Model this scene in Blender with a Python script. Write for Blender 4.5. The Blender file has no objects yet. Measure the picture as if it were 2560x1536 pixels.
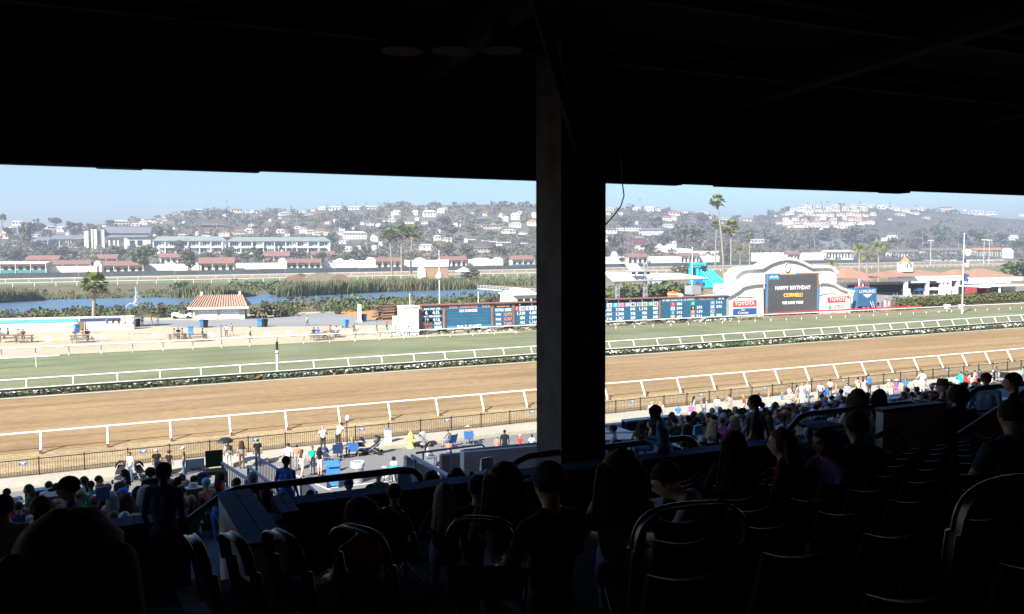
import bpy, bmesh, math, random
import numpy as np
from mathutils import Vector, Matrix, noise as mnoise
random.seed(7); rng = np.random.default_rng(7)
rad = math.radians
SC = bpy.context.scene
COL = SC.collection

# ---------------------------------------------------------------- camera
CAM_H = 13.5; FPX = 2560*30/36
YAW = rad(24.8); PIT = math.atan((768-632)/FPX); RHO = 12/2560
_f0 = Vector((math.sin(YAW), math.cos(YAW), 0)); _r0 = Vector((math.cos(YAW), -math.sin(YAW), 0)); _z = Vector((0, 0, 1))
FW = _f0*math.cos(PIT) - _z*math.sin(PIT); _u0 = _f0*math.sin(PIT) + _z*math.cos(PIT)
RT = _r0*math.cos(RHO) - _u0*math.sin(RHO); UP = _r0*math.sin(RHO) + _u0*math.cos(RHO)
CP = Vector((0, 0, CAM_H))
cd = bpy.data.cameras.new('camera'); cam = bpy.data.objects.new('camera', cd); COL.objects.link(cam)
cd.sensor_width = 36; cd.sensor_fit = 'HORIZONTAL'; cd.lens = 30; cd.clip_start = 0.05; cd.clip_end = 20000
m3 = Matrix((RT, UP, -FW)).transposed(); cam.matrix_world = Matrix.Translation(CP) @ m3.to_4x4()
SC.camera = cam

# ---------------------------------------------------------------- sky, sun, exposure
SUN_EL = rad(36); SHX, SHY = 0.84, 0.54          # horizontal direction in which shadows fall
wd = bpy.data.worlds.new('World'); SC.world = wd; wd.use_nodes = True
wn = wd.node_tree.nodes; wl = wd.node_tree.links; wn.clear()
wo = wn.new('ShaderNodeOutputWorld'); wb = wn.new('ShaderNodeBackground'); sk = wn.new('ShaderNodeTexSky')
sk.sky_type = 'NISHITA'; sk.sun_disc = False; sk.sun_elevation = SUN_EL; sk.sun_rotation = math.atan2(-SHX, -SHY)
sk.altitude = 10; sk.air_density = 1.0; sk.dust_density = 0.0; sk.ozone_density = 8.0
wb.inputs['Strength'].default_value = 0.07
wl.new(sk.outputs[0], wb.inputs[0]); wl.new(wb.outputs[0], wo.inputs[0])
sl = bpy.data.lights.new('sun', 'SUN'); sl.energy = 4.6; sl.angle = rad(0.5); sl.color = (1, 0.95, 0.87)
so = bpy.data.objects.new('sun', sl); COL.objects.link(so)
so.rotation_euler = Vector((SHX*math.cos(SUN_EL), SHY*math.cos(SUN_EL), -math.sin(SUN_EL))).to_track_quat('-Z', 'Y').to_euler()
so.location = (-60, -30, 60)
SC.view_settings.view_transform = 'Standard'; SC.view_settings.look = 'None'
SC.view_settings.exposure = 1.55; SC.view_settings.gamma = 1; SC.view_settings.use_curve_mapping = False
SC.render.engine = 'CYCLES'
SC.cycles.max_bounces = 6; SC.cycles.diffuse_bounces = 3; SC.cycles.glossy_bounces = 3; SC.cycles.transmission_bounces = 4
SC.cycles.volume_bounces = 0; SC.cycles.transparent_max_bounces = 6
SC.cycles.use_denoising = True

# ---------------------------------------------------------------- where a picture point lies in the place
def ray(x, y): return FW + RT*((x-1280)/FPX) - UP*((y-768)/FPX)
def at(x, y, d): return CP + ray(x, y)*d
def gnd(x, y, h=0.0):
    d = ray(x, y); return CP + d*((h-CAM_H)/d.z)
def onP(x, y, P):
    d = ray(x, y); return CP + d*(P/d.y)
def proj(p):
    d = Vector(p)-CP; w = d.dot(FW); return 1280+FPX*d.dot(RT)/w, 768-FPX*d.dot(UP)/w, w
def horizon(x): return 638-12*x/2560
def lerp(a, b, t): return a+(b-a)*t
def interp(x, pts):
    if x <= pts[0][0]: return pts[0][1]
    for (a, b), (c, d) in zip(pts, pts[1:]):
        if x <= c: return b+(d-b)*(x-a)/(c-a)
    return pts[-1][1]

# ---------------------------------------------------------------- materials
MATS = {}
def mat(name, col, rough=0.8, var=0.15, scale=3.0, bump=0.0, metal=0.0, emit=0.0, col2=None, spec=0.3, alpha=None, detail=4, stretch=None, trans=0.0, coat=0.0):
    if name in MATS: return MATS[name]
    m = bpy.data.materials.new(name); m.use_nodes = True; n = m.node_tree.nodes; l = m.node_tree.links
    b = n['Principled BSDF']; b.inputs['Roughness'].default_value = rough; b.inputs['Metallic'].default_value = metal
    b.inputs['Specular IOR Level'].default_value = spec
    tc = n.new('ShaderNodeTexCoord'); mp = n.new('ShaderNodeMapping'); l.new(tc.outputs['Object'], mp.inputs[0])
    if stretch: mp.inputs['Scale'].default_value = stretch
    nz = n.new('ShaderNodeTexNoise'); nz.inputs['Scale'].default_value = scale; nz.inputs['Detail'].default_value = detail
    nz.inputs['Roughness'].default_value = 0.6; l.new(mp.outputs[0], nz.inputs[0])
    cr = n.new('ShaderNodeValToRGB'); c2 = col2 or tuple(min(1, c*(1+var)) for c in col)
    c1 = tuple(c*(1-var) for c in col) if not col2 else col
    cr.color_ramp.elements[0].position = 0.3; cr.color_ramp.elements[1].position = 0.7
    cr.color_ramp.elements[0].color = (*c1, 1); cr.color_ramp.elements[1].color = (*c2, 1)
    l.new(nz.outputs[0], cr.inputs[0]); l.new(cr.outputs[0], b.inputs['Base Color'])
    if bump:
        bp = n.new('ShaderNodeBump'); bp.inputs['Strength'].default_value = bump; bp.inputs['Distance'].default_value = 0.05
        l.new(nz.outputs[0], bp.inputs['Height']); l.new(bp.outputs[0], b.inputs['Normal'])
    if emit:
        b.inputs['Emission Strength'].default_value = emit; l.new(cr.outputs[0], b.inputs['Emission Color'])
    if trans: b.inputs['Transmission Weight'].default_value = trans
    if coat: b.inputs['Coat Weight'].default_value = coat
    if alpha is not None: b.inputs['Alpha'].default_value = alpha
    MATS[name] = m; return m
def ground_mat(name, c1, c2, c3=None, s1=0.05, s2=1.5, rough=0.95, bump=0.3, stretch=None, streak=None, fleck=None):
    """soil, turf, asphalt: a broad patchiness and a fine grain, in metres"""
    m = bpy.data.materials.new(name); m.use_nodes = True; n = m.node_tree.nodes; l = m.node_tree.links
    b = n['Principled BSDF']; b.inputs['Roughness'].default_value = rough; b.inputs['Specular IOR Level'].default_value = 0.15
    tc = n.new('ShaderNodeTexCoord'); mp = n.new('ShaderNodeMapping'); l.new(tc.outputs['Object'], mp.inputs[0])
    if stretch: mp.inputs['Scale'].default_value = stretch
    a = n.new('ShaderNodeTexNoise'); a.inputs['Scale'].default_value = s1; a.inputs['Detail'].default_value = 6; l.new(mp.outputs[0], a.inputs[0])
    f = n.new('ShaderNodeTexNoise'); f.inputs['Scale'].default_value = s2; f.inputs['Detail'].default_value = 5; f.inputs['Roughness'].default_value = 0.7; l.new(mp.outputs[0], f.inputs[0])
    r1 = n.new('ShaderNodeValToRGB'); r1.color_ramp.elements[0].position = 0.35; r1.color_ramp.elements[1].position = 0.65
    r1.color_ramp.elements[0].color = (*c1, 1); r1.color_ramp.elements[1].color = (*c2, 1); l.new(a.outputs[0], r1.inputs[0])
    mx = n.new('ShaderNodeMix'); mx.data_type = 'RGBA'; mx.blend_type = 'MULTIPLY'; mx.inputs[0].default_value = 1.0
    r2 = n.new('ShaderNodeValToRGB'); r2.color_ramp.elements[0].position = 0.3; r2.color_ramp.elements[1].position = 0.62
    lo = c3 or (0.62, 0.6, 0.58); r2.color_ramp.elements[0].color = (*lo, 1); r2.color_ramp.elements[1].color = (1, 1, 1, 1)
    l.new(f.outputs[0], r2.inputs[0]); l.new(r1.outputs[0], mx.inputs[6]); l.new(r2.outputs[0], mx.inputs[7])
    out = mx.outputs[2]
    if streak:
        sc, amt = streak
        mp2 = n.new('ShaderNodeMapping'); mp2.inputs['Scale'].default_value = sc; l.new(tc.outputs['Object'], mp2.inputs[0])
        s = n.new('ShaderNodeTexNoise'); s.inputs['Scale'].default_value = 1.0; s.inputs['Detail'].default_value = 5; l.new(mp2.outputs[0], s.inputs[0])
        r3 = n.new('ShaderNodeValToRGB'); r3.color_ramp.elements[0].position = 0.36; r3.color_ramp.elements[1].position = 0.56
        r3.color_ramp.elements[0].color = (amt, amt, amt, 1); r3.color_ramp.elements[1].color = (1, 1, 1, 1); l.new(s.outputs[0], r3.inputs[0])
        m2 = n.new('ShaderNodeMix'); m2.data_type = 'RGBA'; m2.blend_type = 'MULTIPLY'; m2.inputs[0].default_value = 1.0
        l.new(out, m2.inputs[6]); l.new(r3.outputs[0], m2.inputs[7]); out = m2.outputs[2]
    if fleck:
        sc, lo_ = fleck
        mp3 = n.new('ShaderNodeMapping'); mp3.inputs['Scale'].default_value = sc; l.new(tc.outputs['Object'], mp3.inputs[0])
        s3 = n.new('ShaderNodeTexNoise'); s3.inputs['Scale'].default_value = 1.0; s3.inputs['Detail'].default_value = 3; s3.inputs['Roughness'].default_value = 0.75; l.new(mp3.outputs[0], s3.inputs[0])
        r4 = n.new('ShaderNodeValToRGB'); r4.color_ramp.elements[0].position = 0.3; r4.color_ramp.elements[1].position = 0.38
        r4.color_ramp.elements[0].color = (lo_, lo_*.95, lo_*.9, 1); r4.color_ramp.elements[1].color = (1, 1, 1, 1); l.new(s3.outputs[0], r4.inputs[0])
        m4 = n.new('ShaderNodeMix'); m4.data_type = 'RGBA'; m4.blend_type = 'MULTIPLY'; m4.inputs[0].default_value = 1.0
        l.new(out, m4.inputs[6]); l.new(r4.outputs[0], m4.inputs[7]); out = m4.outputs[2]
    l.new(out, b.inputs['Base Color'])
    if bump:
        bp = n.new('ShaderNodeBump'); bp.inputs['Strength'].default_value = bump; bp.inputs['Distance'].default_value = 0.08
        l.new(f.outputs[0], bp.inputs['Height']); l.new(bp.outputs[0], b.inputs['Normal'])
    MATS[name] = m; return m

M_WHITE = mat('white_paint', (0.78, 0.78, 0.76), 0.5, 0.06, 2)
M_STUCCO = mat('white_stucco', (0.76, 0.74, 0.69), 0.9, 0.07, 1.2, bump=0.1)
M_CREAM = mat('cream_stucco', (0.62, 0.55, 0.42), 0.9, 0.08, 1.2)
M_PLASTER = mat('grey_plaster', (0.34, 0.32, 0.3), 0.9, 0.3, 2.2, bump=0.4, detail=8)
M_TERRA = mat('terracotta_tile', (0.34, 0.19, 0.13), 0.85, 0.25, 2.2)
M_BARNROOF = mat('faded_red_roof', (0.25, 0.13, 0.105), 0.85, 0.15, 0.4)
M_DARKOPEN = mat('dark_opening', (0.03, 0.03, 0.03), 0.9, 0.3, 1)
M_BLACK = mat('black_metal', (0.018, 0.018, 0.02), 0.42, 0.2, 4, spec=0.45)
M_FENCEBLK = mat('fence_black', (0.02, 0.018, 0.016), 0.6, 0.2, 4)
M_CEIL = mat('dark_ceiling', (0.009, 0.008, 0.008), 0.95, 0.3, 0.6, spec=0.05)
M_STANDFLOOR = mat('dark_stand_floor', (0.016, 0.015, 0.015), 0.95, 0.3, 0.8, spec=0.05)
M_STEPCONC = mat('stair_concrete', (0.07, 0.068, 0.066), 0.95, 0.2, 1.2, spec=0.1)
M_STEPBLUE = mat('dark_blue_step', (0.035, 0.05, 0.085), 0.8, 0.2, 1.5)
M_TILE = mat('blue_glazed_tile', (0.028, 0.05, 0.115), 0.8, 0.22, 6, spec=0.05)
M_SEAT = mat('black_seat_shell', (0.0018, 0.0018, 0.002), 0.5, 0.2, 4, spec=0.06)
M_CHROME = mat('dark_chair_frame', (0.012, 0.012, 0.013), 0.3, 0.2, 5, spec=0.5, metal=0.3)
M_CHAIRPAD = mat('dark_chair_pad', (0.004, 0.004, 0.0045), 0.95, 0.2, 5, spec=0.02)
M_BLUEGREY = mat('blue_grey_railing', (0.19, 0.27, 0.38), 0.5, 0.12, 3)
M_COUNTER = mat('pale_blue_counter', (0.33, 0.4, 0.5), 0.5, 0.15, 2)
M_TRUNK = mat('bark', (0.13, 0.1, 0.075), 0.95, 0.3, 5, bump=0.4)
M_PALMTR = mat('palm_bark', (0.27, 0.23, 0.19), 0.95, 0.25, 4, bump=0.4)
M_PALM = mat('palm_leaf', (0.25, 0.28, 0.065), 0.6, 0.4, 1.2)
M_PALM2 = mat('palm_leaf_dark', (0.12, 0.16, 0.04), 0.6, 0.4, 1.2)
M_PALMDRY = mat('palm_leaf_dry', (0.22, 0.15, 0.07), 0.8, 0.3, 1.5)
M_LEAF = [mat('leaf_olive', (0.118, 0.114, 0.055), 0.75, 0.45, 1.0), mat('leaf_dark', (0.075, 0.077, 0.042), 0.75, 0.45, 1.0), mat('leaf_light', (0.15, 0.15, 0.062), 0.75, 0.4, 1.0)]
M_LEAFB = [mat('leaf_brown', (0.12, 0.1, 0.066), 0.8, 0.4, 1.0), mat('leaf_umber', (0.078, 0.068, 0.048), 0.8, 0.4, 1.0), mat('leaf_dry', (0.15, 0.13, 0.08), 0.8, 0.4, 1.0)]
M_LEAFG = [mat('leaf_green', (0.095, 0.125, 0.036), 0.7, 0.4, 1.0), mat('leaf_green_dark', (0.055, 0.075, 0.026), 0.7, 0.4, 1.0), mat('leaf_green_light', (0.11, 0.16, 0.04), 0.7, 0.4, 1.0)]
M_REED = [mat('reed_green', (0.13, 0.145, 0.06), 0.8, 0.4, 1.0), mat('reed_olive', (0.1, 0.11, 0.05), 0.8, 0.4, 1.0), mat('reed_straw', (0.18, 0.155, 0.07), 0.8, 0.3, 1.0)]
M_HEDGE = [mat('hedge_green', (0.1, 0.115, 0.03), 0.75, 0.4, 1.0), mat('hedge_brown', (0.1, 0.075, 0.03), 0.75, 0.4, 1.0), mat('hedge_light', (0.1, 0.13, 0.03), 0.75, 0.4, 1.0)]
M_GLASS = mat('dark_window_glass', (0.02, 0.028, 0.034), 0.12, 0.2, 1, spec=0.6)
M_GRNROOF = mat('pale_green_roof', (0.24, 0.285, 0.255), 0.6, 0.08, 0.5)
M_GREYROOF = mat('grey_roof', (0.17, 0.18, 0.19), 0.8, 0.15, 0.5)
M_STEEL = mat('galvanised_steel', (0.45, 0.46, 0.47), 0.4, 0.12, 3, metal=0.5)
M_TEAL = mat('teal_panel', (0.03, 0.23, 0.23), 0.7, 0.2, 0.5)
M_BRICKRED = mat('brick_red_frame', (0.27, 0.14, 0.11), 0.8, 0.2, 2)
M_WOOD = mat('weathered_wood', (0.2, 0.13, 0.085), 0.85, 0.25, 3)
M_BLUEBIN = mat('blue_plastic', (0.06, 0.24, 0.6), 0.45, 0.1, 3)
M_TURQ = mat('turquoise_vinyl', (0.03, 0.55, 0.68), 0.4, 0.1, 1)
M_ORANGE = mat('orange_paint', (0.75, 0.2, 0.04), 0.6, 0.15, 1)
M_RED = mat('red_paint', (0.6, 0.06, 0.04), 0.55, 0.12, 1)
M_NAVY = mat('navy_paint', (0.03, 0.055, 0.16), 0.6, 0.15, 1)
M_BLUE = mat('blue_fabric', (0.05, 0.17, 0.46), 0.8, 0.15, 6)
M_YELLOW = mat('yellow_paint', (0.75, 0.68, 0.16), 0.5, 0.1, 3)
M_GREYMID = mat('mid_grey', (0.3, 0.31, 0.32), 0.8, 0.12, 2)
M_LGREY = mat('light_grey', (0.52, 0.52, 0.51), 0.8, 0.1, 2)
M_CONC = mat('pale_concrete', (0.5, 0.47, 0.41), 0.9, 0.1, 0.9, bump=0.1)
M_RUBBER = mat('black_rubber', (0.015, 0.015, 0.015), 0.8, 0.2, 4)

# ---------------------------------------------------------------- mesh helpers
class MB:
    def __init__(s): s.v = []; s.f = []; s.m = []; s.sm = []
    def add(s, vs, fs, mi=0, smooth=False):
        o = len(s.v); s.v += [tuple(v) for v in vs]; s.f += [tuple(i+o for i in f) for f in fs]
        s.m += [mi]*len(fs); s.sm += [smooth]*len(fs)
    def box(s, c, size, mi=0, rz=0.0, taper=1.0, M=None):
        hx, hy, hz = size[0]/2, size[1]/2, size[2]/2
        vs = []
        for z, t in ((-hz, 1), (hz, taper)):
            for x, y in ((-hx, -hy), (hx, -hy), (hx, hy), (-hx, hy)): vs.append(Vector((x*t, y*t, z)))
        if rz: R = Matrix.Rotation(rz, 3, 'Z'); vs = [R @ v for v in vs]
        if M is not None: vs = [M @ v for v in vs]
        vs = [v+Vector(c) for v in vs]
        s.add(vs, [(3, 2, 1, 0), (4, 5, 6, 7), (0, 1, 5, 4), (1, 2, 6, 5), (2, 3, 7, 6), (3, 0, 4, 7)], mi)
    def tube(s, path, r, mi=0, n=8, r2=None, cap=True, flat=1.0):
        path = [Vector(p) for p in path]; k = len(path); rings = []
        up0 = None
        for i, p in enumerate(path):
            t = (path[min(i+1, k-1)]-path[max(i-1, 0)]).normalized()
            if up0 is None:
                a = Vector((0, 0, 1)) if abs(t.z) < 0.9 else Vector((0, 1, 0)); u = t.cross(a).normalized()
            else:
                u = (up0 - t*up0.dot(t)); u = u.normalized() if u.length > 1e-6 else t.orthogonal().normalized()
            up0 = u; w = t.cross(u).normalized()
            rr = r[i] if isinstance(r, (list, tuple)) else (r if r2 is None else lerp(r, r2, i/(k-1)))
            rings.append([p+u*(math.cos(2*math.pi*j/n)*rr)+w*(math.sin(2*math.pi*j/n)*rr*flat) for j in range(n)])
        vs = [v for g in rings for v in g]; fs = []
        for i in range(k-1):
            for j in range(n): fs.append((i*n+j, i*n+(j+1) % n, (i+1)*n+(j+1) % n, (i+1)*n+j))
        s.add(vs, fs, mi, True)
        if cap: s.add(rings[0][::-1], [tuple(range(n))], mi); s.add(rings[-1], [tuple(range(n))], mi)
    def lathe(s, prof, c=(0, 0, 0), n=16, mi=0, smooth=True):
        vs = []; fs = []
        for r, z in prof:
            for j in range(n): vs.append((c[0]+r*math.cos(2*math.pi*j/n), c[1]+r*math.sin(2*math.pi*j/n), c[2]+z))
        for i in range(len(prof)-1):
            for j in range(n): fs.append((i*n+j, i*n+(j+1) % n, (i+1)*n+(j+1) % n, (i+1)*n+j))
        s.add(vs, fs, mi, smooth)
        s.add(vs[:n][::-1], [tuple(range(n))], mi); s.add(vs[-n:], [tuple(range(n))], mi)
    def ellips(s, c, rad3, mi=0, nu=12, nv=8, M=None):
        vs = []; fs = []
        for i in range(nv+1):
            th = math.pi*i/nv
            for j in range(nu):
                ph = 2*math.pi*j/nu
                v = Vector((math.sin(th)*math.cos(ph)*rad3[0], math.sin(th)*math.sin(ph)*rad3[1], math.cos(th)*rad3[2]))
                if M is not None: v = M @ v
                vs.append(v+Vector(c))
        for i in range(nv):
            for j in range(nu): fs.append((i*nu+j, (i+1)*nu+j, (i+1)*nu+(j+1) % nu, i*nu+(j+1) % nu))
        s.add(vs, fs, mi, True)
    def poly(s, pts, mi=0): s.add(pts, [tuple(range(len(pts)))], mi)
    def extrude(s, pts, d, mi=0, mside=None):
        """a flat outline given thickness d (a vector)"""
        n = len(pts); a = [Vector(p) for p in pts]; b = [p+Vector(d) for p in a]
        s.add(a, [tuple(range(n))], mi); s.add(b, [tuple(reversed(range(n)))], mi)
        ms = mi if mside is None else mside
        s.add(a+b, [(i, i+n, (i+1) % n+n, (i+1) % n) for i in range(n)], ms)
    def mesh(s, name, mats):
        me = bpy.data.meshes.new(name); me.from_pydata(s.v, [], s.f)
        for m in (mats if isinstance(mats, (list, tuple)) else [mats]): me.materials.append(m)
        me.polygons.foreach_set('material_index', s.m); me.polygons.foreach_set('use_smooth', s.sm); me.update()
        return me
    def build(s, name, mats, parent=None, loc=None):
        o = bpy.data.objects.new(name, s.mesh(name, mats)); COL.objects.link(o)
        if parent is not None: o.parent = parent
        if loc is not None: o.location = loc
        return o
def tag(o, label=None, cat=None, group=None, kind=None):
    if label: o['label'] = label
    if cat: o['category'] = cat
    if group: o['group'] = group
    if kind: o['kind'] = kind
    return o
def thing(name, label, cat, loc=(0, 0, 0), rz=0.0, group=None, scale=None):
    o = bpy.data.objects.new(name, None); COL.objects.link(o); o.location = loc; o.rotation_euler = (0, 0, rz); o.empty_display_size = 0.2
    if scale: o.scale = scale if isinstance(scale, (tuple, list)) else (scale,)*3
    return tag(o, label, cat, group)
def inst(name, me, parent=None, loc=(0, 0, 0), rz=0.0, sc=None):
    o = bpy.data.objects.new(name, me); COL.objects.link(o); o.parent = parent; o.location = loc; o.rotation_euler = (0, 0, rz)
    if sc: o.scale = sc if isinstance(sc, (tuple, list)) else (sc,)*3
    return o
def copy_tree(o, parent=None):
    c = o.copy(); COL.objects.link(c); c.parent = parent
    for ch in o.children: copy_tree(ch, c)
    return c
def part(name, mats, parent, fn):
    b = MB(); fn(b); return b.build(name, mats, parent)
def bx(name, m, parent, c, size, rz=0.0, taper=1.0):
    b = MB(); b.box(c, size, 0, rz, taper); return b.build(name, m, parent)
def text(name, body, m, parent, loc, size, width=None, rot=(math.pi/2, 0, 0), depth=0.01, align='CENTER', shear=0.0, bold=0.0):
    cu = bpy.data.curves.new(name, 'FONT'); cu.body = body; cu.size = size; cu.extrude = depth; cu.align_x = align; cu.align_y = 'CENTER'; cu.shear = shear
    cu.offset = bold*size; cu.resolution_u = 2
    t = bpy.data.objects.new(name, cu); COL.objects.link(t)
    dg = bpy.context.evaluated_depsgraph_get(); me = bpy.data.meshes.new_from_object(t.evaluated_get(dg)); bpy.data.objects.remove(t)
    me.materials.clear(); me.materials.append(m)
    if width:
        xs = [v.co.x for v in me.vertices]; w = max(xs)-min(xs); k = width/w if w > 0 else 1
        for v in me.vertices: v.co.x *= k
    o = bpy.data.objects.new(name, me); COL.objects.link(o); o.parent = parent; o.location = loc; o.rotation_euler = rot
    return o
class Line:
    """a straight line on the ground through two measured points; at(x) gives y there"""
    def __init__(s, a, b):
        p, q = gnd(*a), gnd(*b); s.k = (q.y-p.y)/(q.x-p.x); s.c = p.y-s.k*p.x; s.ang = math.atan(s.k)
    def y(s, x): return s.c+s.k*x
    def p(s, x, z=0, off=0): return Vector((x, s.y(x)+off, z))
HAZE = 0.00048
# ================================================================ GROUND AND HILLS
M_GROUND = ground_mat('dry_ground', (0.24, 0.2, 0.12), (0.33, 0.28, 0.18), s1=0.02, s2=0.4)
M_DIRT = ground_mat('track_dirt', (0.325, 0.22, 0.11), (0.405, 0.288, 0.15), (0.66, 0.6, 0.55), s1=0.08, s2=2.2, bump=0.6, streak=((0.035, 0.5, 1), 0.78), stretch=(0.45, 1.6, 1), fleck=((0.55, 2.2, 1), 0.6))
M_TURF = ground_mat('turf_grass', (0.2, 0.215, 0.118), (0.255, 0.265, 0.152), (0.62, 0.66, 0.55), s1=0.12, s2=3.0, bump=0.5, streak=((0.02, 0.35, 1), 0.84), fleck=((0.5, 1.4, 1), 0.72))
M_SAND = ground_mat('picnic_sand', (0.45, 0.385, 0.265), (0.51, 0.445, 0.315), (0.85, 0.82, 0.8), s1=0.06, s2=1.0)
M_VERGE = ground_mat('verge_dirt', (0.43, 0.32, 0.17), (0.5, 0.38, 0.22), (0.6, 0.55, 0.5), s1=0.2, s2=2.5, bump=0.7, streak=((0.12, 1.0, 1), 0.75), fleck=((0.9, 2.0, 1), 0.5))
M_ASPH = ground_mat('grey_asphalt', (0.19, 0.185, 0.18), (0.23, 0.225, 0.215), (0.85, 0.85, 0.85), s1=0.1, s2=3.0)
M_LEDGE = ground_mat('kerb_concrete', (0.42, 0.385, 0.31), (0.48, 0.44, 0.36), (0.85, 0.84, 0.82), s1=0.2, s2=3.0)
M_PLAZA = ground_mat('plaza_asphalt', (0.25, 0.25, 0.25), (0.3, 0.29, 0.29), (0.9, 0.9, 0.9), s1=0.05, s2=1.0)
M_BED = ground_mat('bed_soil', (0.07, 0.075, 0.03), (0.1, 0.1, 0.045), s1=0.3, s2=3.0)
M_FIELD = ground_mat('infield_scrub_soil', (0.2, 0.165, 0.095), (0.13, 0.14, 0.06), s1=0.03, s2=0.5)
M_HILL = ground_mat('hill_scrub', (0.13, 0.12, 0.08), (0.24, 0.2, 0.145), (0.55, 0.58, 0.5), s1=0.012, s2=0.07, bump=0.0)
M_MOUND = mat('orange_soil', (0.5, 0.24, 0.07), 0.95, 0.15, 0.8)

def sheet(name, pts, z, m, kind='structure'):
    b = MB(); b.poly([(p[0], p[1], z) for p in pts]); o = b.build(name, m); tag(o, kind=kind); return o
sheet('ground', [(-4000, -200), (7000, -200), (7000, 7000), (-4000, 7000)], 0, M_GROUND)

LF = Line((100, 1197), (2351, 952)); LO = Line((92, 1135), (2546, 903)); LD = Line((0, 999), (2560, 820))
LW = Line((66, 980), (2540, 806)); LK = Line((60, 992), (2560, 814)); LT = Line((218, 887), (2529, 774))
LB = Line((100, 717), (2300, 669)); LB2 = Line((100, 705), (2300, 660)); LS = Line((0, 697), (2400, 652))
XA, XB = -70, 330
def strip(name, l0, o0, l1, o1, z, m, xa=XA, xb=XB): return sheet(name, [l0.p(xa, 0, o0), l0.p(xb, 0, o0), l1.p(xb, 0, o1), l1.p(xa, 0, o1)], z, m)
sheet('apron_pavement', [(-90, 14), (200, 14), LF.p(200), LF.p(-90)], 0.01, M_ASPH)
strip('verge', LF, 0, LO, 0.6, 0.02, M_VERGE)
strip('dirt_track', LO, 0.6, LD, 0, 0.03, M_DIRT)
strip('flower_bed', LD, 0.35, LW, 0, 0.04, M_BED)
strip('turf_course', LW, 0, LT, 1.6, 0.03, M_TURF)
# sandy edge along the inside of the dirt
strip('track_edge', LD, -0.5, LD, 0.35, 0.05, M_LEDGE)
# concrete ledge at the foot of the spectators' fence
b = MB()
for i in range(0, 60):
    x0 = -14+i*2.0; x1 = x0+1.994
    b.add([LF.p(x0, 0, -2.6), LF.p(x1, 0, -2.6), LF.p(x1, 0, 0.15), LF.p(x0, 0, 0.15), LF.p(x0, .24, -2.58), LF.p(x1, .24, -2.58), LF.p(x1, .24, 0.15), LF.p(x0, .24, 0.15)],
          [(4, 5, 6, 7), (0, 1, 5, 4), (1, 2, 6, 5), (3, 0, 4, 7), (2, 3, 7, 6)])
tag(b.build('kerb', M_LEDGE), kind='structure')
# painted lines on the apron
M_LINE = mat('worn_line_paint', (0.7, 0.7, 0.68), 0.7, 0.2, 3); M_LINEY = mat('yellow_line_paint', (0.72, 0.6, 0.12), 0.7, 0.15, 3)
def pline(name, a, c, w, m, z=0.016):
    p, q = gnd(*a), gnd(*c); d = (q-p).normalized(); s = Vector((-d.y, d.x, 0))*w/2
    sheet(name, [p-s, q-s, q+s, p+s], z, m)
pline('painted_line', (670, 1160), (825, 1226), 0.16, M_LINE); pline('painted_line', (818, 1222), (1005, 1200), 0.16, M_LINE, 0.019)
pline('painted_line', (1490, 1068), (1600, 1088), 0.3, M_LINEY)

# infield surfaces
def gpoly(name, px, z, m): return sheet(name, [gnd(*p) for p in px], z, m)
gpoly('infield_soil', [(-400, 800), (-400, 700), (700, 695), (1400, 690), (1500, 686), (1500, 790), (1060, 830), (1000, 800)], 0.012, M_FIELD)
strip('picnic_ground', LT, 1.6, LT, 70, 0.02, M_SAND, -120, 62)
gpoly('plaza_pavement', [(330, 803), (350, 812), (470, 820), (1080, 812), (1080, 786), (800, 782), (700, 792), (500, 800)], 0.035, M_PLAZA)
gpoly('mound_soil', [(835, 783), (895, 776), (1010, 778), (1010, 804), (960, 803), (890, 793)], 0.045, M_MOUND)
gpoly('paddock_pavement', [(2080, 777), (2560, 752), (2700, 745), (2700, 722), (2100, 728)], 0.03, M_PLAZA)
gpoly('backstretch_turf', [(-500, 720), (-500, 708), (1400, 684), (2900, 660), (2900, 674), (1400, 696)], 0.025, M_TURF)
gpoly('backstretch_track', [(-500, 707.5), (-500, 699), (1400, 677), (2900, 651), (2900, 659.5), (1400, 683.5)], 0.035, M_VERGE)

# water of the infield lake
M_WATER = mat('lake_water', (0.085, 0.15, 0.22), 0.35, 0.15, 0.08, bump=0.0, spec=0.5)
nt = M_WATER.node_tree; bs = nt.nodes['Principled BSDF']; wv = nt.nodes.new('ShaderNodeTexNoise'); wv.inputs['Scale'].default_value = 0.9; wv.inputs['Detail'].default_value = 4
tcw = nt.nodes.new('ShaderNodeTexCoord'); mpw = nt.nodes.new('ShaderNodeMapping'); mpw.inputs['Scale'].default_value = (0.5, 1.6, 1); nt.links.new(tcw.outputs['Object'], mpw.inputs[0]); nt.links.new(mpw.outputs[0], wv.inputs[0])
bpw = nt.nodes.new('ShaderNodeBump'); bpw.inputs['Strength'].default_value = 0.35; bpw.inputs['Distance'].default_value = 0.15; nt.links.new(wv.outputs[0], bpw.inputs['Height']); nt.links.new(bpw.outputs[0], bs.inputs['Normal'])
gpoly('lake_water', [(-300, 800), (-300, 762), (0, 757), (110, 749), (230, 745), (430, 741), (560, 744), (640, 737), (800, 733), (960, 724), (1180, 719), (1290, 724), (1330, 733), (1290, 742), (1150, 745), (1000, 752), (900, 756), (760, 754), (690, 758), (600, 764), (470, 768), (380, 772), (250, 775), (150, 779), (0, 788)], 0.05, M_WATER)

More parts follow.
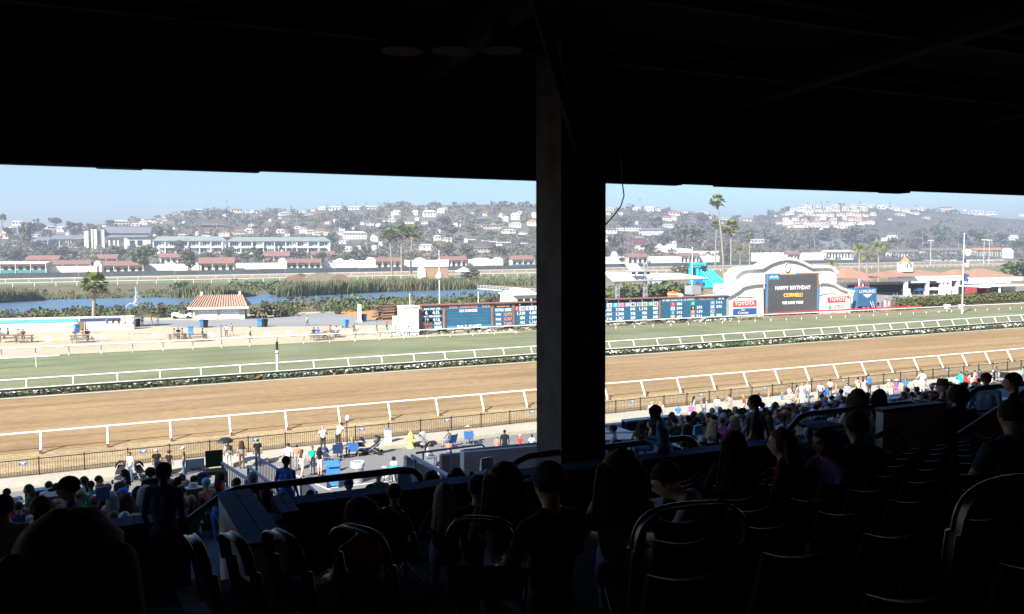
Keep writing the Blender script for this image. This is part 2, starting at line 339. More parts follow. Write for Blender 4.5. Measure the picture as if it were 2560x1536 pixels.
# hills: crest line and depth as read from the picture
CREST = [(-700, 604), (0, 592), (150, 586), (230, 566), (290, 556), (390, 547), (460, 534), (520, 529), (620, 529), (700, 529), (760, 524), (830, 519), (900, 517), (960, 517), (1000, 513), (1060, 514), (1200, 513), (1340, 513), (1500, 522), (1640, 521), (1720, 532), (1800, 547), (1880, 549), (1940, 530), (2000, 520), (2100, 517), (2200, 518), (2260, 524), (2350, 531), (2430, 537), (2500, 546), (2560, 550), (3300, 565)]
HZ0 = [(0, 610), (700, 660), (1280, 760), (1900, 980), (2560, 1180)]
HZ1 = [(0, 1000), (300, 1250), (500, 1500), (1300, 1600), (1900, 2150), (2560, 2350)]
def hbase(px): return horizon(px)+FPX*CAM_H/interp(px, HZ0)
def hill_d(px, py):
    yb = hbase(px); yc = interp(px, CREST); t = (yb-py)/(yb-yc); z0, z1 = interp(px, HZ0), interp(px, HZ1)
    return z0*(z1/z0)**max(0, min(1.05, t))
def hill_pt(px, py): return at(px, py, hill_d(px, py))
b = MB(); nx, nt_ = 260, 36; vs = []
for i in range(nx+1):
    px = -700+4000*i/nx
    for j in range(nt_+3):
        t = j/nt_; yb = hbase(px); yc = interp(px, CREST)
        if j <= nt_:
            py = lerp(yb, yc, t); p = hill_pt(px, py)
            h = mnoise.fractal(Vector((p.x*0.004, p.y*0.004, 0)), 1.0, 2.0, 5)*4*min(1, t*3)*(1-t*0.7)-3.0*min(1, t*3)*(1-t)
            if j == 0: p.z = -1.0
            vs.append((p.x, p.y, p.z+h))
        else:
            p = at(px, yc, interp(px, HZ1)*(1+0.25*(j-nt_))); vs.append((p.x, p.y, max(-2, p.z*(0.55 if j == nt_+1 else 0))))
w = nt_+3
b.add(vs, [(i*w+j, (i+1)*w+j, (i+1)*w+j+1, i*w+j+1) for i in range(nx) for j in range(w-1)], 0, True)
tag(b.build('hills', M_HILL), kind='structure')

# ================================================================ RAILS AND FENCES
def rail(name, label, cat, line, x0, x1, sp, h, over, rr=0.07, pr=0.05, xoff=0.0, pm=None, rm=None, group=None, knob=None, bend=False):
    t = thing(name, label, cat, line.p((x0+x1)/2), 0, group)
    pm = pm or M_WHITE; rm = rm or M_WHITE; o = t.location
    b = MB(); n = max(2, int((x1-x0)/12))
    b.tube([line.p(lerp(x0, x1, i/n), h, over)-o for i in range(n+1)], rr, 0, 8); b.build('rail', rm, t)
    b = MB()
    if bend: b.tube([(0, 0, 0), (0, 0.02*np.sign(over), h*0.45), (0, over*0.45, h*0.75), (0, over, h-rr*0.5)], pr, 0, 7)
    else: b.tube([(0, 0, 0), (0, over, h-rr*0.5)], pr, 0, 7)
    if knob: b.lathe([(pr*1.5, h-0.05), (pr*1.9, h+0.05), (pr*1.3, h+0.17), (0.01, h+0.19)], (0, over, 0), 8)
    me = b.mesh('post', pm)
    x = x0+xoff
    while x <= x1: inst('post', me, t, line.p(x)-o); x += sp
    return t
M_RUST = mat('post_foot_wood', (0.16, 0.095, 0.05), 0.9, 0.3, 4)
orail = rail('outer_rail', 'white outer rail with leaning posts along the near edge of the dirt track', 'rail', LO, -14, 112, 4.14, 1.36, 0.75, 0.075, 0.085, xoff=0.62)
b = MB(); b.box((0, 0, 0.0), (0.16, 0.2, 0.5)); me = b.mesh('post_foot', M_RUST)
x = -14+0.62
while x <= 112: inst('post_foot', me, orail, LO.p(x, 0.02, -0.25)-orail.location); x += 4.14
rail('inner_rail', 'white rail with leaning posts between the flower bed and the turf', 'rail', LW, -26, 190, 4.1, 1.2, 0.65, 0.085, 0.08, xoff=1.1)
kr = rail('low_rail', 'low dark rail with a pale top along the flower bed', 'rail', LK, -26, 190, 3.7, 0.84, -0.25, 0.05, 0.035, xoff=0.7, pm=M_FENCEBLK)
b = MB(); b.add([LK.p(-26, .6, -.27)-kr.location, LK.p(190, .6, -.27)-kr.location, LK.p(190, .79, -.27)-kr.location, LK.p(-26, .79, -.27)-kr.location, LK.p(-26, .6, -.22)-kr.location, LK.p(190, .6, -.22)-kr.location, LK.p(190, .79, -.22)-kr.location, LK.p(-26, .79, -.22)-kr.location], [(0, 1, 2, 3), (7, 6, 5, 4), (0, 4, 5, 1), (2, 6, 7, 3), (0, 3, 7, 4), (1, 5, 6, 2)])
b.build('board', mat('dark_green_board', (0.02, 0.022, 0.016), 0.8, 0.2, 1), kr)
rail('turf_rail', 'white gooseneck rail on the infield side of the turf', 'rail', LT, -30, 210, 3.9, 1.38, -0.6, 0.09, 0.07, xoff=0.4, bend=True)
LX = Line((115, 917), (300, 907))
rail('portable_rail', 'short loose white rail standing on the turf at the left edge', 'rail', LX, gnd(-150, 931).x, gnd(150, 915).x, 3.9, 1.3, -0.3, 0.09, 0.07, xoff=2.0)
LPC = Line((130, 857), (1036, 836))
t = thing('wire_fence', 'low wire fence hung with white notices beside the picnic tables', 'fence', LPC.p(10))
o = t.location; x0, x1 = gnd(130, 857).x, gnd(1036, 836).x
b = MB(); b.tube([LPC.p(x0, 1.15)-o, LPC.p(x1, 1.15)-o], 0.035, 0, 6); b.build('top_rail', M_STEEL, t)
b = MB(); b.tube([(0, 0, 0), (0, 0, 1.16)], 0.035, 0, 6); me = b.mesh('post', M_STEEL)
x = x0
while x <= x1: inst('post', me, t, LPC.p(x)-o); x += 3.6
for px in (122, 235, 256, 388, 528, 668, 722, 925, 1000):
    p = gnd(px, interp(px, [(130, 857), (1036, 836)])); b = MB(); b.box((0, -0.05, 0), (0.85, 0.03, 0.7)); b.build('notice', M_WHITE, t, LPC.p(p.x, 0.75)-o)
rail('backstretch_rail', 'white rail with posts on the near side of the backstretch', 'rail', LB, -120, 720, 8.0, 1.75, 0, 0.16, 0.12)
rail('backstretch_rail', 'white rail on the far side of the backstretch below the screen fence', 'rail', LB2, -140, 900, 10.0, 1.6, 0, 0.2, 0.12)
# woven screen fence behind the backstretch
M_SCREEN = mat('dark_green_screen', (0.085, 0.1, 0.1), 0.9, 0.25, 0.05, stretch=(1, 1, 0.2))
t = thing('screen_fence', 'long dark grey-green screen fence in front of the red-roofed barns', 'fence', LS.p(300)); o = t.location
x = -220
while x < 1150:
    b = MB(); h = 3.1+random.uniform(-.15, .15); b.add([LS.p(x, 0)-o, LS.p(x+18, 0)-o, LS.p(x+18, h)-o, LS.p(x, h)-o, LS.p(x, 0, .1)-o, LS.p(x+18, 0, .1)-o, LS.p(x+18, h, .1)-o, LS.p(x, h, .1)-o], [(0, 1, 2, 3), (4, 7, 6, 5), (3, 2, 6, 7), (0, 3, 7, 4), (1, 5, 6, 2)]); b.build('panel', M_SCREEN, t)
    x += 18.08
# spectators' fence: pickets and rings joined panel by panel
t = thing('picket_fence', 'black metal picket fence between the apron and the track', 'fence', LF.p(30, 0.24)); o = t.location
PW = 2.45; b = MB()
b.box((PW/2, 0, 1.0), (PW, 0.045, 0.05)); b.box((PW/2, 0, 0.07), (PW, 0.04, 0.035)); b.box((PW/2, 0, 0.27), (PW, 0.03, 0.025))
for i in range(1, 17): b.box((PW*i/17, 0, 0.535), (0.018, 0.018, 0.93))
for i in range(17):
    c = PW*(i+.5)/17; q = []
    for k in range(8): q.append((c+0.055*math.cos(k*math.pi/4), 0, 0.17+0.055*math.sin(k*math.pi/4)))
    for k in range(8): a, d = Vector(q[k]), Vector(q[(k+1) % 8]); b.tube([a, d], 0.011, 0, 4, cap=False)
pme = b.mesh('panel', M_FENCEBLK); b = MB(); b.box((0, 0, 0.54), (0.07, 0.07, 1.08)); b.box((0, 0, 1.09), (0.085, 0.085, 0.03)); qme = b.mesh('post', M_FENCEBLK)
for i in range(46):
    x = -12+i*(PW+0.0)
    inst('panel', pme, t, LF.p(x, 0.24)-o, LF.ang); inst('post', qme, t, LF.p(x, 0.24)-o, LF.ang)
M_SIGNB = mat('blue_sign', (0.06, 0.16, 0.36), 0.5, 0.1, 2)
b = MB(); b.box((0, -.05, 0), (0.42, 0.02, 0.22), 0); b.box((0, -.065, 0.05), (0.32, 0.01, 0.05), 1); b.box((0, -.065, -0.04), (0.14, 0.01, 0.05), 1); sme = b.mesh('sign', [M_SIGNB, M_WHITE])
for px, py in ((57, 1161), (358, 1131), (640, 1104), (904, 1075), (1117, 1053), (1330, 1032), (1581, 1007), (1753, 990), (1913, 976), (2110, 957), (2370, 931)):
    p = onP(px, py, LF.y(gnd(px, py+40).x)); inst('sign', sme, t, LF.p(p.x, 1.06)-o, LF.ang)
# distance pole
p = gnd(694, 943); t = thing('distance_pole', 'tall white distance pole with black top standing in the flower bed', 'pole', p)
part('shaft', M_WHITE, t, lambda b: b.tube([(0, 0, 0), (0, 0, 2.55)], 0.13, 0, 10))
part('top', M_FENCEBLK, t, lambda b: (b.tube([(0, 0, 2.55), (0, 0, 3.9)], 0.135, 0, 10)))
part('ball', M_WHITE, t, lambda b: b.ellips((0, -.06, 2.78), (.19, .19, .19)))
# flower bed plants: one mass of low leaves and white blooms
b = MB(); xx = rng.uniform(-22, 160, 9000)
for x in xx:
    clump = mnoise.noise(Vector((x*0.13, 3.1, 0)))
    o_ = random.uniform(0.7, 3.6); y = LD.y(x)+o_
    if y > LK.y(x)+1.6: continue
    h = random.uniform(0.08, 0.5)*(1+0.5*clump); s = random.uniform(0.1, 0.22)
    white = random.random() < max(0.03, 0.3+0.75*clump) and h > 0.22
    n = Vector((random.gauss(0, .5), random.gauss(-.25, .5), 1)).normalized(); u = n.orthogonal().normalized()*s; v = n.cross(u)
    c = Vector((x, y, h+0.05)); rr_ = random.random()
    b.add([c-u-v*.7, c+u-v*.6, c+u*.8+v, c-u*.7+v*.8], [(0, 1, 2, 3)], 2 if white else (3 if rr_ < .03 else (0 if rr_ < .6 else 1)))
tag(b.build('flowering_plants', [M_LEAFG[0], M_LEAFG[1], mat('white_petals', (0.6, 0.6, 0.58), 0.8, 0.15, 3), mat('orange_petals', (0.5, 0.15, 0.05), 0.8, 0.2, 3)]), 'white flowering bedding plants along the inner edge of the dirt', 'flowers', kind='stuff')
# ================================================================ VEGETATION
def leaves(b, blobs, n, size, mats=3, shell=0.55, up=0.25):
    w = np.array([bb[1][0]*bb[1][1]*bb[1][2] for bb in blobs])**0.67; w = w/w.sum()
    idx = rng.choice(len(blobs), n, p=w)
    for i in idx:
        c, r3 = blobs[i]; d = Vector(rng.normal(size=3)).normalized(); rr = shell+(1-shell)*random.random()**0.6
        p = Vector((c[0]+d.x*r3[0]*rr, c[1]+d.y*r3[1]*rr, c[2]+d.z*r3[2]*rr))
        nn = (d*0.8+Vector(rng.normal(size=3))*0.7+Vector((0, 0, up))).normalized(); u = nn.orthogonal().normalized()
        a = random.uniform(0, 6.28); v = nn.cross(u); u, v = u*math.cos(a)+v*math.sin(a), v*math.cos(a)-u*math.sin(a)
        s = size*random.uniform(0.55, 1.35); t = s*random.uniform(0.6, 1.0)
        b.add([p-u*s, p-v*t*.8, p+u*s*.9, p+v*t], [(0, 1, 2, 3)], random.choice((0, 0, 0, 1, 1, 2)) if mats == 3 else 0)
def crown_mesh(name, mats, kind, n, size):
    b = MB(); bl = []
    if kind == 'round':
        for k in range(11):
            a = random.uniform(0, 6.28); r = random.uniform(0, .3); bl.append(((r*math.cos(a), r*math.sin(a), random.uniform(.36, .82)), (random.uniform(.14, .25), random.uniform(.14, .25), random.uniform(.1, .19))))
    elif kind == 'open':
        for k in range(9):
            a = k*2.4; r = random.uniform(.1, .36); bl.append(((r*math.cos(a), r*math.sin(a), random.uniform(.3, .88)), (random.uniform(.09, .19), random.uniform(.09, .19), random.uniform(.07, .13))))
    elif kind == 'flat':
        for k in range(10):
            a = k*2.4; r = random.uniform(.05, .38); bl.append(((r*math.cos(a), r*math.sin(a), random.uniform(.62, .9)), (random.uniform(.13, .2), random.uniform(.13, .2), random.uniform(.08, .14))))
    elif kind == 'tall':
        for k in range(8): z = .18+.76*k/7; bl.append(((random.uniform(-.1, .1), random.uniform(-.1, .1), z), (.3*(1.15-z), .3*(1.15-z), .13)))
    else:
        for k in range(10):
            a = random.uniform(0, 6.28); r = random.uniform(0, .34); bl.append(((r*math.cos(a), r*math.sin(a), random.uniform(.15, .62)), (random.uniform(.14, .25), random.uniform(.14, .25), random.uniform(.18, .32))))
    leaves(b, bl, n, size); return b.mesh(name, mats)
def trunk_mesh(kind):
    b = MB(); b.tube([(0, 0, -.03), (.01, 0, .2), (-.01, .02, .4), (.01, .01, .58)], [.035, .028, .02, .01], 0, 7)
    for k in range(5):
        a = k*1.9; z = .25+.06*k; b.tube([(0, 0, z), (.1*math.cos(a), .1*math.sin(a), z+.12), (.24*math.cos(a), .24*math.sin(a), z+.27)], [.014, .01, .004], 0, 5)
    return b.mesh('trunk', M_TRUNK)
TRUNK = trunk_mesh(0); CR = {}
for sp, ml in (('olive', M_LEAF), ('brown', M_LEAFB), ('green', M_LEAFG)):
    for kd in ('round', 'open', 'flat', 'tall', 'bush'):
        CR[sp, kd] = [crown_mesh('crown', ml, kd, 460, 0.062) for _ in range(2)]
        CR[sp, kd, 's'] = [crown_mesh('crown', ml, kd, 120, 0.11)]
ORD = ['first', 'second', 'third', 'fourth', 'fifth', 'sixth', 'seventh', 'eighth', 'ninth', 'tenth', 'eleventh', 'twelfth', 'thirteenth', 'fourteenth', 'fifteenth', 'sixteenth', 'seventeenth', 'eighteenth', 'nineteenth', 'twentieth', 'twenty-first', 'twenty-second', 'twenty-third', 'twenty-fourth', 'twenty-fifth', 'twenty-sixth', 'twenty-seventh', 'twenty-eighth', 'twenty-ninth', 'thirtieth', 'thirty-first', 'thirty-second', 'thirty-third']
def tree(px, yt, yb, wpx, sp, kd, label, group=None, depth=None, small=False, p=None):
    d = depth or hill_d(px, yb); p = p or at(px, yb, d)
    h = (yb-yt)*d/FPX; w = wpx*d/FPX
    nm = 'bush' if kd == 'bush' else 'tree'
    t = thing(nm, label, nm, p, random.uniform(0, 6.28), group, (w*1.05, w*1.05, h*1.04))
    inst('crown', random.choice(CR[(sp, kd, 's') if small else (sp, kd)]), t)
    if kd != 'bush': inst('trunk', TRUNK, t)
    return t
ADJ = {'olive': 'grey-green', 'brown': 'brownish', 'green': 'bright green'}
KND = {'round': 'rounded', 'open': 'open-crowned', 'flat': 'flat-topped', 'tall': 'tall narrow', 'bush': 'low spreading'}
def zone_trees(rows, where, group):
    rows = sorted(rows); cnt = {}
    tot = {}
    for r in rows: k = (r[4], r[5]); tot[k] = tot.get(k, 0)+1
    for r in rows:
        px, yt, yb, w, sp, kd = r[:6]; k = (sp, kd); n = cnt.get(k, 0); cnt[k] = n+1
        nm = 'bush' if kd == 'bush' else 'tree'
        lab = f'{KND[kd]} {ADJ[sp]} {nm} {where}' if tot[k] == 1 else f'{ORD[n]} {KND[kd]} {ADJ[sp]} {nm} from left {where}'
        tree(px, yt, yb, w, sp, kd, lab, group, r[6] if len(r) > 6 else None)
zone_trees([(65, 550, 624, 56, 'olive', 'round'), (6, 535, 570, 26, 'olive', 'flat'), (24, 565, 606, 34, 'olive', 'round'), (138, 540, 582, 36, 'olive', 'flat'), (92, 547, 582, 18, 'olive', 'open'), (100, 552, 586, 34, 'brown', 'round'), (176, 552, 590, 44, 'olive', 'open'), (200, 556, 588, 26, 'olive', 'round'), (230, 558, 592, 26, 'brown', 'round'),
            (45, 615, 652, 62, 'olive', 'bush'), (12, 618, 652, 40, 'olive', 'bush'), (142, 612, 652, 64, 'brown', 'bush'), (120, 618, 650, 40, 'olive', 'bush'), (208, 598, 622, 44, 'brown', 'round'), (238, 606, 622, 50, 'olive', 'bush'), (186, 622, 648, 24, 'brown', 'round'), (95, 600, 622, 30, 'brown', 'round')],
           'beyond the barns left of the church', 'trees left of the church')
def sd(px, k=1.0):
    """depth of the screen fence at a column"""
    x = gnd(px, interp(px, [(0, 697), (2400, 652)])); return proj(x)[2]*k
zone_trees([(295, 612, 655, 56, 'brown', 'round'), (265, 618, 652, 44, 'olive', 'bush'), (362, 616, 684, 76, 'green', 'round', sd(362, 1.01)), (472, 624, 682, 62, 'green', 'round', sd(472, 1.01)), (397, 562, 600, 44, 'brown', 'round'), (425, 570, 600, 30, 'olive', 'round'), (450, 600, 636, 46, 'olive', 'round'), (487, 598, 632, 40, 'brown', 'round'), (520, 624, 650, 54, 'olive', 'bush'), (572, 618, 650, 46, 'green', 'round'), (646, 616, 662, 56, 'green', 'round', sd(646, 1.12)), (612, 628, 655, 44, 'brown', 'round'), (236, 642, 678, 22, 'olive', 'open', sd(236, 1.08)), (598, 596, 628, 18, 'olive', 'tall'), (625, 598, 630, 24, 'brown', 'round'), (700, 606, 636, 24, 'brown', 'open'), (318, 596, 622, 22, 'olive', 'tall'), (330, 604, 625, 26, 'olive', 'bush'), (375, 606, 630, 40, 'olive', 'bush')],
           'between the church and the office buildings', 'trees between the barns and the offices')
zone_trees([(805, 630, 664, 34, 'green', 'round', sd(805, 1.05)), (738, 622, 645, 50, 'olive', 'bush'), (905, 622, 658, 74, 'brown', 'bush'), (872, 628, 660, 42, 'green', 'bush'), (868, 548, 582, 46, 'brown', 'round'), (832, 590, 618, 28, 'olive', 'round'), (855, 615, 636, 30, 'olive', 'open'), (1122, 606, 645, 54, 'brown', 'round'), (1165, 608, 645, 46, 'brown', 'round'), (1256, 612, 655, 46, 'olive', 'round', sd(1256, 1.15)), (1232, 608, 645, 30, 'olive', 'open'), (1320, 624, 650, 44, 'green', 'bush'), (1085, 640, 652, 22, 'green', 'bush'), (960, 560, 590, 60, 'olive', 'round'), (1000, 548, 582, 40, 'brown', 'round'), (1110, 535, 570, 44, 'brown', 'round'), (1075, 556, 572, 34, 'olive', 'bush'), (1180, 556, 585, 46, 'olive', 'bush'), (1225, 572, 590, 40, 'olive', 'bush'), (1130, 560, 596, 60, 'olive', 'round')],
           'behind the barns left of the pillar', 'trees left of the pillar')
zone_trees([(1540, 574, 632, 54, 'brown', 'round'), (1512, 606, 652, 40, 'brown', 'round'), (1702, 556, 628, 70, 'olive', 'round'), (1660, 575, 626, 56, 'brown', 'round'), (1745, 560, 632, 66, 'olive', 'round'), (1620, 600, 636, 44, 'brown', 'round'), (1815, 606, 655, 40, 'brown', 'open'), (1890, 614, 652, 50, 'green', 'bush'), (1988, 602, 634, 34, 'brown', 'open'), (1935, 582, 620, 60, 'olive', 'round'), (1872, 572, 612, 70, 'olive', 'round'), (1640, 540, 580, 60, 'olive', 'round'), (1560, 540, 575, 60, 'olive', 'round'), (1755, 530, 560, 56, 'brown', 'round'), (1555, 640, 655, 26, 'brown', 'bush', sd(1555, 0.99))],
           'between the pillar and the arched board', 'trees right of the pillar')
zone_trees([(2062, 574, 612, 60, 'olive', 'round'), (2125, 566, 616, 70, 'olive', 'round'), (2030, 590, 618, 44, 'brown', 'bush'), (2180, 580, 616, 50, 'brown', 'round'), (2240, 588, 622, 40, 'green', 'open'), (2300, 570, 622, 56, 'olive', 'round'), (2350, 562, 622, 56, 'green', 'round'), (2405, 572, 622, 50, 'brown', 'round'), (2450, 570, 622, 64, 'olive', 'round'), (2500, 580, 622, 44, 'olive', 'open'), (2545, 596, 632, 44, 'green', 'round'), (2275, 596, 624, 36, 'brown', 'bush'), (2215, 596, 634, 40, 'olive', 'bush')],
           'on the flat right of the arched board', 'trees right of the arched board')
p = gnd(2550, 690); tree(2550, 630, 690, 100, 'green', 'bush', 'bright green rounded bush at the right edge above the tiled roof', None, proj(p)[2], p=p)
p = gnd(1176, 697); tree(1176, 663, 697, 62, 'olive', 'bush', 'dark rounded bush beside the small white tent', None, proj(p)[2], p=p)
p = gnd(1712, 688); tree(1712, 656, 688, 66, 'olive', 'bush', 'dark bush left of the inflatable water slide', None, proj(p)[2], p=p)

# ---------------------------------------------------------------- palms
def fan_palm(n, droop=0.9):
    """crown of a fan palm, unit radius, centred on the growing point"""
    b = MB()
    for k in range(n):
        th = random.uniform(-.55, 1.45); ph = k*2.39996+random.uniform(-.2, .2)
        d = Vector((math.cos(th)*math.cos(ph), math.cos(th)*math.sin(ph), math.sin(th))); L = random.uniform(.42, .6)
        s = d.cross(Vector((0, 0, 1))).normalized() if abs(d.z) < .98 else Vector((1, 0, 0)); up = s.cross(d).normalized()
        base = d*L; mi = 2 if th < -.35 else (0 if th > .2 and random.random() < .7 else 1)
        for j in range(-4, 5):
            a = j*.27; tip = base+(d*math.cos(a)+s*math.sin(a))*random.uniform(.36, .52)-Vector((0, 0, 1))*(.16*droop*random.random()+.08*abs(a))
            w = .085; q = (d*math.cos(a)+s*math.sin(a)).cross(up).normalized()*w; mid = base.lerp(tip, .55)+up*.03
            b.add([base, mid-q, tip, mid+q], [(0, 1, 2, 3)], mi)
        b.tube([Vector((0, 0, 0)), base], .012, mi, 3, cap=False)
    for k in range(26):
        ph = k*2.4; r = random.uniform(.1, .26); z = random.uniform(-.75, -.25); b.add([(0.07*math.cos(ph), .07*math.sin(ph), z+.3), (r*math.cos(ph+.2), r*math.sin(ph+.2), z-.1), (r*math.cos(ph-.2), r*math.sin(ph-.2), z-.05)], [(0, 1, 2)], 2)
    return b.mesh('crown', [M_PALM, M_PALM2, M_PALMDRY])
def feather_palm(n):
    b = MB()
    for k in range(n):
        th = random.uniform(.1, 1.4); ph = k*2.39996; d = Vector((math.cos(ph), math.sin(ph), 0)); pts = []
        L = random.uniform(.8, 1.1)
        for i in range(7):
            s = i/6; ang = th-1.9*s*s; pts.append((pts[-1] if pts else Vector((0, 0, 0)))+(d*math.cos(ang)+Vector((0, 0, math.sin(ang))))*(L/6 if i else 0))
        side = d.cross(Vector((0, 0, 1)))
        for i in range(1, 7):
            for sg in (-1, 1):
                for q in range(3):
                    o = pts[i-1].lerp(pts[i], q/3); tip = o+side*sg*random.uniform(.12, .22)+(pts[i]-pts[i-1])*.9-Vector((0, 0, random.uniform(.02, .14)))
                    e = (pts[i]-pts[i-1])*.22; b.add([o, o+e, tip], [(0, 1, 2)], random.choice((0, 1, 1)))
        b.tube(pts, .01, 2, 3, cap=False)
    return b.mesh('crown', [M_PALM, M_PALM2, M_PALMDRY])
FANS = [fan_palm(44) for _ in range(3)]; FEATH = [feather_palm(20) for _ in range(2)]; FANS_S = fan_palm(12)
def palm(px, yc, yb, rpx, kind, label, group=None, depth=None, lean=0, xb=None, tr=0.3, small=False):
    xb = px if xb is None else xb
    if depth is None: q = gnd(xb, yb); depth = proj(q)[2]
    base = at(xb, yb, depth); c = at(px, yc, depth); r = rpx*depth/FPX
    t = thing('palm_tree', label, 'palm', base, 0, group)
    o = inst('crown', FANS_S if small else random.choice(FANS if kind == 'fan' else FEATH), t, c-base, random.uniform(0, 6), r)
    b = MB(); v = c-base; side = Vector((v.x, v.y, 0)); path = [Vector((0, 0, -.3)), side*.15+Vector((0, 0, v.z*.3)), side*.45+Vector((0, 0, v.z*.62)), v-Vector((0, 0, r*.1))]
    b.tube(path, [tr*1.25, tr, tr*.85, tr*.75], 0, 8 if not small else 4); b.build('trunk', M_PALMTR, t); return t
palm(237, 712, 826, 40, 'fan', 'single short fan palm beside the retaining wall left of the kiosk', xb=234, tr=0.32)
palm(974, 590, 688, 24, 'fan', 'leftmost of the three tall fan palms left of the pillar', 'three tall fan palms', xb=980, tr=.5)
palm(1003, 583, 686, 27, 'fan', 'middle one of the three tall fan palms left of the pillar', 'three tall fan palms', xb=1004, tr=.55)
palm(1031, 584, 686, 27, 'fan', 'rightmost of the three tall fan palms left of the pillar', 'three tall fan palms', xb=1027, tr=.55)
palm(1793, 504, 711, 23, 'fan', 'tallest fan palm rising above the water slide', 'fan palms behind the water slide', xb=1810, tr=.42)
palm(1791, 562, 676, 15, 'fan', 'slender fan palm half hidden behind the tallest one', 'fan palms behind the water slide', xb=1788, tr=.5)
palm(1827, 572, 702, 27, 'fan', 'broad-headed fan palm right of the tallest one', 'fan palms behind the water slide', tr=.42)
palm(1874, 592, 668, 13, 'fan', 'short fan palm left of the arched board', 'fan palms behind the water slide', tr=.6)
palm(1850, 626, 672, 28, 'feather', 'drooping date palm behind the left wing of the arched board', 'feather palms', tr=.5)
palm(2148, 622, 722, 30, 'feather', 'tall feather palm with pale trunk behind the blue booth', 'feather palms', tr=.4)
palm(2167, 644, 716, 26, 'feather', 'middle feather palm of the group behind the blue booth', 'feather palms', tr=.4)
palm(2196, 618, 716, 32, 'feather', 'rightmost tall feather palm behind the blue booth', 'feather palms', tr=.4)
palm(2079, 660, 700, 22, 'feather', 'low feather palm behind the right wing of the arched board', 'feather palms', tr=.4)
palm(2107, 686, 720, 17, 'feather', 'small feather palm between the arched board and the booth', 'feather palms', tr=.25)
for k in range(26):
    px = random.uniform(1105, 1335) if k < 17 else random.uniform(1200, 1340); yb = random.uniform(528, 555) if k < 17 else random.uniform(592, 604)
    palm(px, yb-random.uniform(12, 20), yb, random.uniform(4.5, 6.5), 'fan', 'slender palm in the grove on the slope left of the pillar', 'palms on the slope', hill_d(px, yb), tr=.35, small=True)
for px, yb, h in ((567, 519, 14), (572, 528, 10), (671, 530, 8), (818, 521, 8), (856, 517, 8), (890, 516, 7), (915, 516, 7), (945, 517, 8), (969, 512, 7), (2020, 518, 8), (2054, 515, 8), (2070, 513, 7), (2150, 514, 7), (2225, 517, 7), (2290, 524, 8), (1600, 508, 8)):
    palm(px, yb-h, yb+6, 4, 'fan', 'tiny palm standing on the skyline of the hills', 'palms on the skyline', hill_d(px, yb+6), tr=.3, small=True)
# ================================================================ HILLSIDE HOUSES AND WOODS
M_H = [M_STUCCO, mat('cream_wall', (0.66, 0.6, 0.49), 0.9, 0.08, .5), mat('tan_wall', (0.45, 0.38, 0.3), 0.9, 0.1, .5), mat('pale_grey_wall', (0.55, 0.55, 0.54), 0.9, 0.1, .5), mat('dark_red_wall', (0.17, 0.05, 0.04), 0.9, 0.1, .5), mat('navy_wall', (0.04, 0.06, 0.11), 0.8, .1, .5)]
M_R = {'w': mat('pale_roof', (0.55, 0.52, 0.48), .9, .1, .4), 'r': mat('red_tile_roof', (0.42, 0.2, 0.14), .9, .15, .4), 'o': mat('orange_tile_roof', (0.55, 0.24, 0.09), .9, .15, .4), 'g': M_GREYROOF, 'b': mat('brown_roof', (0.2, 0.16, 0.13), .9, .15, .4)}
RN = {'w': 'pale roof', 'r': 'red tiled roof', 'o': 'orange tiled roof', 'g': 'grey roof', 'b': 'brown roof'}
WN = ['white', 'cream', 'tan', 'pale grey', 'dark red', 'navy']
def house(px, yb, wpx, hpx, wall, roof, label, group, depth=None, rz=None, flat=False, storeys=1):
    d = depth or hill_d(px, yb); p = at(px, yb, d); w = wpx*d/FPX; h = hpx*d/FPX; dp = min(w, 12)*.8
    rz = -YAW+math.atan((px-1280)/FPX)*-1+random.uniform(-.35, .35) if rz is None else rz
    t = thing('house', label, 'house', p, rz, group)
    rh = h*.32 if not flat else h*.08; wh = h-rh
    part('wall', M_H[wall], t, lambda b: b.box((0, dp/2, wh/2-1), (w, dp, wh+2)))
    def rf(b):
        e = w*.05
        if flat: b.box((0, dp/2, wh+rh/2), (w+e, dp+e, rh))
        else:
            x0, x1, y0, y1 = -w/2-e, w/2+e, -e, dp+e; hip = min(w*.25, dp*.5)
            b.add([(x0, y0, wh), (x1, y0, wh), (x1, y1, wh), (x0, y1, wh), (x0+hip, dp/2, h), (x1-hip, dp/2, h)], [(0, 1, 5, 4), (1, 2, 5), (2, 3, 4, 5), (3, 0, 4), (3, 2, 1, 0)])
    part('roof', M_R[roof], t, rf)
    if wpx >= 13:
        n = max(2, int(wpx/7)); b = MB()
        for s in range(storeys):
            for k in range(n):
                bb = MB(); x = -w/2+w*(k+.5)/n; bb.box((x, -.06, wh*(s+.5)/storeys), (w/n*random.uniform(.3, .6), .12, wh/storeys*.42)); bb.build('window', M_GLASS, t)
    return t
HS = {}
def hz(zone, where, group, rows):
    rows = sorted(rows); tot = {}; cnt = {}
    for r in rows: k = (r[4], r[5]); tot[k] = tot.get(k, 0)+1
    for r in rows:
        k = (r[4], r[5]); n = cnt.get(k, 0); cnt[k] = n+1
        ds = f'{WN[r[4]]} {RN[r[5]].replace(" ","-")}ed house'
        lab = f'{ds} {where}' if tot[k] == 1 else f'{ORD[n]} {ds} from left {where}'
        house(*r[:6], lab, group, storeys=r[6] if len(r) > 6 else 1); HS.setdefault(zone, []).append(r)
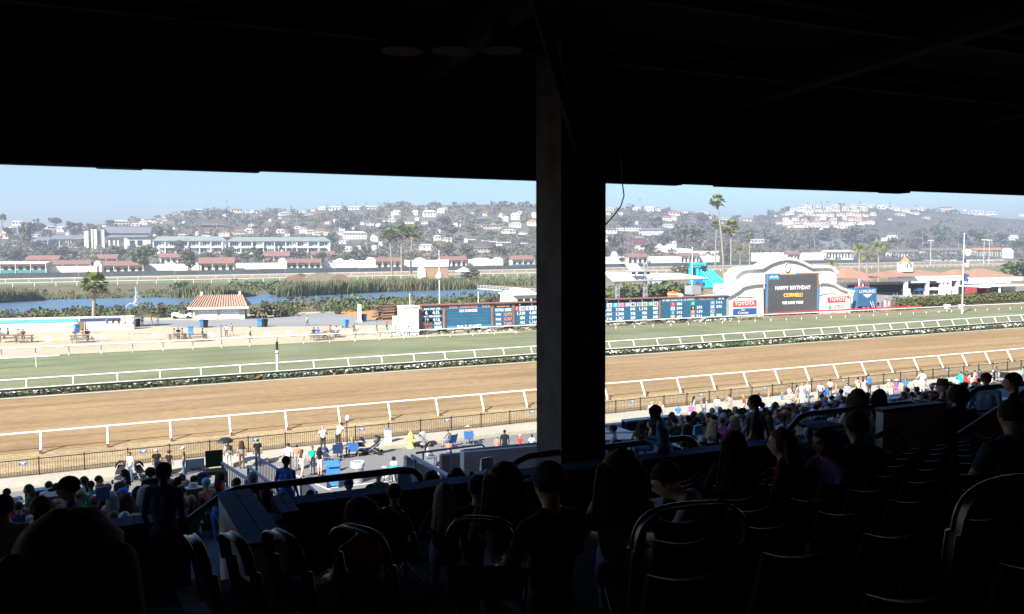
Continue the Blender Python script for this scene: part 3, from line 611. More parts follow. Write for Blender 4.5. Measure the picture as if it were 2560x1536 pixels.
hz('a', 'on the low rise left of the church', 'houses left of the church', [(20, 578, 26, 11, 0, 'w'), (42, 562, 22, 10, 0, 'w'), (62, 564, 22, 9, 3, 'w'), (84, 582, 24, 13, 0, 'r'), (118, 586, 24, 14, 2, 'r'), (152, 576, 18, 10, 0, 'w'), (205, 585, 20, 14, 0, 'o'), (10, 596, 18, 14, 1, 'o'), (170, 589, 12, 7, 0, 'w'), (90, 592, 20, 7, 0, 'w'), (85, 572, 30, 7, 0, 'w'), (128, 572, 18, 7, 1, 'w')])
hz('b', 'on the hill above the office buildings', 'houses above the offices', [(305, 563, 34, 13, 0, 'w', 2), (338, 566, 20, 8, 0, 'w'), (358, 563, 19, 11, 0, 'w', 2), (360, 575, 26, 5, 0, 'w'), (498, 531, 22, 8, 2, 'w'), (592, 531, 28, 10, 0, 'r'), (561, 542, 10, 6, 0, 'w'), (628, 567, 14, 7, 0, 'w'), (624, 583, 18, 12, 0, 'w', 2), (600, 585, 30, 9, 1, 'r'), (560, 589, 26, 9, 0, 'r'), (516, 589, 22, 9, 0, 'r'), (493, 587, 8, 8, 0, 'w'), (458, 594, 20, 9, 1, 'w'), (556, 552, 12, 5, 4, 'r'), (535, 569, 60, 8, 4, 'b'), (658, 540, 8, 4, 0, 'w'), (668, 578, 10, 6, 0, 'w'), (404, 560, 5, 4, 0, 'w'), (417, 563, 5, 4, 0, 'w')])
hz('c', 'on the hill behind the three tall palms', 'houses behind the three palms', [(714, 539, 28, 9, 0, 'w', 2), (775, 538, 28, 5, 0, 'w'), (757, 532, 18, 6, 0, 'w'), (805, 525, 18, 9, 0, 'w'), (838, 526, 32, 10, 0, 'w'), (886, 525, 32, 9, 0, 'w'), (930, 524, 34, 8, 0, 'w'), (990, 538, 24, 12, 0, 'w', 2), (978, 546, 14, 7, 0, 'w'), (820, 559, 16, 5, 1, 'w'), (838, 554, 10, 6, 0, 'w'), (983, 554, 22, 7, 1, 'w'), (702, 583, 20, 10, 0, 'w'), (714, 590, 20, 6, 0, 'w'), (742, 572, 22, 6, 0, 'w'), (757, 582, 18, 13, 0, 'r', 2), (778, 583, 22, 8, 0, 'w'), (800, 580, 24, 7, 2, 'r'), (793, 587, 16, 6, 0, 'w'), (818, 587, 18, 7, 0, 'w'), (845, 586, 22, 8, 0, 'r'), (855, 577, 14, 10, 0, 'w', 2), (888, 596, 56, 18, 0, 'w', 2), (858, 606, 22, 6, 0, 'w'), (868, 627, 26, 11, 0, 'w'), (935, 600, 18, 9, 0, 'w'), (700, 547, 8, 4, 0, 'w'), (925, 563, 20, 8, 3, 'g'), (945, 566, 12, 7, 0, 'w'), (905, 561, 12, 6, 0, 'w'), (950, 612, 12, 8, 0, 'w'), (898, 622, 8, 8, 0, 'w'), (935, 623, 12, 10, 0, 'w')])
hz('d', 'on the hill left of the pillar', 'houses left of the pillar', [(1037, 539, 16, 14, 0, 'w', 2), (1075, 543, 32, 18, 0, 'w', 2), (1102, 534, 18, 13, 0, 'w', 2), (1112, 524, 14, 8, 1, 'r'), (1042, 551, 10, 7, 0, 'w'), (1022, 558, 30, 5, 0, 'w'), (1062, 559, 16, 5, 0, 'w'), (1138, 566, 12, 9, 0, 'w'), (1154, 564, 10, 6, 0, 'w'), (1202, 556, 26, 12, 5, 'g'), (1192, 569, 26, 9, 3, 'b', 1), (1232, 571, 48, 10, 2, 'b'), (1252, 546, 12, 12, 1, 'w'), (1288, 548, 22, 16, 0, 'w', 2), (1332, 562, 26, 12, 0, 'o'), (1336, 544, 10, 14, 0, 'w'), (1288, 566, 30, 10, 0, 'w'), (1272, 582, 34, 9, 0, 'w'), (1305, 585, 26, 6, 0, 'r'), (1212, 541, 12, 8, 1, 'w'), (1065, 622, 34, 12, 1, 'w'), (1300, 536, 14, 8, 0, 'w'), (1265, 552, 12, 12, 0, 'w'), (1120, 601, 30, 7, 1, 'w'), (1095, 598, 16, 10, 1, 'w'), (1205, 628, 40, 10, 2, 'b'), (1245, 618, 22, 8, 1, 'w')])
hz('e', 'on the hill between pillar and arched board', 'houses right of the pillar', [(1525, 528, 20, 9, 0, 'w'), (1592, 526, 20, 9, 0, 'w'), (1622, 529, 24, 13, 0, 'w', 2), (1645, 527, 14, 9, 3, 'g'), (1682, 538, 34, 9, 1, 'r'), (1668, 551, 22, 10, 0, 'r', 2), (1684, 550, 14, 12, 0, 'r', 2), (1712, 534, 16, 8, 1, 'r'), (1770, 548, 18, 7, 1, 'w'), (1762, 534, 18, 6, 0, 'w'), (1808, 550, 28, 6, 0, 'w'), (1868, 554, 32, 10, 1, 'r'), (1572, 576, 62, 14, 3, 'g', 2), (1628, 586, 60, 15, 3, 'g', 2), (1522, 582, 40, 12, 3, 'g', 2), (1598, 610, 28, 20, 4, 'g', 2), (1510, 602, 18, 16, 0, 'g', 2), (1600, 622, 22, 8, 0, 'w'), (1670, 568, 30, 8, 3, 'w'), (1520, 537, 14, 6, 0, 'w'), (1552, 537, 12, 6, 0, 'w'), (1638, 545, 10, 5, 0, 'w'), (1890, 608, 40, 10, 3, 'w')])
rows = []
for j, (y, x0, x1) in enumerate(((521, 2018, 2235), (530, 1985, 2180), (540, 1975, 2200), (551, 1965, 2170), (561, 1950, 2185), (569, 1980, 2110))):
    x = x0
    while x < x1:
        rows.append((x, y+random.uniform(-2, 2), random.uniform(13, 24), random.uniform(7, 11), random.choice((0, 0, 0, 1)), 'w' if y < 532 else random.choice('rrw'), 2 if random.random() < .4 else 1)); x += random.uniform(17, 27)
rows = sorted(rows)
for r in rows: house(*r[:6], 'white house with '+RN[r[5]]+' in the dense cluster on the right-hand hill', 'clustered houses on the right-hand hill', storeys=r[6])
HS['f'] = rows
hz('g', 'on the bare hill at the right', 'houses on the bare hill', [(2238, 527, 20, 8, 0, 'w'), (2262, 531, 24, 8, 0, 'w'), (2300, 527, 26, 8, 0, 'w'), (2285, 536, 24, 6, 0, 'w'), (2250, 540, 24, 7, 1, 'w'), (2365, 523, 30, 6, 1, 'r'), (2412, 527, 8, 5, 0, 'w'), (2440, 536, 34, 10, 0, 'w'), (2478, 537, 24, 8, 0, 'w'), (2315, 548, 18, 6, 1, 'w'), (2436, 538, 16, 5, 0, 'w'), (2556, 540, 16, 6, 0, 'w'), (2230, 598, 26, 10, 0, 'w'), (2530, 600, 26, 12, 0, 'w'), (2210, 600, 14, 6, 0, 'w')])
for k in range(95):
    px = random.uniform(250, 2500)
    if 1345 < px < 1512 or 2230 < px: continue
    yc = interp(px, CREST); py = random.choice((random.uniform(yc+1, yc+14), random.uniform(yc+6, 606)))
    if any(abs(px-r[0]) < r[2]*.6+4 and abs(py-r[1]) < 8 for v in HS.values() for r in v): continue
    r = (px, py, random.uniform(6, 12.5), random.uniform(4, 7), random.choice((0, 0, 1, 3)), random.choice('wwrrb')); wh = 'left of the pillar' if px < 1345 else 'right of the pillar'
    house(*r, f'tiny {WN[r[4]]} house with {RN[r[5]]} scattered on the slopes {wh}', 'scattered houses on the slopes '+wh); HS.setdefault('s', []).append(r)
# trees one can tell apart on the slopes
HP = [(r[0], r[1], r[2]) for v in HS.values() for r in v]
def clear(px, py, m=4): return all(abs(px-a) > w/2+m or py < b-10 or py > b+9 for a, b, w in HP)
SL = [('on the slope above the offices', 390, 700), ('on the slope behind the three palms', 700, 1000), ('on the slope left of the pillar', 1000, 1340), ('on the slope right of the pillar', 1515, 1900), ('on the bare hill at the right', 1900, 2560)]
n = 0
while n < 190:
    px = random.uniform(240, 2560)
    if 1345 < px < 1512: continue
    yc = interp(px, CREST); skyl = random.random() < .34
    py = yc+random.uniform(0, 4) if skyl else random.uniform(yc+6, 612)
    if px > 2190 and 535 < py < 585: continue
    if not clear(px, py): continue
    s = random.uniform(9, 19) if not skyl else random.uniform(7, 15); sp = random.choice(('olive', 'olive', 'brown', 'green')) if px < 1900 else random.choice(('olive', 'brown')); kd = random.choice(('round', 'round', 'open', 'flat', 'tall'))
    wh = next((w for w, a, c in SL if a <= px <= c), 'on the rise beside the church')
    lab = f'small {ADJ[sp]} {KND[kd]} tree '+('on the skyline' if skyl else '')+' '+wh
    tree(px, py-s*(1.1 if kd == 'tall' else .8), py+1, s*(.5 if kd == 'tall' else 1.1), sp, kd, ' '.join(lab.split()), 'trees '+wh, small=True); n += 1
b = MB(); k = 0
def clumps(b, N, ok, smin, smax, q, msel):
    k = 0
    while k < N:
        px = random.uniform(-120, 2680); yc = interp(px, CREST); py = random.uniform(yc-1, hbase(px)-6)
        if not ok(px, py): continue
        d = hill_d(px, py); p = at(px, py, d); s = random.uniform(smin, smax)*d/FPX
        leaves(b, [((p.x, p.y, p.z+s*.25), (s*.62, s*.62, s*.42))], q, s*.24, shell=.75, up=.4); k += 1
        if msel:
            o = msel(px, py)
            for i in range(q): b.m[-1-i] += 3*o
def okw(px, py):
    v = mnoise.noise(Vector((px*.012, py*.03, 1.7)))
    if px > 2190 and 532 < py < 588: return random.random() < .12
    if 1090 < px < 1250 and 580 < py < 612: return random.random() < .1
    return v > -.42+random.uniform(-.2, .2) and clear(px, py, 1)
clumps(b, 4600, okw, 7, 17, 22, lambda px, py: 1 if mnoise.noise(Vector((px*.02, py*.05, 9))) > .1 else 0)
MW = [mat('woods_'+n, c, .85, .35, .2) for n, c in (('olive', (.15, .14, .085)), ('dark', (.095, .095, .06)), ('pale', (.19, .175, .11)), ('brown', (.16, .13, .09)), ('umber', (.11, .095, .07)), ('dry', (.21, .175, .12)))]
tag(b.build('woodland', MW), 'scrub and woodland covering the hills behind the racecourse', 'woodland', kind='stuff')

# ================================================================ BARNS, CHURCH, OFFICES
def wx(px, d): return d/FPX
def slab(px0, px1, yt, yb, d, thick=6.0):
    """upright box standing at depth d, filling px0..px1 x yt..yb as seen; returns centre, size (facing the camera)"""
    p = at((px0+px1)/2, yb, d); return p, (px1-px0)*d/FPX, (yb-yt)*d/FPX
def faceang(px): return -(YAW+math.atan((px-1280)/FPX))
BN = [0]
def barn(px0, px1, yt, ye, yb, k, label, wall=None, gable=None, low=None, group='red-roofed barns behind the backstretch', roofm=None):
    d = sd((px0+px1)/2, k); p = at((px0+px1)/2, yb, d); p.z -= 0.0; u = d/FPX; w = (px1-px0)*u; he = (yb-ye)*u; hr = (yb-yt)*u; dep = 11
    t = thing('barn', label, 'barn', p, -YAW*.55, group)
    wall = wall or M_CREAM
    part('wall', wall, t, lambda b: b.box((0, dep/2+1.2, he/2-1.5), (w*.96, dep, he+3)))
    part('roof', roofm or M_BARNROOF, t, lambda b: (b.add([(-w/2, -1.6, he-.1), (w/2, -1.6, he-.1), (w/2, dep/2+1, hr), (-w/2, dep/2+1, hr), (-w/2, dep+3, he), (w/2, dep+3, he), (-w/2, -1.6, he-.4), (w/2, -1.6, he-.4)], [(0, 1, 2, 3), (3, 2, 5, 4), (0, 3, 4, 6), (1, 7, 5, 2), (6, 7, 1, 0), (6, 4, 5, 7)])))
    n = max(3, int(w/4.2)); bd = MB(); bd.box((0, 0, 0), (w/n*.5, .12, he*.66)); me = bd.mesh('door', M_DARKOPEN); bp = MB(); bp.box((0, 0, he/2), (.25, .25, he)); mp = bp.mesh('post', M_WHITE)
    for i in range(n): inst('door', me, t, (-w*.48+w*.96*(i+.5)/n, 1.12, he*.36))
    for i in range(0, n+1, 2): inst('post', mp, t, (-w*.49+w*.98*i/n, -1.3, 0))
    if low: part('low_panel', low, t, lambda b: b.box((0, -.9, he*.16), (w*.97, .12, he*.36)))
    return t
def white_wall(px0, px1, yt, yb, k, label, gl=None, gr=None, m=None, peaks=()):
    d = sd((px0+px1)/2, k); u = d/FPX; p = at((px0+px1)/2, yb, d); w = (px1-px0)*u; h = (yb-yt)*u; pts = [(-w/2, 0, -2)]
    def dome(c, r, top): return [(c+r*math.cos(a), 0, h*.96+(top-h*.96)*math.sin(a)) for a in [math.pi*(1-i/8) for i in range(9)]]
    if gl: pts += dome(-w/2+gl*u, gl*u, h*1.32)
    else: pts += [(-w/2, 0, h)]
    for q, r, hh in peaks: pts += dome((q-(px0+px1)/2)*u, r*u, h*hh)
    if gr: pts += dome(w/2-gr*u, gr*u, h*1.32)
    else: pts += [(w/2, 0, h)]
    pts += [(w/2, 0, -2)]
    t = thing('stable_wall', label, 'wall', p, -YAW*.55, 'white walls between the barns')
    part('wall', m or M_STUCCO, t, lambda b: b.extrude(pts, (0, 5, 0)))
    part('coping', M_WHITE, t, lambda b: b.box((0, 2.5, h*.9), (w*1.01, 5.3, .25)))
    return t
barn(68, 145, 639, 649, 664, 1.3, 'red-roofed barn behind the grey-roofed shed at the far left')
barn(0-30, 112, 654, 659, 684, 1.03, 'long shed with pale roof and teal boards at the far left', low=M_TEAL, roofm=M_R['w'], wall=M_H[2])
barn(127, 226, 651, 660, 684, 1.09, 'cream barn with small windows and pink roof between white walls', wall=M_CREAM)
white_wall(113, 238, 666, 684, 1.02, 'low white wall with tower end before the cream barn', gl=7)
white_wall(236, 254, 660, 684, 1.03, 'round-topped white gable left of the third barn', gl=8)
barn(252, 357, 653, 663, 684, 1.04, 'red-roofed barn with dark stalls behind the short palm')
barn(240, 292, 636, 646, 662, 1.35, 'red-roofed barn half hidden by trees below the church')
white_wall(357, 472, 660, 682, 1.04, 'white wall behind the bright green tree left of the offices', peaks=((425, 12, 1.15),))
white_wall(470, 503, 657, 682, 1.05, 'cream wall end beside the green tree below the offices', m=M_CREAM)
barn(400, 456, 633, 643, 660, 1.36, 'red-roofed barn behind the white wall below the left office')
barn(497, 585, 644, 658, 680, 1.04, 'red-roofed barn with dark stalls below the left office')
white_wall(584, 700, 658, 680, 1.05, 'long white wall right of the barn below the offices')
barn(658, 724, 629, 640, 656, 1.34, 'red-roofed barn in the back row between the offices')
white_wall(697, 717, 653, 678, 1.03, 'round-topped white gable beside the green-fronted barn', gl=9)
barn(714, 803, 647, 656, 677, 1.04, 'red-roofed barn with green lower boards left of the palms', low=M_TEAL)
barn(778, 838, 628, 637, 655, 1.34, 'red-roofed barn in the back row below the right office')
white_wall(808, 938, 651, 674, 1.04, 'white wall with rounded gable left of the three palms', gr=12, peaks=((850, 9, 1.2), (880, 7, 1.15)))
barn(925, 1003, 644, 653, 674, 1.05, 'red-roofed barn behind the trunks of the three palms')
barn(995, 1033, 625, 634, 652, 1.36, 'small red-roofed barn in the back row right of the palms')
white_wall(1012, 1122, 650, 672, 1.05, 'white wall with rounded gable right of the three palms', peaks=((1050, 13, 1.25),))
barn(1055, 1098, 635, 641, 656, 1.3, 'narrow red-roofed barn behind the white wall')
barn(1102, 1168, 641, 650, 671, 1.05, 'red-roofed barn above the small white tent')
white_wall(1173, 1258, 648, 669, 1.05, 'white wall with two rounded gables left of the teal barn', peaks=((1205, 20, 1.15), (1245, 10, 1.2)))
barn(1278, 1337, 639, 648, 668, 1.05, 'red-roofed barn with teal front beside the pillar', low=M_TEAL)
barn(1272, 1318, 632, 638, 652, 1.3, 'low red-roofed barn behind the teal-fronted one')
white_wall(1490, 1562, 642, 660, 1.06, 'white wall immediately right of the pillar', peaks=((1538, 7, 1.7),))
barn(1568, 1622, 634, 642, 658, 1.05, 'red-roofed barn right of the pillar')
barn(1588, 1640, 625, 631, 644, 1.3, 'pink-roofed barn in the back row right of the pillar', wall=M_STUCCO)
white_wall(1618, 1692, 641, 656, 1.05, 'white wall between two barns right of the pillar')
barn(1700, 1752, 632, 640, 656, 1.06, 'red-roofed barn behind the trunks of the tall fan palms', wall=M_STUCCO)
white_wall(1690, 1800, 628, 646, 1.3, 'long white building behind the fan palms')
white_wall(1752, 1800, 640, 655, 1.05, 'short white wall behind the water slide')
white_wall(1880, 1962, 632, 652, 1.1, 'white wall behind the date palm')
barn(1966, 2003, 627, 635, 650, 1.1, 'small red-roofed barn above the arched board')
white_wall(2003, 2062, 632, 647, 1.1, 'white wall right of the small barn above the arch')
barn(2060, 2140, 625, 630, 646, 1.1, 'white barn with red openings behind the feather palms', wall=M_STUCCO, roofm=M_R['w'])
barn(2222, 2302, 624, 630, 646, 1.1, 'long pale shed left of the cupola', wall=M_STUCCO, roofm=M_R['b'])
barn(2304, 2415, 620, 626, 645, 1.1, 'long cream shed right of the cupola', wall=M_CREAM, roofm=M_R['b'])
white_wall(2410, 2432, 628, 645, 1.08, 'rounded white gable behind the flag pole', gl=10)
barn(2432, 2515, 620, 625, 644, 1.1, 'cream shed between two white gables at the right', wall=M_CREAM, roofm=M_R['o'])
white_wall(2510, 2535, 626, 643, 1.08, 'rounded white gable near the right edge', gl=11)
# roof of a large grey hall beyond
p = at(2110, 632, 1300); u = 1300/FPX; t = thing('grey_hall', 'large grey-roofed hall behind the feather palms', 'building', p, -YAW*.55)
part('wall', M_H[3], t, lambda b: b.box((0, 15, 3), (170*u, 30, 12)))
part('roof', M_GREYROOF, t, lambda b: b.add([(-92*u, -2, 8), (92*u, -2, 8), (70*u, 20, 33*u), (-45*u, 20, 33*u), (92*u, 40, 8), (-92*u, 40, 8)], [(0, 1, 2, 3), (1, 4, 2), (3, 2, 4, 5), (0, 3, 5), (5, 4, 1, 0)]))
# mission-style facade
d = sd(1672, 1.33); u = d/FPX; p = at(1672, 632, d); t = thing('mission_building', 'white mission-style building with a bell tower right of the pillar', 'building', p, -YAW*.55)
part('facade', M_STUCCO, t, lambda b: b.extrude([(-44*u, 0, -2), (-44*u, 0, 10*u), (-26*u, 0, 16*u), (-22*u, 0, 22*u), (-16*u, 0, 17*u), (0, 0, 18*u), (4*u, 0, 22*u), (9*u, 0, 20*u), (16*u, 0, 12*u), (60*u, 0, 9*u), (60*u, 0, -2)], (0, 9, 0)))
part('bell_tower', M_STUCCO, t, lambda b: b.extrude([(10*u, -1, -2)]+[(14.5*u+4.5*u*math.cos(a), -1, 24*u+5*u*math.sin(a)) for a in [math.pi*(1-i/8) for i in range(9)]]+[(19*u, -1, -2)], (0, 4, 0)))
part('opening', M_DARKOPEN, t, lambda b: b.box((14.5*u, -1.2, 23*u), (2.6*u, .3, 4*u)))

# church
d = hill_d(290, 622); u = d/FPX; p = at(290, 622, d); t = thing('church', 'grey church with tall curved tower and pale upright fins on the left', 'church', p, -YAW*.3)
X = lambda px: (px-290)*u
Zy = lambda y: (622-y)*u
part('nave', M_H[3], t, lambda b: b.box((X(320), 9, Zy(608)), (100*u, 16, 30*u)))
part('roof', M_GREYROOF, t, lambda b: (b.add([(X(262), -1, Zy(584)), (X(372), -1, Zy(584)), (X(372), 12, Zy(568)), (X(262), 12, Zy(566)), (X(262), 26, Zy(584)), (X(372), 26, Zy(584))], [(0, 1, 2, 3), (3, 2, 5, 4), (0, 3, 4), (1, 5, 2), (0, 4, 5, 1)]), b.add([(X(258), -4, Zy(593)), (X(366), -4, Zy(592)), (X(366), 4, Zy(583)), (X(262), 4, Zy(583)), (X(258), -4, Zy(595)), (X(366), -4, Zy(594))], [(0, 1, 2, 3), (4, 5, 1, 0)])))
part('tower', mat('slate_grey', (0.13, 0.15, 0.17), .6, .1, .5), t, lambda b: b.extrude([(X(250), -2, -2), (X(250), -2, Zy(568)), (X(253), -2, Zy(563)), (X(257), -2, Zy(566)), (X(260), -2, Zy(572)), (X(260), -2, -2)], (0, 6, 0)))
for px0, px1, yt in ((236, 240, 574), (242, 249, 574), (260, 266, 575), (220, 230, 579)):
    part('fin', M_H[1], t, lambda b: b.box((X((px0+px1)/2), -3, (Zy(yt)-2)/2), ((px1-px0)*u, 3, Zy(yt)+2)))
part('window_wall', M_H[3], t, lambda b: b.extrude([(X(310), -3.5, -1), (X(310), -3.5, Zy(592)), (X(322), -3.5, Zy(600)), (X(372), -3.5, Zy(600)), (X(372), -3.5, -1)], (0, 3, 0)))
for px0, px1 in ((323, 334), (341, 352)): part('window', M_GLASS, t, lambda b: b.box((X((px0+px1)/2), -3.6, Zy(608)), ((px1-px0)*u, .3, 13*u)))
for px in (276, 287, 296): part('buttress', M_H[1], t, lambda b: b.box((X(px), -1.5, Zy(610)), (4*u, 3, 18*u)))
# grey community hall
d = hill_d(150, 616); u = d/FPX; p = at(150, 616, d); t = thing('grey_building', 'low grey-roofed hall with columns left of the church', 'building', p, -YAW*.3)
part('wall', M_H[3], t, lambda b: b.box((0, 10, 7*u), (120*u, 14, 18*u)))
part('roof', M_GREYROOF, t, lambda b: (b.add([(-62*u, -3, 14*u), (-22*u, -3, 14*u), (-26*u, 10, 24*u), (-52*u, 10, 24*u)], [(0, 1, 2, 3)]), b.add([(-24*u, -3, 17*u), (50*u, -3, 17*u), (62*u, 10, 28*u), (-18*u, 10, 28*u), (-24*u, 24, 16*u), (62*u, 24, 16*u)], [(0, 1, 2, 3), (3, 2, 5, 4), (1, 5, 2), (0, 3, 4), (0, 4, 5, 1)])))
for q in (-48, -38, -26, 0, 15, 20, 26): part('column', M_H[1], t, lambda b: b.box((q*u, -2.4, 7*u), (1.6*u, .6, 14*u)))
for q in (-34, 2, -14): part('window', mat('teal_glass', (.03, .16, .15), .3, .2, 1), t, lambda b: b.box((q*u, 2.8, 6*u), (10*u, .3, 8*u)))
# offices with green roofs
def office(px0, px1, yt, ye, yb, label):
    c = (px0+px1)/2; d = hill_d(c, yb+4); u = d/FPX; p = at(c, yb+4, d); w = (px1-px0)*u; he = (yb+4-ye)*u; hr = (yb+4-yt)*u; t = thing('office_building', label, 'building', p, -YAW*.3, 'two office buildings with green roofs')
    part('wall', M_STUCCO, t, lambda b: b.box((0, 9, he/2-1), (w*.97, 14, he+2)))
    part('roof', M_GRNROOF, t, lambda b: b.add([(-w/2, -1, he), (w/2, -1, he), (w/2-14*u, 8, hr), (-w/2+14*u, 8, hr), (w/2, 18, he), (-w/2, 18, he), (-w/2, -1, he-.4), (w/2, -1, he-.4)], [(0, 1, 2, 3), (1, 4, 2), (3, 2, 4, 5), (0, 3, 5), (6, 7, 1, 0), (6, 5, 4, 7)]))
    n = int((px1-px0)/9)
    for s, (z0, z1) in enumerate(((he*.12, he*.4), (he*.6, he*.9))):
        for i in range(n):
            if random.random() < .12: continue
            x = -w*.47+w*.94*(i+.5)/n; ww = w/n*random.choice((.5, .75, .85)); o = part('window', M_GLASS, t, lambda b: b.box((x, 1.95, (z0+z1)/2), (ww, .25, z1-z0))); part('mullion', M_WHITE, o, lambda b: b.box((x, 1.8, (z0+z1)/2), (.25, .1, z1-z0)))
    part('balcony', M_WHITE, t, lambda b: b.box((w*.22, .6, he*.5), (w*.42, 2.6, he*.13)))
    part('balcony', M_WHITE, t, lambda b: b.box((-w*.3, .6, he*.5), (w*.22, 2.6, he*.13)))
    for i in range(0, n+1, 3): part('pier', M_WHITE, t, lambda b: b.box((-w*.485+w*.97*i/n, .9, he*.5), (1.0, 2.2, he)))
office(388, 563, 591, 602, 630, 'left one of the two white office buildings with green hipped roof')
office(576, 826, 593, 603, 630, 'right one of the two white office buildings with green hipped roof')
# parked vehicles
def car_mesh(col):
    b = MB(); b.box((0, 0, .62), (1.8, 4.5, .62), 0); b.box((0, -.15, 1.12), (1.55, 2.6, .55), 1, taper=.82); b.box((0, -.15, 1.42), (1.3, 2.0, .06), 0)
    for sx in (-.85, .85):
        for sy in (-1.4, 1.4): b.tube([(sx-.1, sy, .34), (sx+.1, sy, .34)], .34, 2, 10)
    return b.mesh('car', [col, M_GLASS, M_RUBBER])
CARS = [car_mesh(mat(f'car_paint_{n}', c, .3, .05, 1, coat=.5)) for n, c in (('white', (.75, .75, .75)), ('silver', (.45, .46, .48)), ('dark', (.04, .045, .06)))]
def car(px, py, d, k, label, group, rz=None, s=1.0):
    o = inst('parked_car', CARS[k], None, at(px, py, d), rz if rz is not None else random.uniform(1.2, 1.9), s); tag(o, label, 'car', group)
n = 0
for px in range(2318, 2512, 13):
    if 2350 < px < 2362 or 2392 < px < 2420: continue
    d = 1000; car(px+random.uniform(-2, 2), 653.5-(px-2318)*.004, d, random.choice((0, 0, 0, 1)), 'pale car parked in the row behind the backstretch at the right', 'cars parked behind the backstretch', s=1.7)
car(2262, 651, 1000, 2, 'dark blue car parked left of the pale row', None, s=1.7)
for px, py in ((165, 612), (195, 613), (170, 622), (185, 622), (30, 618), (70, 627), (172, 640), (199, 640), (1180, 602), (1213, 605), (1233, 607), (1250, 609), (1268, 609), (1310, 611), (845, 598)):
    d = hill_d(px, py); car(px, py, d, 0, 'white vehicle parked on the slope among the trees', 'white vehicles on the slope', s=1.9)
# poles
def pole(px, yt, yb, d, r, label, cat='pole', m=None, head=False, group=None, name='light_pole'):
    p = at(px, yb, d); h = (yb-yt)*d/FPX; t = thing(name, label, cat, p, 0, group); part('shaft', m or M_LGREY, t, lambda b: b.tube([(0, 0, -.5), (0, 0, h)], r, 0, 7, r2=r*.6))
    if head: part('lamp_head', M_WHITE, t, lambda b: (b.box((0, 0, h), (d*16/FPX, .8, d*2.4/FPX))))
    return t
for px, yt, yb in ((254, 620, 660), (463, 588, 634), (542, 558, 580), (918, 586, 632), (947, 588, 634), (730, 598, 634), (1676, 560, 612), (1887, 580, 626), (2036, 588, 624), (2082, 592, 626), (2306, 575, 626), (2396, 578, 622)):
    pole(px, yt, yb, hill_d(px, yb), .45, 'thin utility pole among the trees behind the barns', m=M_GREYMID, group='utility poles behind the barns')
pole(2326, 602, 662, 800, .35, 'pale light pole with twin heads right of the cupola', head=True)
pole(2459, 600, 658, 800, .35, 'left one of two light poles near the right edge', head=True); pole(2472, 601, 658, 820, .35, 'right one of two light poles near the right edge', head=True)
# ================================================================ INFIELD VEGETATION
b = MB()
def blades(b, x0, x1, ybase, hpx, n, back=14):
    for _ in range(n):
        px = random.uniform(x0, x1); yb = interp(px, ybase)-random.random()**1.5*back*.25
        q = gnd(px, yb); d = proj(q)[2]; cl = mnoise.noise(Vector((q.x*.12, q.y*.12, 0)))
        h = interp(px, hpx)*d/FPX*random.uniform(.4, .88)*(1+.4*cl); w = random.uniform(.1, .24)
        a = random.uniform(0, 3.14); s = Vector((math.cos(a), math.sin(a), 0))*w; tip = q+Vector((random.gauss(0, .35), random.gauss(0, .35), h)); mid = q.lerp(tip, .6)+s*.3
        b.add([q-s, q+s, mid+s*.7, tip, mid-s*.9], [(0, 1, 2, 3, 4)], random.choice((0, 0, 1, 1, 2)) if cl > -.1 else random.choice((1, 1, 0, 2)))
blades(b, 690, 1190, [(690, 745), (760, 742), (960, 731), (1190, 724)], [(690, 30), (760, 44), (1000, 42), (1150, 36), (1190, 22)], 5200)
blades(b, 425, 640, [(425, 745), (560, 748), (640, 741)], [(425, 18), (470, 40), (560, 42), (610, 26), (640, 14)], 2200)
blades(b, -60, 112, [(-60, 762), (112, 752)], [(-60, 38), (80, 38), (112, 14)], 1600)
blades(b, 112, 430, [(112, 750), (230, 747), (430, 744)], [(112, 8), (200, 14), (330, 9), (430, 12)], 900)
blades(b, 1180, 1345, [(1180, 712), (1345, 716)], [(1180, 14), (1260, 20), (1345, 14)], 800)
tag(b.build('reeds', M_REED), 'tall green reeds along the far bank of the infield lake', 'reeds', kind='stuff')
b = MB()
def scrub(b, x0, x1, yr, sp, n, q=30, off=0):
    for _ in range(n):
        px = random.uniform(x0, x1); py = random.uniform(interp(px, yr[0]), interp(px, yr[1])); g = gnd(px, py); d = proj(g)[2]; s = random.uniform(*sp)*1.35*d/FPX
        k = len(b.m); leaves(b, [((g.x, g.y, s*.35), (s*.6, s*.6, s*.5))], q, s*.16, shell=.6, up=.3); o = off if random.random() < .7 else 3
        if o:
            for i in range(k, len(b.m)): b.m[i] += o
scrub(b, -40, 300, ([(-40, 792), (300, 782)], [(-40, 808), (300, 796)]), (10, 22), 110)
scrub(b, 300, 480, ([(300, 775), (480, 770)], [(300, 792), (480, 788)]), (8, 20), 50)
scrub(b, 690, 1050, ([(690, 764), (900, 760), (1050, 754)], [(690, 796), (800, 785), (1050, 772)]), (10, 24), 120)
scrub(b, 1050, 1345, ([(1050, 752), (1345, 742)], [(1050, 772), (1345, 760)]), (10, 22), 60)
scrub(b, 560, 760, ([(560, 716), (760, 712)], [(560, 735), (760, 728)]), (8, 18), 60)
scrub(b, 112, 640, ([(112, 736), (640, 722)], [(112, 747), (640, 740)]), (6, 12), 70)
scrub(b, 1515, 1750, ([(1515, 735), (1750, 728)], [(1515, 764), (1750, 752)]), (14, 30), 90, 36)
scrub(b, 1180, 1345, ([(1180, 700), (1345, 700)], [(1180, 714), (1345, 716)]), (8, 14), 40)
scrub(b, 690, 1190, ([(690, 722), (960, 712), (1190, 708)], [(690, 744), (960, 730), (1190, 723)]), (10, 20), 150, 26)
scrub(b, 430, 640, ([(430, 724), (640, 722)], [(430, 745), (640, 741)]), (9, 18), 60, 26)
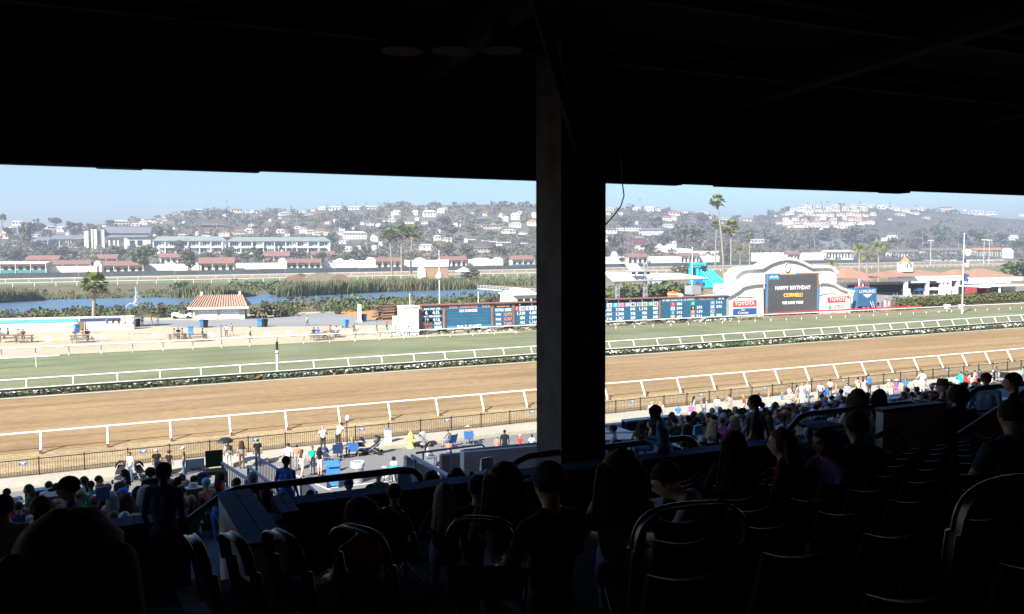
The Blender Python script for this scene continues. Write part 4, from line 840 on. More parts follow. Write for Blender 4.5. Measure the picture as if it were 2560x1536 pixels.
scrub(b, -50, 112, ([(-50, 736), (112, 738)], [(-50, 760), (112, 751)]), (10, 20), 40, 26)
tag(b.build('infield_scrub', M_LEAFG+M_LEAFB), 'low scrub and weeds around the infield lake', 'scrub', kind='stuff')
def gtree(px, yt, yb, w, sp, label): q = gnd(px, yb); return tree(px, yt, yb, w, sp, 'bush', label, None, proj(q)[2], p=q)
gtree(405, 754, 794, 62, 'olive', 'dark round bush left of the tiled kiosk'); gtree(660, 742, 796, 72, 'olive', 'dark bush right of the tiled kiosk')
gtree(455, 694, 722, 56, 'green', 'bright green bush above the reeds near the fountain'); gtree(750, 676, 700, 36, 'green', 'bright green shrub left of the arched greenhouse')
gtree(845, 760, 786, 30, 'green', 'small green shrub left of the white upright sign'); gtree(700, 712, 740, 60, 'olive', 'pale bush at the left end of the long reed bank')
gtree(1225, 736, 768, 40, 'brown', 'brown shrub behind the left end of the tote board'); gtree(1180, 745, 770, 30, 'green', 'green shrub behind the middle of the left tote board panel')

# fountain
p = gnd(342, 768); d = proj(p)[2]; u = d/FPX; t = thing('fountain', 'white fountain jet rising from the lake', 'fountain', p)
M_SPRAY = mat('water_spray', (.75, .78, .8), .9, .05, 1, alpha=.28)
def jet(b):
    H_ = 50*u
    for k in range(2600):
        q = random.random()**.75; z = H_*q; r = H_*(.025+.2*(1-q)**1.3)*random.random()**1.3; a = random.uniform(0, 6.28)
        c = Vector((r*math.cos(a)+H_*.1*(1-q)*random.random(), r*math.sin(a), z)); e = random.uniform(.05, .15); nn = Vector(rng.normal(size=3)).normalized(); x = nn.orthogonal()*e; y = nn.cross(x)
        b.add([c-x, c-y, c+x, c+y*1.6], [(0, 1, 2, 3)])
    for k in range(160):
        s = random.random(); c = Vector((-u*26*s, random.gauss(0, .3), u*26*(s-1.1*s*s)+.3)); e = .16; b.add([c, c+Vector((e, 0, e)), c+Vector((0, 0, e*1.6))], [(0, 1, 2)])
o = part('spray', M_SPRAY, t, jet); tag(o, kind='stuff')
part('nozzle', M_GREYMID, t, lambda b: b.lathe([(.5, 0), (.5, .2), (.15, .35), (.12, .6)], n=10))

# boardwalk rail along the water at the right
a, c = gnd(1180, 722), gnd(1345, 735); t = thing('boardwalk', 'pale railed boardwalk crossing the right end of the lake', 'boardwalk', (a+c)/2); o = t.location; dv = (c-a)
part('deck', M_CONC, t, lambda b: b.box((0, 0, .25), (dv.length, 2.5, .3), rz=math.atan2(dv.y, dv.x)))
part('rail', M_LGREY, t, lambda b: (b.tube([a-o+Vector((0, 0, 1.5)), c-o+Vector((0, 0, 1.5))], .08, 0, 5), b.tube([a-o+Vector((0, 0, 1.0)), c-o+Vector((0, 0, 1.0))], .06, 0, 5)))
b = MB(); b.tube([(0, 0, 0), (0, 0, 1.5)], .07, 0, 5); me = b.mesh('post', M_LGREY)
for i in range(21): inst('post', me, t, a.lerp(c, i/20)-o)

# kiosk with tiled roof
p = gnd(548, 800); d = proj(p)[2]; u = d/FPX; t = thing('tiled_kiosk', 'cream kiosk with two shutters and a red tiled roof beside the lake', 'kiosk', p, -YAW*.5)
w = 122*u; h = 33*u; dep = 6
part('wall', M_CREAM, t, lambda b: b.box((0, dep/2, h/2), (w, dep, h)))
for sx in (-1, 1):
    s = part('shutter', M_LGREY, t, lambda b: b.box((sx*w*.215, -.06, h*.45), (w*.38, .12, h*.84)))
    for k in range(6): part('slat', M_WHITE, s, lambda b: b.box((sx*w*.215, -.14, h*(.1+.14*k)), (w*.37, .05, h*.1)))
ew, ed = w/2+.9, dep/2+1.2; rz0, rz1 = h, h+27*u
M_KT = mat('kiosk_tile', (.4, .26, .185), .85, .2, 2.2)
rf = part('roof', M_KT, t, lambda b: b.add([(-ew, dep/2-ed, rz0), (ew, dep/2-ed, rz0), (ew, dep/2+ed, rz0), (-ew, dep/2+ed, rz0), (-ew+1.4, dep/2, rz1), (ew-1.4, dep/2, rz1)], [(0, 1, 5, 4), (1, 2, 5), (2, 3, 4, 5), (3, 0, 4), (3, 2, 1, 0)]))
for k in range(22):   # courses of barrel tiles running up the front slope
    x = -ew+.25+k*(2*ew-.5)/21; xt = x*(ew-1.4)/ew
    part('tile_row', M_KT, rf, lambda b: b.tube([(x, dep/2-ed-.05, rz0+.1), (xt, dep/2, rz1+.08)], .11, 0, 6))
part('fascia', M_WHITE, t, lambda b: b.box((0, dep/2-ed-.04, rz0-.22), (2*ew, .1, .42)))
for sx in (-.62, 0.66): part('vent', M_LGREY, rf, lambda b: b.box((sx*ew, dep/2, rz1+.35), (.5, .5, .8)))

# golf cart
p = gnd(456, 797); t = thing('golf_cart', 'white golf cart parked left of the tiled kiosk', 'golf cart', p, rad(-20), scale=1.25)
part('body', M_WHITE, t, lambda b: (b.box((0, 0, .5), (3.2, 1.2, .35)), b.box((1.25, 0, .78), (.6, 1.15, .35), taper=.8), b.box((-1.0, 0, .8), (1.1, 1.2, .4))))
part('seat', M_GREYMID, t, lambda b: (b.box((-.1, 0, .8), (.5, 1.1, .18)), b.box((-.35, 0, 1.1), (.12, 1.1, .5))))
for sx in (-1.1, 1.1):
    for sy in (-.6, .6): part('wheel', M_RUBBER, t, lambda b: b.tube([(sx, sy-.1, .28), (sx, sy+.1, .28)], .28, 0, 12))
part('steering_wheel', M_RUBBER, t, lambda b: b.tube([(.75, .3, .9), (.5, .3, 1.25)], .03, 0, 6))

# retaining wall with painted band, planters
a, c = gnd(-140, 836), gnd(337, 824); t = thing('retaining_wall', 'low tan wall with a blue painted band at the left', 'wall', (a+c)/2); o = t.location; L_ = (c-a).length; ang = math.atan2((c-a).y, (c-a).x)
part('wall', M_CREAM, t, lambda b: b.box((0, .6, 1.1), (L_, 1.2, 2.2), rz=ang)); part('coping', M_STUCCO, t, lambda b: b.box((0, .6, 2.32), (L_, 1.4, .24), rz=ang))
part('band', mat('painted_blue_band', (.1, .4, .62), .7, .2, 1), t, lambda b: b.box(Vector((-L_/2+10.5, 0, 1.9))+Vector((0, (c-a).y/L_*(-L_/2+10.5)-.06, 0)), (21, .12, .5), rz=ang))
part('dark_band', M_NAVY, t, lambda b: b.box(Vector((-L_/2+24.5, 0, 1.9))+Vector((0, (c-a).y/L_*(-L_/2+24.5)-.06, 0)), (6.6, .12, .5), rz=ang))
part('door', mat('brown_door', (.2, .12, .06), .8, .2, 1), t, lambda b: b.box(Vector((L_/2-9, 0, .9))+Vector((0, (c-a).y/L_*(L_/2-9)-.06, 0)), (.9, .14, 1.5), rz=ang))
for px, py, lab in ((16, 829, 'terracotta planter with small tree at the left edge'), (123, 828, 'terracotta planter with small tree in front of the retaining wall')):
    q = gnd(px, py); t = thing('planter', lab, 'planter', q, 0, 'terracotta planters'); part('pot', M_TERRA, t, lambda b: b.lathe([(.32, 0), (.55, .75), (.6, .78), (.6, .9), (.5, .9)], n=14))
    part('soil', M_BED, t, lambda b: b.lathe([(.5, .84), (.05, .86)], n=12)); part('plant', M_LEAFG, t, lambda b: (leaves(b, [((0, 0, 1.7), (.75, .75, .6)), ((.3, .1, 1.3), (.5, .5, .4))], 130, .16), b.tube([(0, 0, .8), (.03, 0, 1.6)], .05, 1, 6)))

# bins in the infield
def bin_thing(p, label, m=None, rz=0.0, s=1.0, cat='bin', group=None):
    t = thing('wheeled_bin', label, cat, p, rz, group, s); m = m or M_BLUEBIN
    part('body', m, t, lambda b: b.add([(-.24, -.27, .08), (.24, -.27, .08), (.24, .25, .08), (-.24, .25, .08), (-.3, -.37, 1.0), (.3, -.37, 1.0), (.3, .33, 1.0), (-.3, .33, 1.0)], [(3, 2, 1, 0), (4, 5, 6, 7), (0, 1, 5, 4), (1, 2, 6, 5), (2, 3, 7, 6), (3, 0, 4, 7)]))
    part('lid', m, t, lambda b: (b.box((0, -.03, 1.04), (.66, .8, .07)), b.box((0, -.03, 1.09), (.54, .62, .05)), b.tube([(-.26, .4, 1.0), (.26, .4, 1.0)], .025, 0, 6)))
    for sx in (-1, 1): part('wheel', M_RUBBER, t, lambda b: b.tube([(sx*.22, .27, .13), (sx*.3, .27, .13)], .13, 0, 12))
    return t
for px, py, lab, m in ((505, 819, 'blue bin beside a black one on the infield plaza', None), (514, 820, 'black bin right of a blue bin on the infield plaza', M_RUBBER), (649, 818, 'blue bin right of the lone standing man', None), (662, 818, 'black bin right of the lone standing man', M_RUBBER), (192, 832, 'blue bin behind the picnic table left of centre', None), (477, 838, 'blue bin between two picnic tables', None), (864, 820, 'blue bin beside the people at the wire fence', None), (902, 805, 'black bin below the white upright sign', M_RUBBER), (911, 804, 'blue bin below the white upright sign', None), (335, 818, 'blue bin at the end of the retaining wall', None), (346, 817, 'black bin at the end of the retaining wall', M_RUBBER)):
    bin_thing(gnd(px, py), lab, m, random.uniform(-.4, .4), 1.35, group='bins on the infield')
# upright sign, lumber, white cabin
p = gnd(899, 806); u = proj(p)[2]/FPX; t = thing('upright_sign', 'tall blank white upright sign on the infield', 'sign', p, -YAW*.5)
part('panel', M_WHITE, t, lambda b: b.extrude([(-4.5*u, 0, 0), (-4.5*u, 0, 44*u), (-2*u, 0, 46*u), (4.5*u, 0, 44*u), (4.5*u, 0, 0)], (0, .5, 0))); part('base', M_CONC, t, lambda b: b.box((0, .25, .15), (14*u, 1.6, .3)))
p = gnd(972, 800); t = thing('timber_stack', 'stack of timber boards on orange soil beside the white cabin', 'timber', p, rad(8), scale=1.3)
for r_ in range(6):
    for k in range(2): part('board', M_WOOD, t, lambda b: b.box((random.uniform(-.3, .3)+k*.4-.2, random.uniform(-.4, .4), .2+r_*.42), (random.uniform(3.5, 5), 1.2, .22), rz=random.uniform(-.08, .08)))
for k in (-1.4, 1.4): part('leg', M_WOOD, t, lambda b: b.box((k, 0, 1.2), (.2, 1.4, 2.4)))
p = gnd(1028, 840); u = proj(p)[2]/FPX; t = thing('white_cabin', 'plain white cabin at the left end of the tote board', 'cabin', p, 0)
part('wall', M_STUCCO, t, lambda b: b.box((0, 1.5, 36*u), (40*u, 3, 72*u))); part('side_box', M_STUCCO, t, lambda b: b.box((-27*u, 1.8, 24*u), (14*u, 2.4, 48*u)))
part('roof', M_WHITE, t, lambda b: b.box((0, 1.5, 73*u), (43*u, 3.3, .2))); part('sill', M_LGREY, t, lambda b: b.box((0, -.06, 10*u), (40*u, .1, .15)))
# small pavilion, greenhouse, cabin, tent, orange umbrellas
p = gnd(1318, 768); u = proj(p)[2]/FPX; t = thing('white_pavilion', 'small white pavilion with gable behind the tote board', 'pavilion', p, 0)
part('wall', M_STUCCO, t, lambda b: b.box((0, 4, 16*u), (76*u, 8, 32*u))); part('pediment', M_WHITE, t, lambda b: b.extrude([(-25*u, -.6, 32*u), (0, -.6, 46*u), (25*u, -.6, 32*u)], (0, 9, 0)))
part('cornice', M_WHITE, t, lambda b: b.box((0, 3.8, 32.5*u), (82*u, 9, .5)))
for k in (-1, 0, 1): part('window', M_GLASS, t, lambda b: b.box((k*20*u, -.08, 15*u), (14*u, .15, 12*u)))
p = gnd(815, 703); u = proj(p)[2]/FPX; t = thing('greenhouse', 'grey-brown arched greenhouse behind the reeds', 'greenhouse', p, -YAW*.5)
def arch(c, r, h, y0, y1, m, nm):
    pts = [(c+r*math.cos(a), y0, h*math.sin(a)) for a in [math.pi*(1-i/10) for i in range(11)]]; part(nm, m, t, lambda b: b.extrude(pts, (0, y1-y0, 0)))
M_NET = mat('shade_netting', (.2, .18, .13), .9, .15, .5); arch(-10*u, 42*u, 20*u, 0, 14, M_NET, 'netting'); arch(32*u, 26*u, 17*u, -3, 10, M_NET, 'netting'); arch(32*u, 24*u, 15.5*u, -3.1, -2.9, M_WOOD, 'end_wall'); arch(-74*u, 30*u, 14*u, 2, 12, M_WOOD, 'low_frame')
p = gnd(1086, 698); u = proj(p)[2]/FPX; t = thing('brown_hut', 'brown block hut with a pale rounded end behind the reeds', 'hut', p, -YAW*.5)
part('wall', mat('brown_block', (.33, .2, .13), .9, .12, .6), t, lambda b: b.box((4*u, 4, 14*u), (62*u, 8, 30*u)))
part('end_wall', M_CREAM, t, lambda b: b.extrude([(-38*u, -.5, 0)]+[(-30*u+8*u*math.cos(a), -.5, 22*u+8*u*math.sin(a)) for a in [math.pi*(1-i/8) for i in range(9)]]+[(-22*u, -.5, 0)], (0, 9, 0))); part('roof', M_GREYROOF, t, lambda b: b.box((4*u, 4, 29.6*u), (64*u, 8.4, .4)))
def tent(px, yb, yt, wpx, m, label, legs=4, cat='tent', group=None):
    q = gnd(px, yb); u = proj(q)[2]/FPX; w = wpx*u; h = (yb-yt)*u; t = thing('canopy_tent', label, cat, q, random.uniform(-.3, .3), group); e = h*.62
    part('canopy', m, t, lambda b: b.add([(-w/2, -w/2, e), (w/2, -w/2, e), (w/2, w/2, e), (-w/2, w/2, e), (0, 0, h), (-w/2, -w/2, e-.35), (w/2, -w/2, e-.35), (w/2, w/2, e-.35), (-w/2, w/2, e-.35)], [(0, 1, 4), (1, 2, 4), (2, 3, 4), (3, 0, 4), (5, 6, 1, 0), (6, 7, 2, 1), (7, 8, 3, 2), (8, 5, 0, 3)]))
    for sx in (-1, 1):
        for sy in (-1, 1): part('leg', M_LGREY, t, lambda b: b.tube([(sx*w*.48, sy*w*.48, 0), (sx*w*.48, sy*w*.48, e)], .06, 0, 6))
    return t
tent(1160, 697, 667, 36, mat('lilac_canvas', (.5, .5, .66), .8, .05, 1), 'small pale lilac tent beside the dark bush')
def parasol(px, yb, yt, wpx, m, label, group=None):
    q = gnd(px, yb); u = proj(q)[2]/FPX; w = wpx*u/2; h = (yb-yt)*u; t = thing('parasol', label, 'parasol', q, 0, group)
    part('canopy', m, t, lambda b: b.lathe([(w, h*.72), (w*.98, h*.76), (w*.5, h*.92), (.03, h)], n=10, smooth=False)); part('pole', M_LGREY, t, lambda b: b.tube([(0, 0, 0), (0, 0, h*.98)], .05, 0, 6))
# flag poles and light pole in the infield
def flagpole(px, yt, yb, label, step=None):
    q = gnd(px, yb); u = proj(q)[2]/FPX; h = (yb-yt)*u; t = thing('flag_pole', label, 'flag pole', q); part('mast', M_WHITE, t, lambda b: b.tube([(0, 0, 0), (0, 0, h*.5), (0, 0, h)], [.14, .11, .06], 0, 9)); part('finial', M_WHITE, t, lambda b: b.ellips((0, 0, h+.12), (.16, .16, .16)))
    if step: part('base_sleeve', M_WHITE, t, lambda b: b.lathe([(.6, step[0]*h), (.9, (step[0]+.03)*h), (.3, (step[0]+.11)*h)], n=10))
    return t, u
flagpole(1099, 630, 778, 'bare white flag pole behind the left tote board panel', (.55, .6)); flagpole(1730, 621, 752, 'bare white flag pole in front of the water slide')
flagpole(1025, 738, 775, 'short white post behind the left end of the tote board'); flagpole(1196, 733, 772, 'short white post behind the middle of the tote board')
ft, u = flagpole(2405, 587, 785, 'tall white flag pole carrying two flags at the right')
def flag(px, yt, w, h, label, stripes, droop):
    p0 = onP(px, yt, gnd(2405, 785).y); t = thing('flag', label, 'flag', p0); U = u
    def pos(i, j, n=10, mm=13):
        s, v = i/n, j/mm; return ((s*w*.85)*U, .35*math.sin(s*7+v)*.8, (-v*h-droop*s*s-1.5*math.sin(s*3)*.4)*U)
    for j in range(13):
        m = (M_RED if j % 2 == 0 else M_WHITE) if stripes else M_NAVY; part('stripe' if stripes else 'field', m, t, lambda b: b.add([pos(i, jj) for jj in (j, j+1) for i in range(11)], [(i, i+1, i+12, i+11) for i in range(10)], 0, True)) if stripes else None
    if stripes: part('canton', M_NAVY, t, lambda b: b.add([Vector(pos(i, jj))+Vector((0, -.05, 0)) for jj in (0, 7) for i in range(5)], [(i, i+1, i+6, i+5) for i in range(4)], 0, True))
    else:
        part('field', M_NAVY, t, lambda b: b.add([pos(i, jj) for jj in range(14) for i in range(11)], [(jj*11+i, jj*11+i+1, jj*11+i+12, jj*11+i+11) for jj in range(13) for i in range(10)], 0, True))
        q = pos(5, 6); part('seal', M_LGREY, t, lambda b: b.add([(q[0]+1.5*U*2*math.cos(a), q[1]-.12, q[2]+1.5*U*2.2*math.sin(a)) for a in [k*math.pi/6 for k in range(12)]], [tuple(range(12))]))
flag(2411, 646, 24, 20, 'striped red and white flag with blue canton on the tall pole', True, 12)
flag(2411, 683, 22, 20, 'navy flag with pale round seal below the striped flag', False, 8)

# ================================================================ TOTE BOARD
PB = 135.0; TX = lambda px: onP(px, 800, PB).x
ZB0, ZB1 = 0.62, 4.75; ZH = ZB1-ZB0
t = thing('tote_board', 'long low electronic tote board with blue panels and red-brown frame', 'scoreboard', (TX(1050), PB, 0)); X0 = TX(1050)
tx = lambda px: TX(px)-X0
M_LED = mat('led_blue', (.022, .085, .14), .5, .1, .3, emit=.25); M_LEDD = mat('led_black', (.018, .018, .022), .5, .1, .3); M_LEDC = mat('led_cyan', (.04, .2, .34), .5, .15, .6, emit=.12)
M_TXT = mat('led_white_text', (.75, .75, .75), .6, .03, 1, emit=.35); M_TXTR = mat('led_orange_text', (.75, .25, .12), .6, .05, 1, emit=.4); M_TXTY = mat('led_amber_text', (.85, .42, .06), .6, .05, 1, emit=.45)
w_ = tx(1820); part('cabinet', M_GREYMID, t, lambda b: b.box((w_/2, .6, (ZB0+ZB1)/2), (w_, 1.0, ZH))); part('top_beam', M_BRICKRED, t, lambda b: b.box((w_/2, .3, ZB1+.08), (w_, 1.4, .18)))
k = 0
while k < w_:
    part('support', M_DARKOPEN if int(k/3.1) % 2 else M_CONC, t, lambda b: b.box((k+1, .6, .31), (1.5, .6, .61))); k += 3.1
def panel(p0, p1, z0=0., z1=1., m=None, name='screen', off=0.0): 
    x0, x1 = tx(p0), tx(p1); return part(name, m or M_LED, t, lambda b: b.box(((x0+x1)/2, .07-off, ZB0+ZH*(z0+z1)/2), (x1-x0, .1, ZH*(z1-z0))))
def ttext(body, px, z, size, m, width_px=None, align='CENTER', bold=.006): 
    return text('lettering', body, m, t, (tx(px), -.045, ZB0+ZH*z), size*ZH, (tx(px+width_px/2)-tx(px-width_px/2)) if width_px else None, depth=.012, bold=bold, align=align)
s1 = panel(1056, 1106, .02, .94); panel(1056, 1106, .8, .92, M_LEDC, 'header', .01); panel(1056, 1106, .5, .6, M_LEDC, 'header', .01)
panel(1057, 1105, .61, .79, M_LEDD, 'row', .012); panel(1057, 1105, .33, .49, M_LEDD, 'row', .012)
ttext('RACE  POST TIME', 1081, .86, .1, M_TXT, 40); ttext('6', 1066, .7, .2, M_TXT); ttext('4:35', 1090, .7, .2, M_TXT, 17); ttext('MTP  TIME OF DAY', 1081, .55, .09, M_TXT, 40)
ttext('19', 1066, .41, .2, M_TXT, 9); ttext('4:16', 1091, .41, .2, M_TXT, 17); ttext('TRACK', 1069, .24, .17, M_TXTR, 21); ttext('FAST', 1095, .25, .17, M_TXT, 17); ttext('TURF', 1071, .08, .17, M_TXTR, 17); ttext('FIRM', 1095, .09, .17, M_TXT, 17)
panel(1117, 1227, .02, .94); panel(1118, 1226, .83, .95, M_LEDC, 'header', .01); panel(1117, 1227, .03, .14, M_LEDC, 'footer', .01)
for z in (.28, .42, .56, .68): panel(1118, 1226, z, z+.012, M_LEDC, 'rule', .012)
ttext('CHANGES RACE 6', 1172, .89, .12, M_TXTR, 44); ttext('NO CHANGES', 1171, .73, .17, M_TXT, 44); ttext('Pick 3  $14,072', 1173, .085, .17, M_TXT, 60)
for q in (1124, 1131, 1138, 1206, 1213, 1220): panel(q, q+5, .86, .92, M_TXTR, 'logo_block', .02)
panel(1236, 1281, .02, .92); panel(1237, 1280, .8, .92, M_LEDD, 'header', .01); panel(1237, 1280, .63, .79, M_LEDC, 'header', .01)
ttext('MORNING LINE', 1258, .86, .09, M_TXTR, 32); ttext('TOTALS  ODDS', 1258, .71, .16, M_TXT, 40)
for z, a, c in ((.52, 'WIN', '12,973'), (.32, 'PLACE', '13,767'), (.12, 'SHOW', '7,604')):
    ttext(a, 1246, z, .14, M_TXT, 13); ttext(c, 1269, z, .17, M_TXTR, 19); panel(1237, 1280, z-.1, z-.085, M_LEDC, 'rule', .012)
TILE = {'r': (.65, .05, .06), 'w': (.7, .7, .7), 'b': (.05, .2, .6), 'y': (.7, .55, .05), 'g': (.06, .4, .09), 'k': (.03, .03, .03), 'o': (.75, .22, .04), 'p': (.7, .25, .6), 'c': (.05, .5, .6), 'v': (.45, .3, .75), 'l': (.45, .45, .45), 'm': (.3, .6, .2)}
TM = {k: mat('saddle_cloth_'+k, c, .6, .05, 1, emit=.05) for k, c in TILE.items()}
panel(1284, 1646, .02, .95, M_LED); panel(1284, 1646, .86, .96, M_LEDD, 'header', .01)
for z in (.24, .42): panel(1284, 1646, z, z+.015, M_LEDC, 'rule', .012)
for c0, c1, a, ca, o_, co, top, v in ((1285, 1313, '1', 'r', '10', 'w', '30', ('1,330', '684', '412')), (1314, 1344, '2', 'w', '5', 'w', '5', ('4,490', '1,090', '1,165')), (1504, 1530, '6', 'k', '4', 'w', '4', ('4,455', '1,404', '1,316')), (1532, 1560, '9', 'c', '5/2', 'p', '8', ('7,948', '3,303', '1,367')), (1562, 1589, '10', 'v', '40', 'w', '20', ('641', '326', '269')), (1591, 1618, '11', 'l', '23', 'w', '12', ('1,116', '486', '384')), (1619, 1645, '12', 'g', '35', 'w', '15', ('688', '402', '248'))):
    m_ = (c0+c1)/2; panel(c0+1, m_-1, .66, .84, TM[ca], 'tile', .012); panel(m_, c1, .66, .84, TM[co], 'tile', .012)
    ttext(a, c0+7, .75, .17, M_TXT if ca not in 'wl' else M_LEDD); ttext(o_, m_+6.5, .75, .17, M_LEDD if co == 'w' else M_TXTR, 9 if len(o_) > 1 else None); ttext(top, m_, .91, .09, M_TXT)
    for z, s_ in zip((.54, .34, .14), v): ttext(s_, c1-len(s_)*2.0-1, z, .18, M_TXT, len(s_)*3.9)
panel(1652, 1815, .02, .97, M_LED); panel(1653, 1814, .83, .95, M_LEDC, 'header', .01); ttext('$1 EXACTA 10 WITH', 1702, .89, .13, M_TXT, 66); ttext('POOL TOTAL', 1765, .89, .1, M_TXTR, 36)
for q in (1656, 1664, 1796, 1804): panel(q, q+5, .86, .92, M_TXT, 'logo_block', .02)
for cx_, rows in ((1682, (('1', 'r', '588'), ('2', 'w', '200'), ('3', 'b', '312'), ('4', 'y', '473'))), (1732, (('5', 'g', ''), ('6', 'k', '275'), ('7', 'o', '129'), ('8', 'p', '211'))), (1781, (('9', 'c', '141'), ('10', 'v', '570'), ('11', 'l', ''), ('12', 'm', '384')))):
    for z, (a, ca, v) in zip((.7, .5, .3, .1), rows):
        panel(cx_-5, cx_+5, z-.08, z+.08, TM[ca], 'tile', .012); ttext(a, cx_, z, .14, M_TXT if ca not in 'wl' else M_LEDD)
        if v: ttext(v, cx_+16, z, .16, M_TXT, 13)
for q in (1051, 1109, 1229, 1282, 1647, 1817): part('pilaster', M_BRICKRED if q < 1800 else M_GREYMID, t, lambda b: b.box((tx(q+2), -.02, ZB0+ZH*.5), (tx(q+4)-tx(q), .16, ZH)))
for q0, q1 in ((1052, 1060), (1102, 1122), (1222, 1240), (1278, 1288)): part('spandrel', M_BRICKRED, t, lambda b: b.extrude([(tx(q0), -.02, ZB1), (tx(q1), -.02, ZB1), (tx((q0+q1)/2+2), -.02, ZB1-ZH*.3), (tx((q0+q1)/2-2), -.02, ZB1-ZH*.3)][::-1], (0, .08, 0)))
# low flowers before the board
b = MB()
for k in range(900): 
    x = random.uniform(TX(1050), TX(1900)); c = Vector((x, PB-random.uniform(.8, 2.2), random.uniform(.1, .4))); s = random.uniform(.1, .2); nn = Vector((random.gauss(0, .5), -.3, 1)).normalized(); uu = nn.orthogonal()*s; vv = nn.cross(uu)
    b.add([c-uu, c-vv, c+uu, c+vv], [(0, 1, 2, 3)], random.choice((0, 1, 1, 2)))
tag(b.build('border_plants', [M_LEAFG[0], M_LEAFG[1], mat('pale_petals', (.6, .6, .55), .8, .1, 2)]), 'low pale bedding plants along the foot of the tote board', 'plants', kind='stuff')

# ================================================================ ARCHED VIDEO BOARD
PA = 141.0; A = lambda px, py, dy=0.0: onP(px, py, PA+dy)
base = A(1965, 790); base.z = 0; t = thing('arched_board', 'white mission-style arched board framing a large video screen', 'video board', base)
R = lambda px, py, dy=0.0: A(px, py)-base+Vector((0, dy, 0))
def arc(a, c, bulge, n=10):
    a, c = Vector(a), Vector(c); return [a.lerp(c, i/n)+Vector((0, -bulge*4*(i/n)*(1-i/n), 0)) for i in range(n+1)]
top = arc((1834, 686, 0), (1866, 668, 0), 5, 6)+[Vector((1903, 666, 0))]+arc((1906, 664, 0), (2026, 664, 0), 20, 16)+[Vector((2068, 663, 0))]+arc((2072, 664, 0), (2091, 678, 0), 3, 6)
upper = [(1834, 794)]+[(v.x, v.y) for v in top]+[(2091, 784)]
part('upper_wall', M_STUCCO, t, lambda b: b.extrude([R(*q) for q in upper], (0, 3, 0)))
lw = [(1756, 796), (1756, 741)]+[(v.x, v.y) for v in arc((1800, 738, 0), (1838, 716, 0), -3, 6)+arc((1840, 714, 0), (1896, 706, 0), 3, 6)]+[(1897, 792)]
rw = [(2032, 786), (2032, 704)]+[(v.x, v.y) for v in arc((2034, 704, 0), (2078, 712, 0), 4, 6)+arc((2080, 714, 0), (2122, 726, 0), -3, 6)]+[(2128, 728), (2128, 780)]
part('left_wing', M_STUCCO, t, lambda b: b.extrude([R(q[0], q[1], -1.5) for q in lw], (0, 4, 0))); part('right_wing', M_STUCCO, t, lambda b: b.extrude([R(q[0], q[1], -1.5) for q in rw], (0, 4, 0)))
def mould_and_shade(pts, r=.28, dy=-.15, m=None): part('moulding_and_shadow_line', m or M_WHITE, t, lambda b: b.tube([R(q[0], q[1], dy) for q in pts], r, 0, 6))  # grey runs are painted-in shadow lines, white runs the mouldings themselves
tl = [(v.x, v.y+5) for v in top]; mould_and_shade(tl, .36, -.3); mould_and_shade([(a_, b_+4) for a_, b_ in tl], .17, -.05, M_LGREY)
mould_and_shade([(q[0], q[1]+3) for q in lw[2:-1]], .36, -1.8); mould_and_shade([(q[0], q[1]+6) for q in lw[3:-1]], .14, -1.55, M_LGREY); mould_and_shade([(q[0], q[1]+3) for q in rw[2:-2]], .36, -1.8); mould_and_shade([(q[0], q[1]+6) for q in rw[2:-2]], .14, -1.55, M_LGREY)
mould_and_shade([(1830, 742), (1850, 741), (1872, 743)], .1, -1.6, M_LGREY); mould_and_shade([(2034, 737), (2055, 733), (2075, 733)], .1, -1.6, M_LGREY)
c = R(1967, 669); part('emblem', M_LGREY, t, lambda b: b.tube([c+Vector((.75*math.cos(a), -.12, .95*math.sin(a))) for a in [k*math.pi/8 for k in range(17)]], .13, 0, 6))
c = R(1967, 669); part('emblem_disc', M_WHITE, t, lambda b: b.add([c+Vector((.7*math.cos(k*math.pi/8), -.06, .9*math.sin(k*math.pi/8))) for k in range(16)], [tuple(range(16))]))
s00, s11 = R(1899, 788), R(2030, 682); sx0, sx1 = s00.x, s11.x; sz0, sz1 = max(.35-0, R(1899, 788).z), R(1965, 683).z
sc_ = part('screen', mat('video_screen', (.075, .075, .078), .45, .12, .2, emit=.12), t, lambda b: b.box(((sx0+sx1)/2, -1.75, (sz0+sz1)/2), (sx1-sx0, .5, sz1-sz0)))
SW, SHh = sx1-sx0, sz1-sz0; bc = [mat('border_blue', (.07, .22, .42), .6, .1, 1, emit=.1), mat('border_rust', (.3, .12, .08), .6, .1, 1, emit=.1), mat('border_gold', (.5, .35, .12), .6, .1, 1, emit=.1)]
def bord(u0, u1, v0, v1, k): part('border', bc[k], sc_, lambda b: b.box((sx0+SW*(u0+u1)/2, -2.02, sz0+SHh*(v0+v1)/2), (SW*(u1-u0), .04, SHh*(v1-v0))))
for u0, u1, k in ((0, .25, 0), (.25, .55, 2), (.55, .64, 0), (.64, 1, 1)): bord(u0, u1, .965, 1, k)
for u0, u1, k in ((0, .2, 1), (.2, .6, 0), (.6, 1, 1)): bord(u0, u1, 0, .035, k)
for v0, v1, k in ((.036, .18, 1), (.18, .964, 0)): bord(0, .028, v0, v1, k)
for v0, v1, k in ((.036, .1, 1), (.1, .6, 0), (.6, .964, 1)): bord(.972, 1, v0, v1, k)
def vt(body, u_, v_, size, m, wd_): text('lettering', body, m, sc_, (sx0+SW*u_, -2.02, sz0+SHh*v_), size*SHh, wd_*SW, depth=.02, bold=.014)
vt('HAPPY BIRTHDAY', .5, .635, .13, M_TXT, .68); vt('CORNELL!', .505, .455, .13, M_TXTY, .36); vt('WE LOVE YOU!', .5, .265, .1, M_TXT, .4)
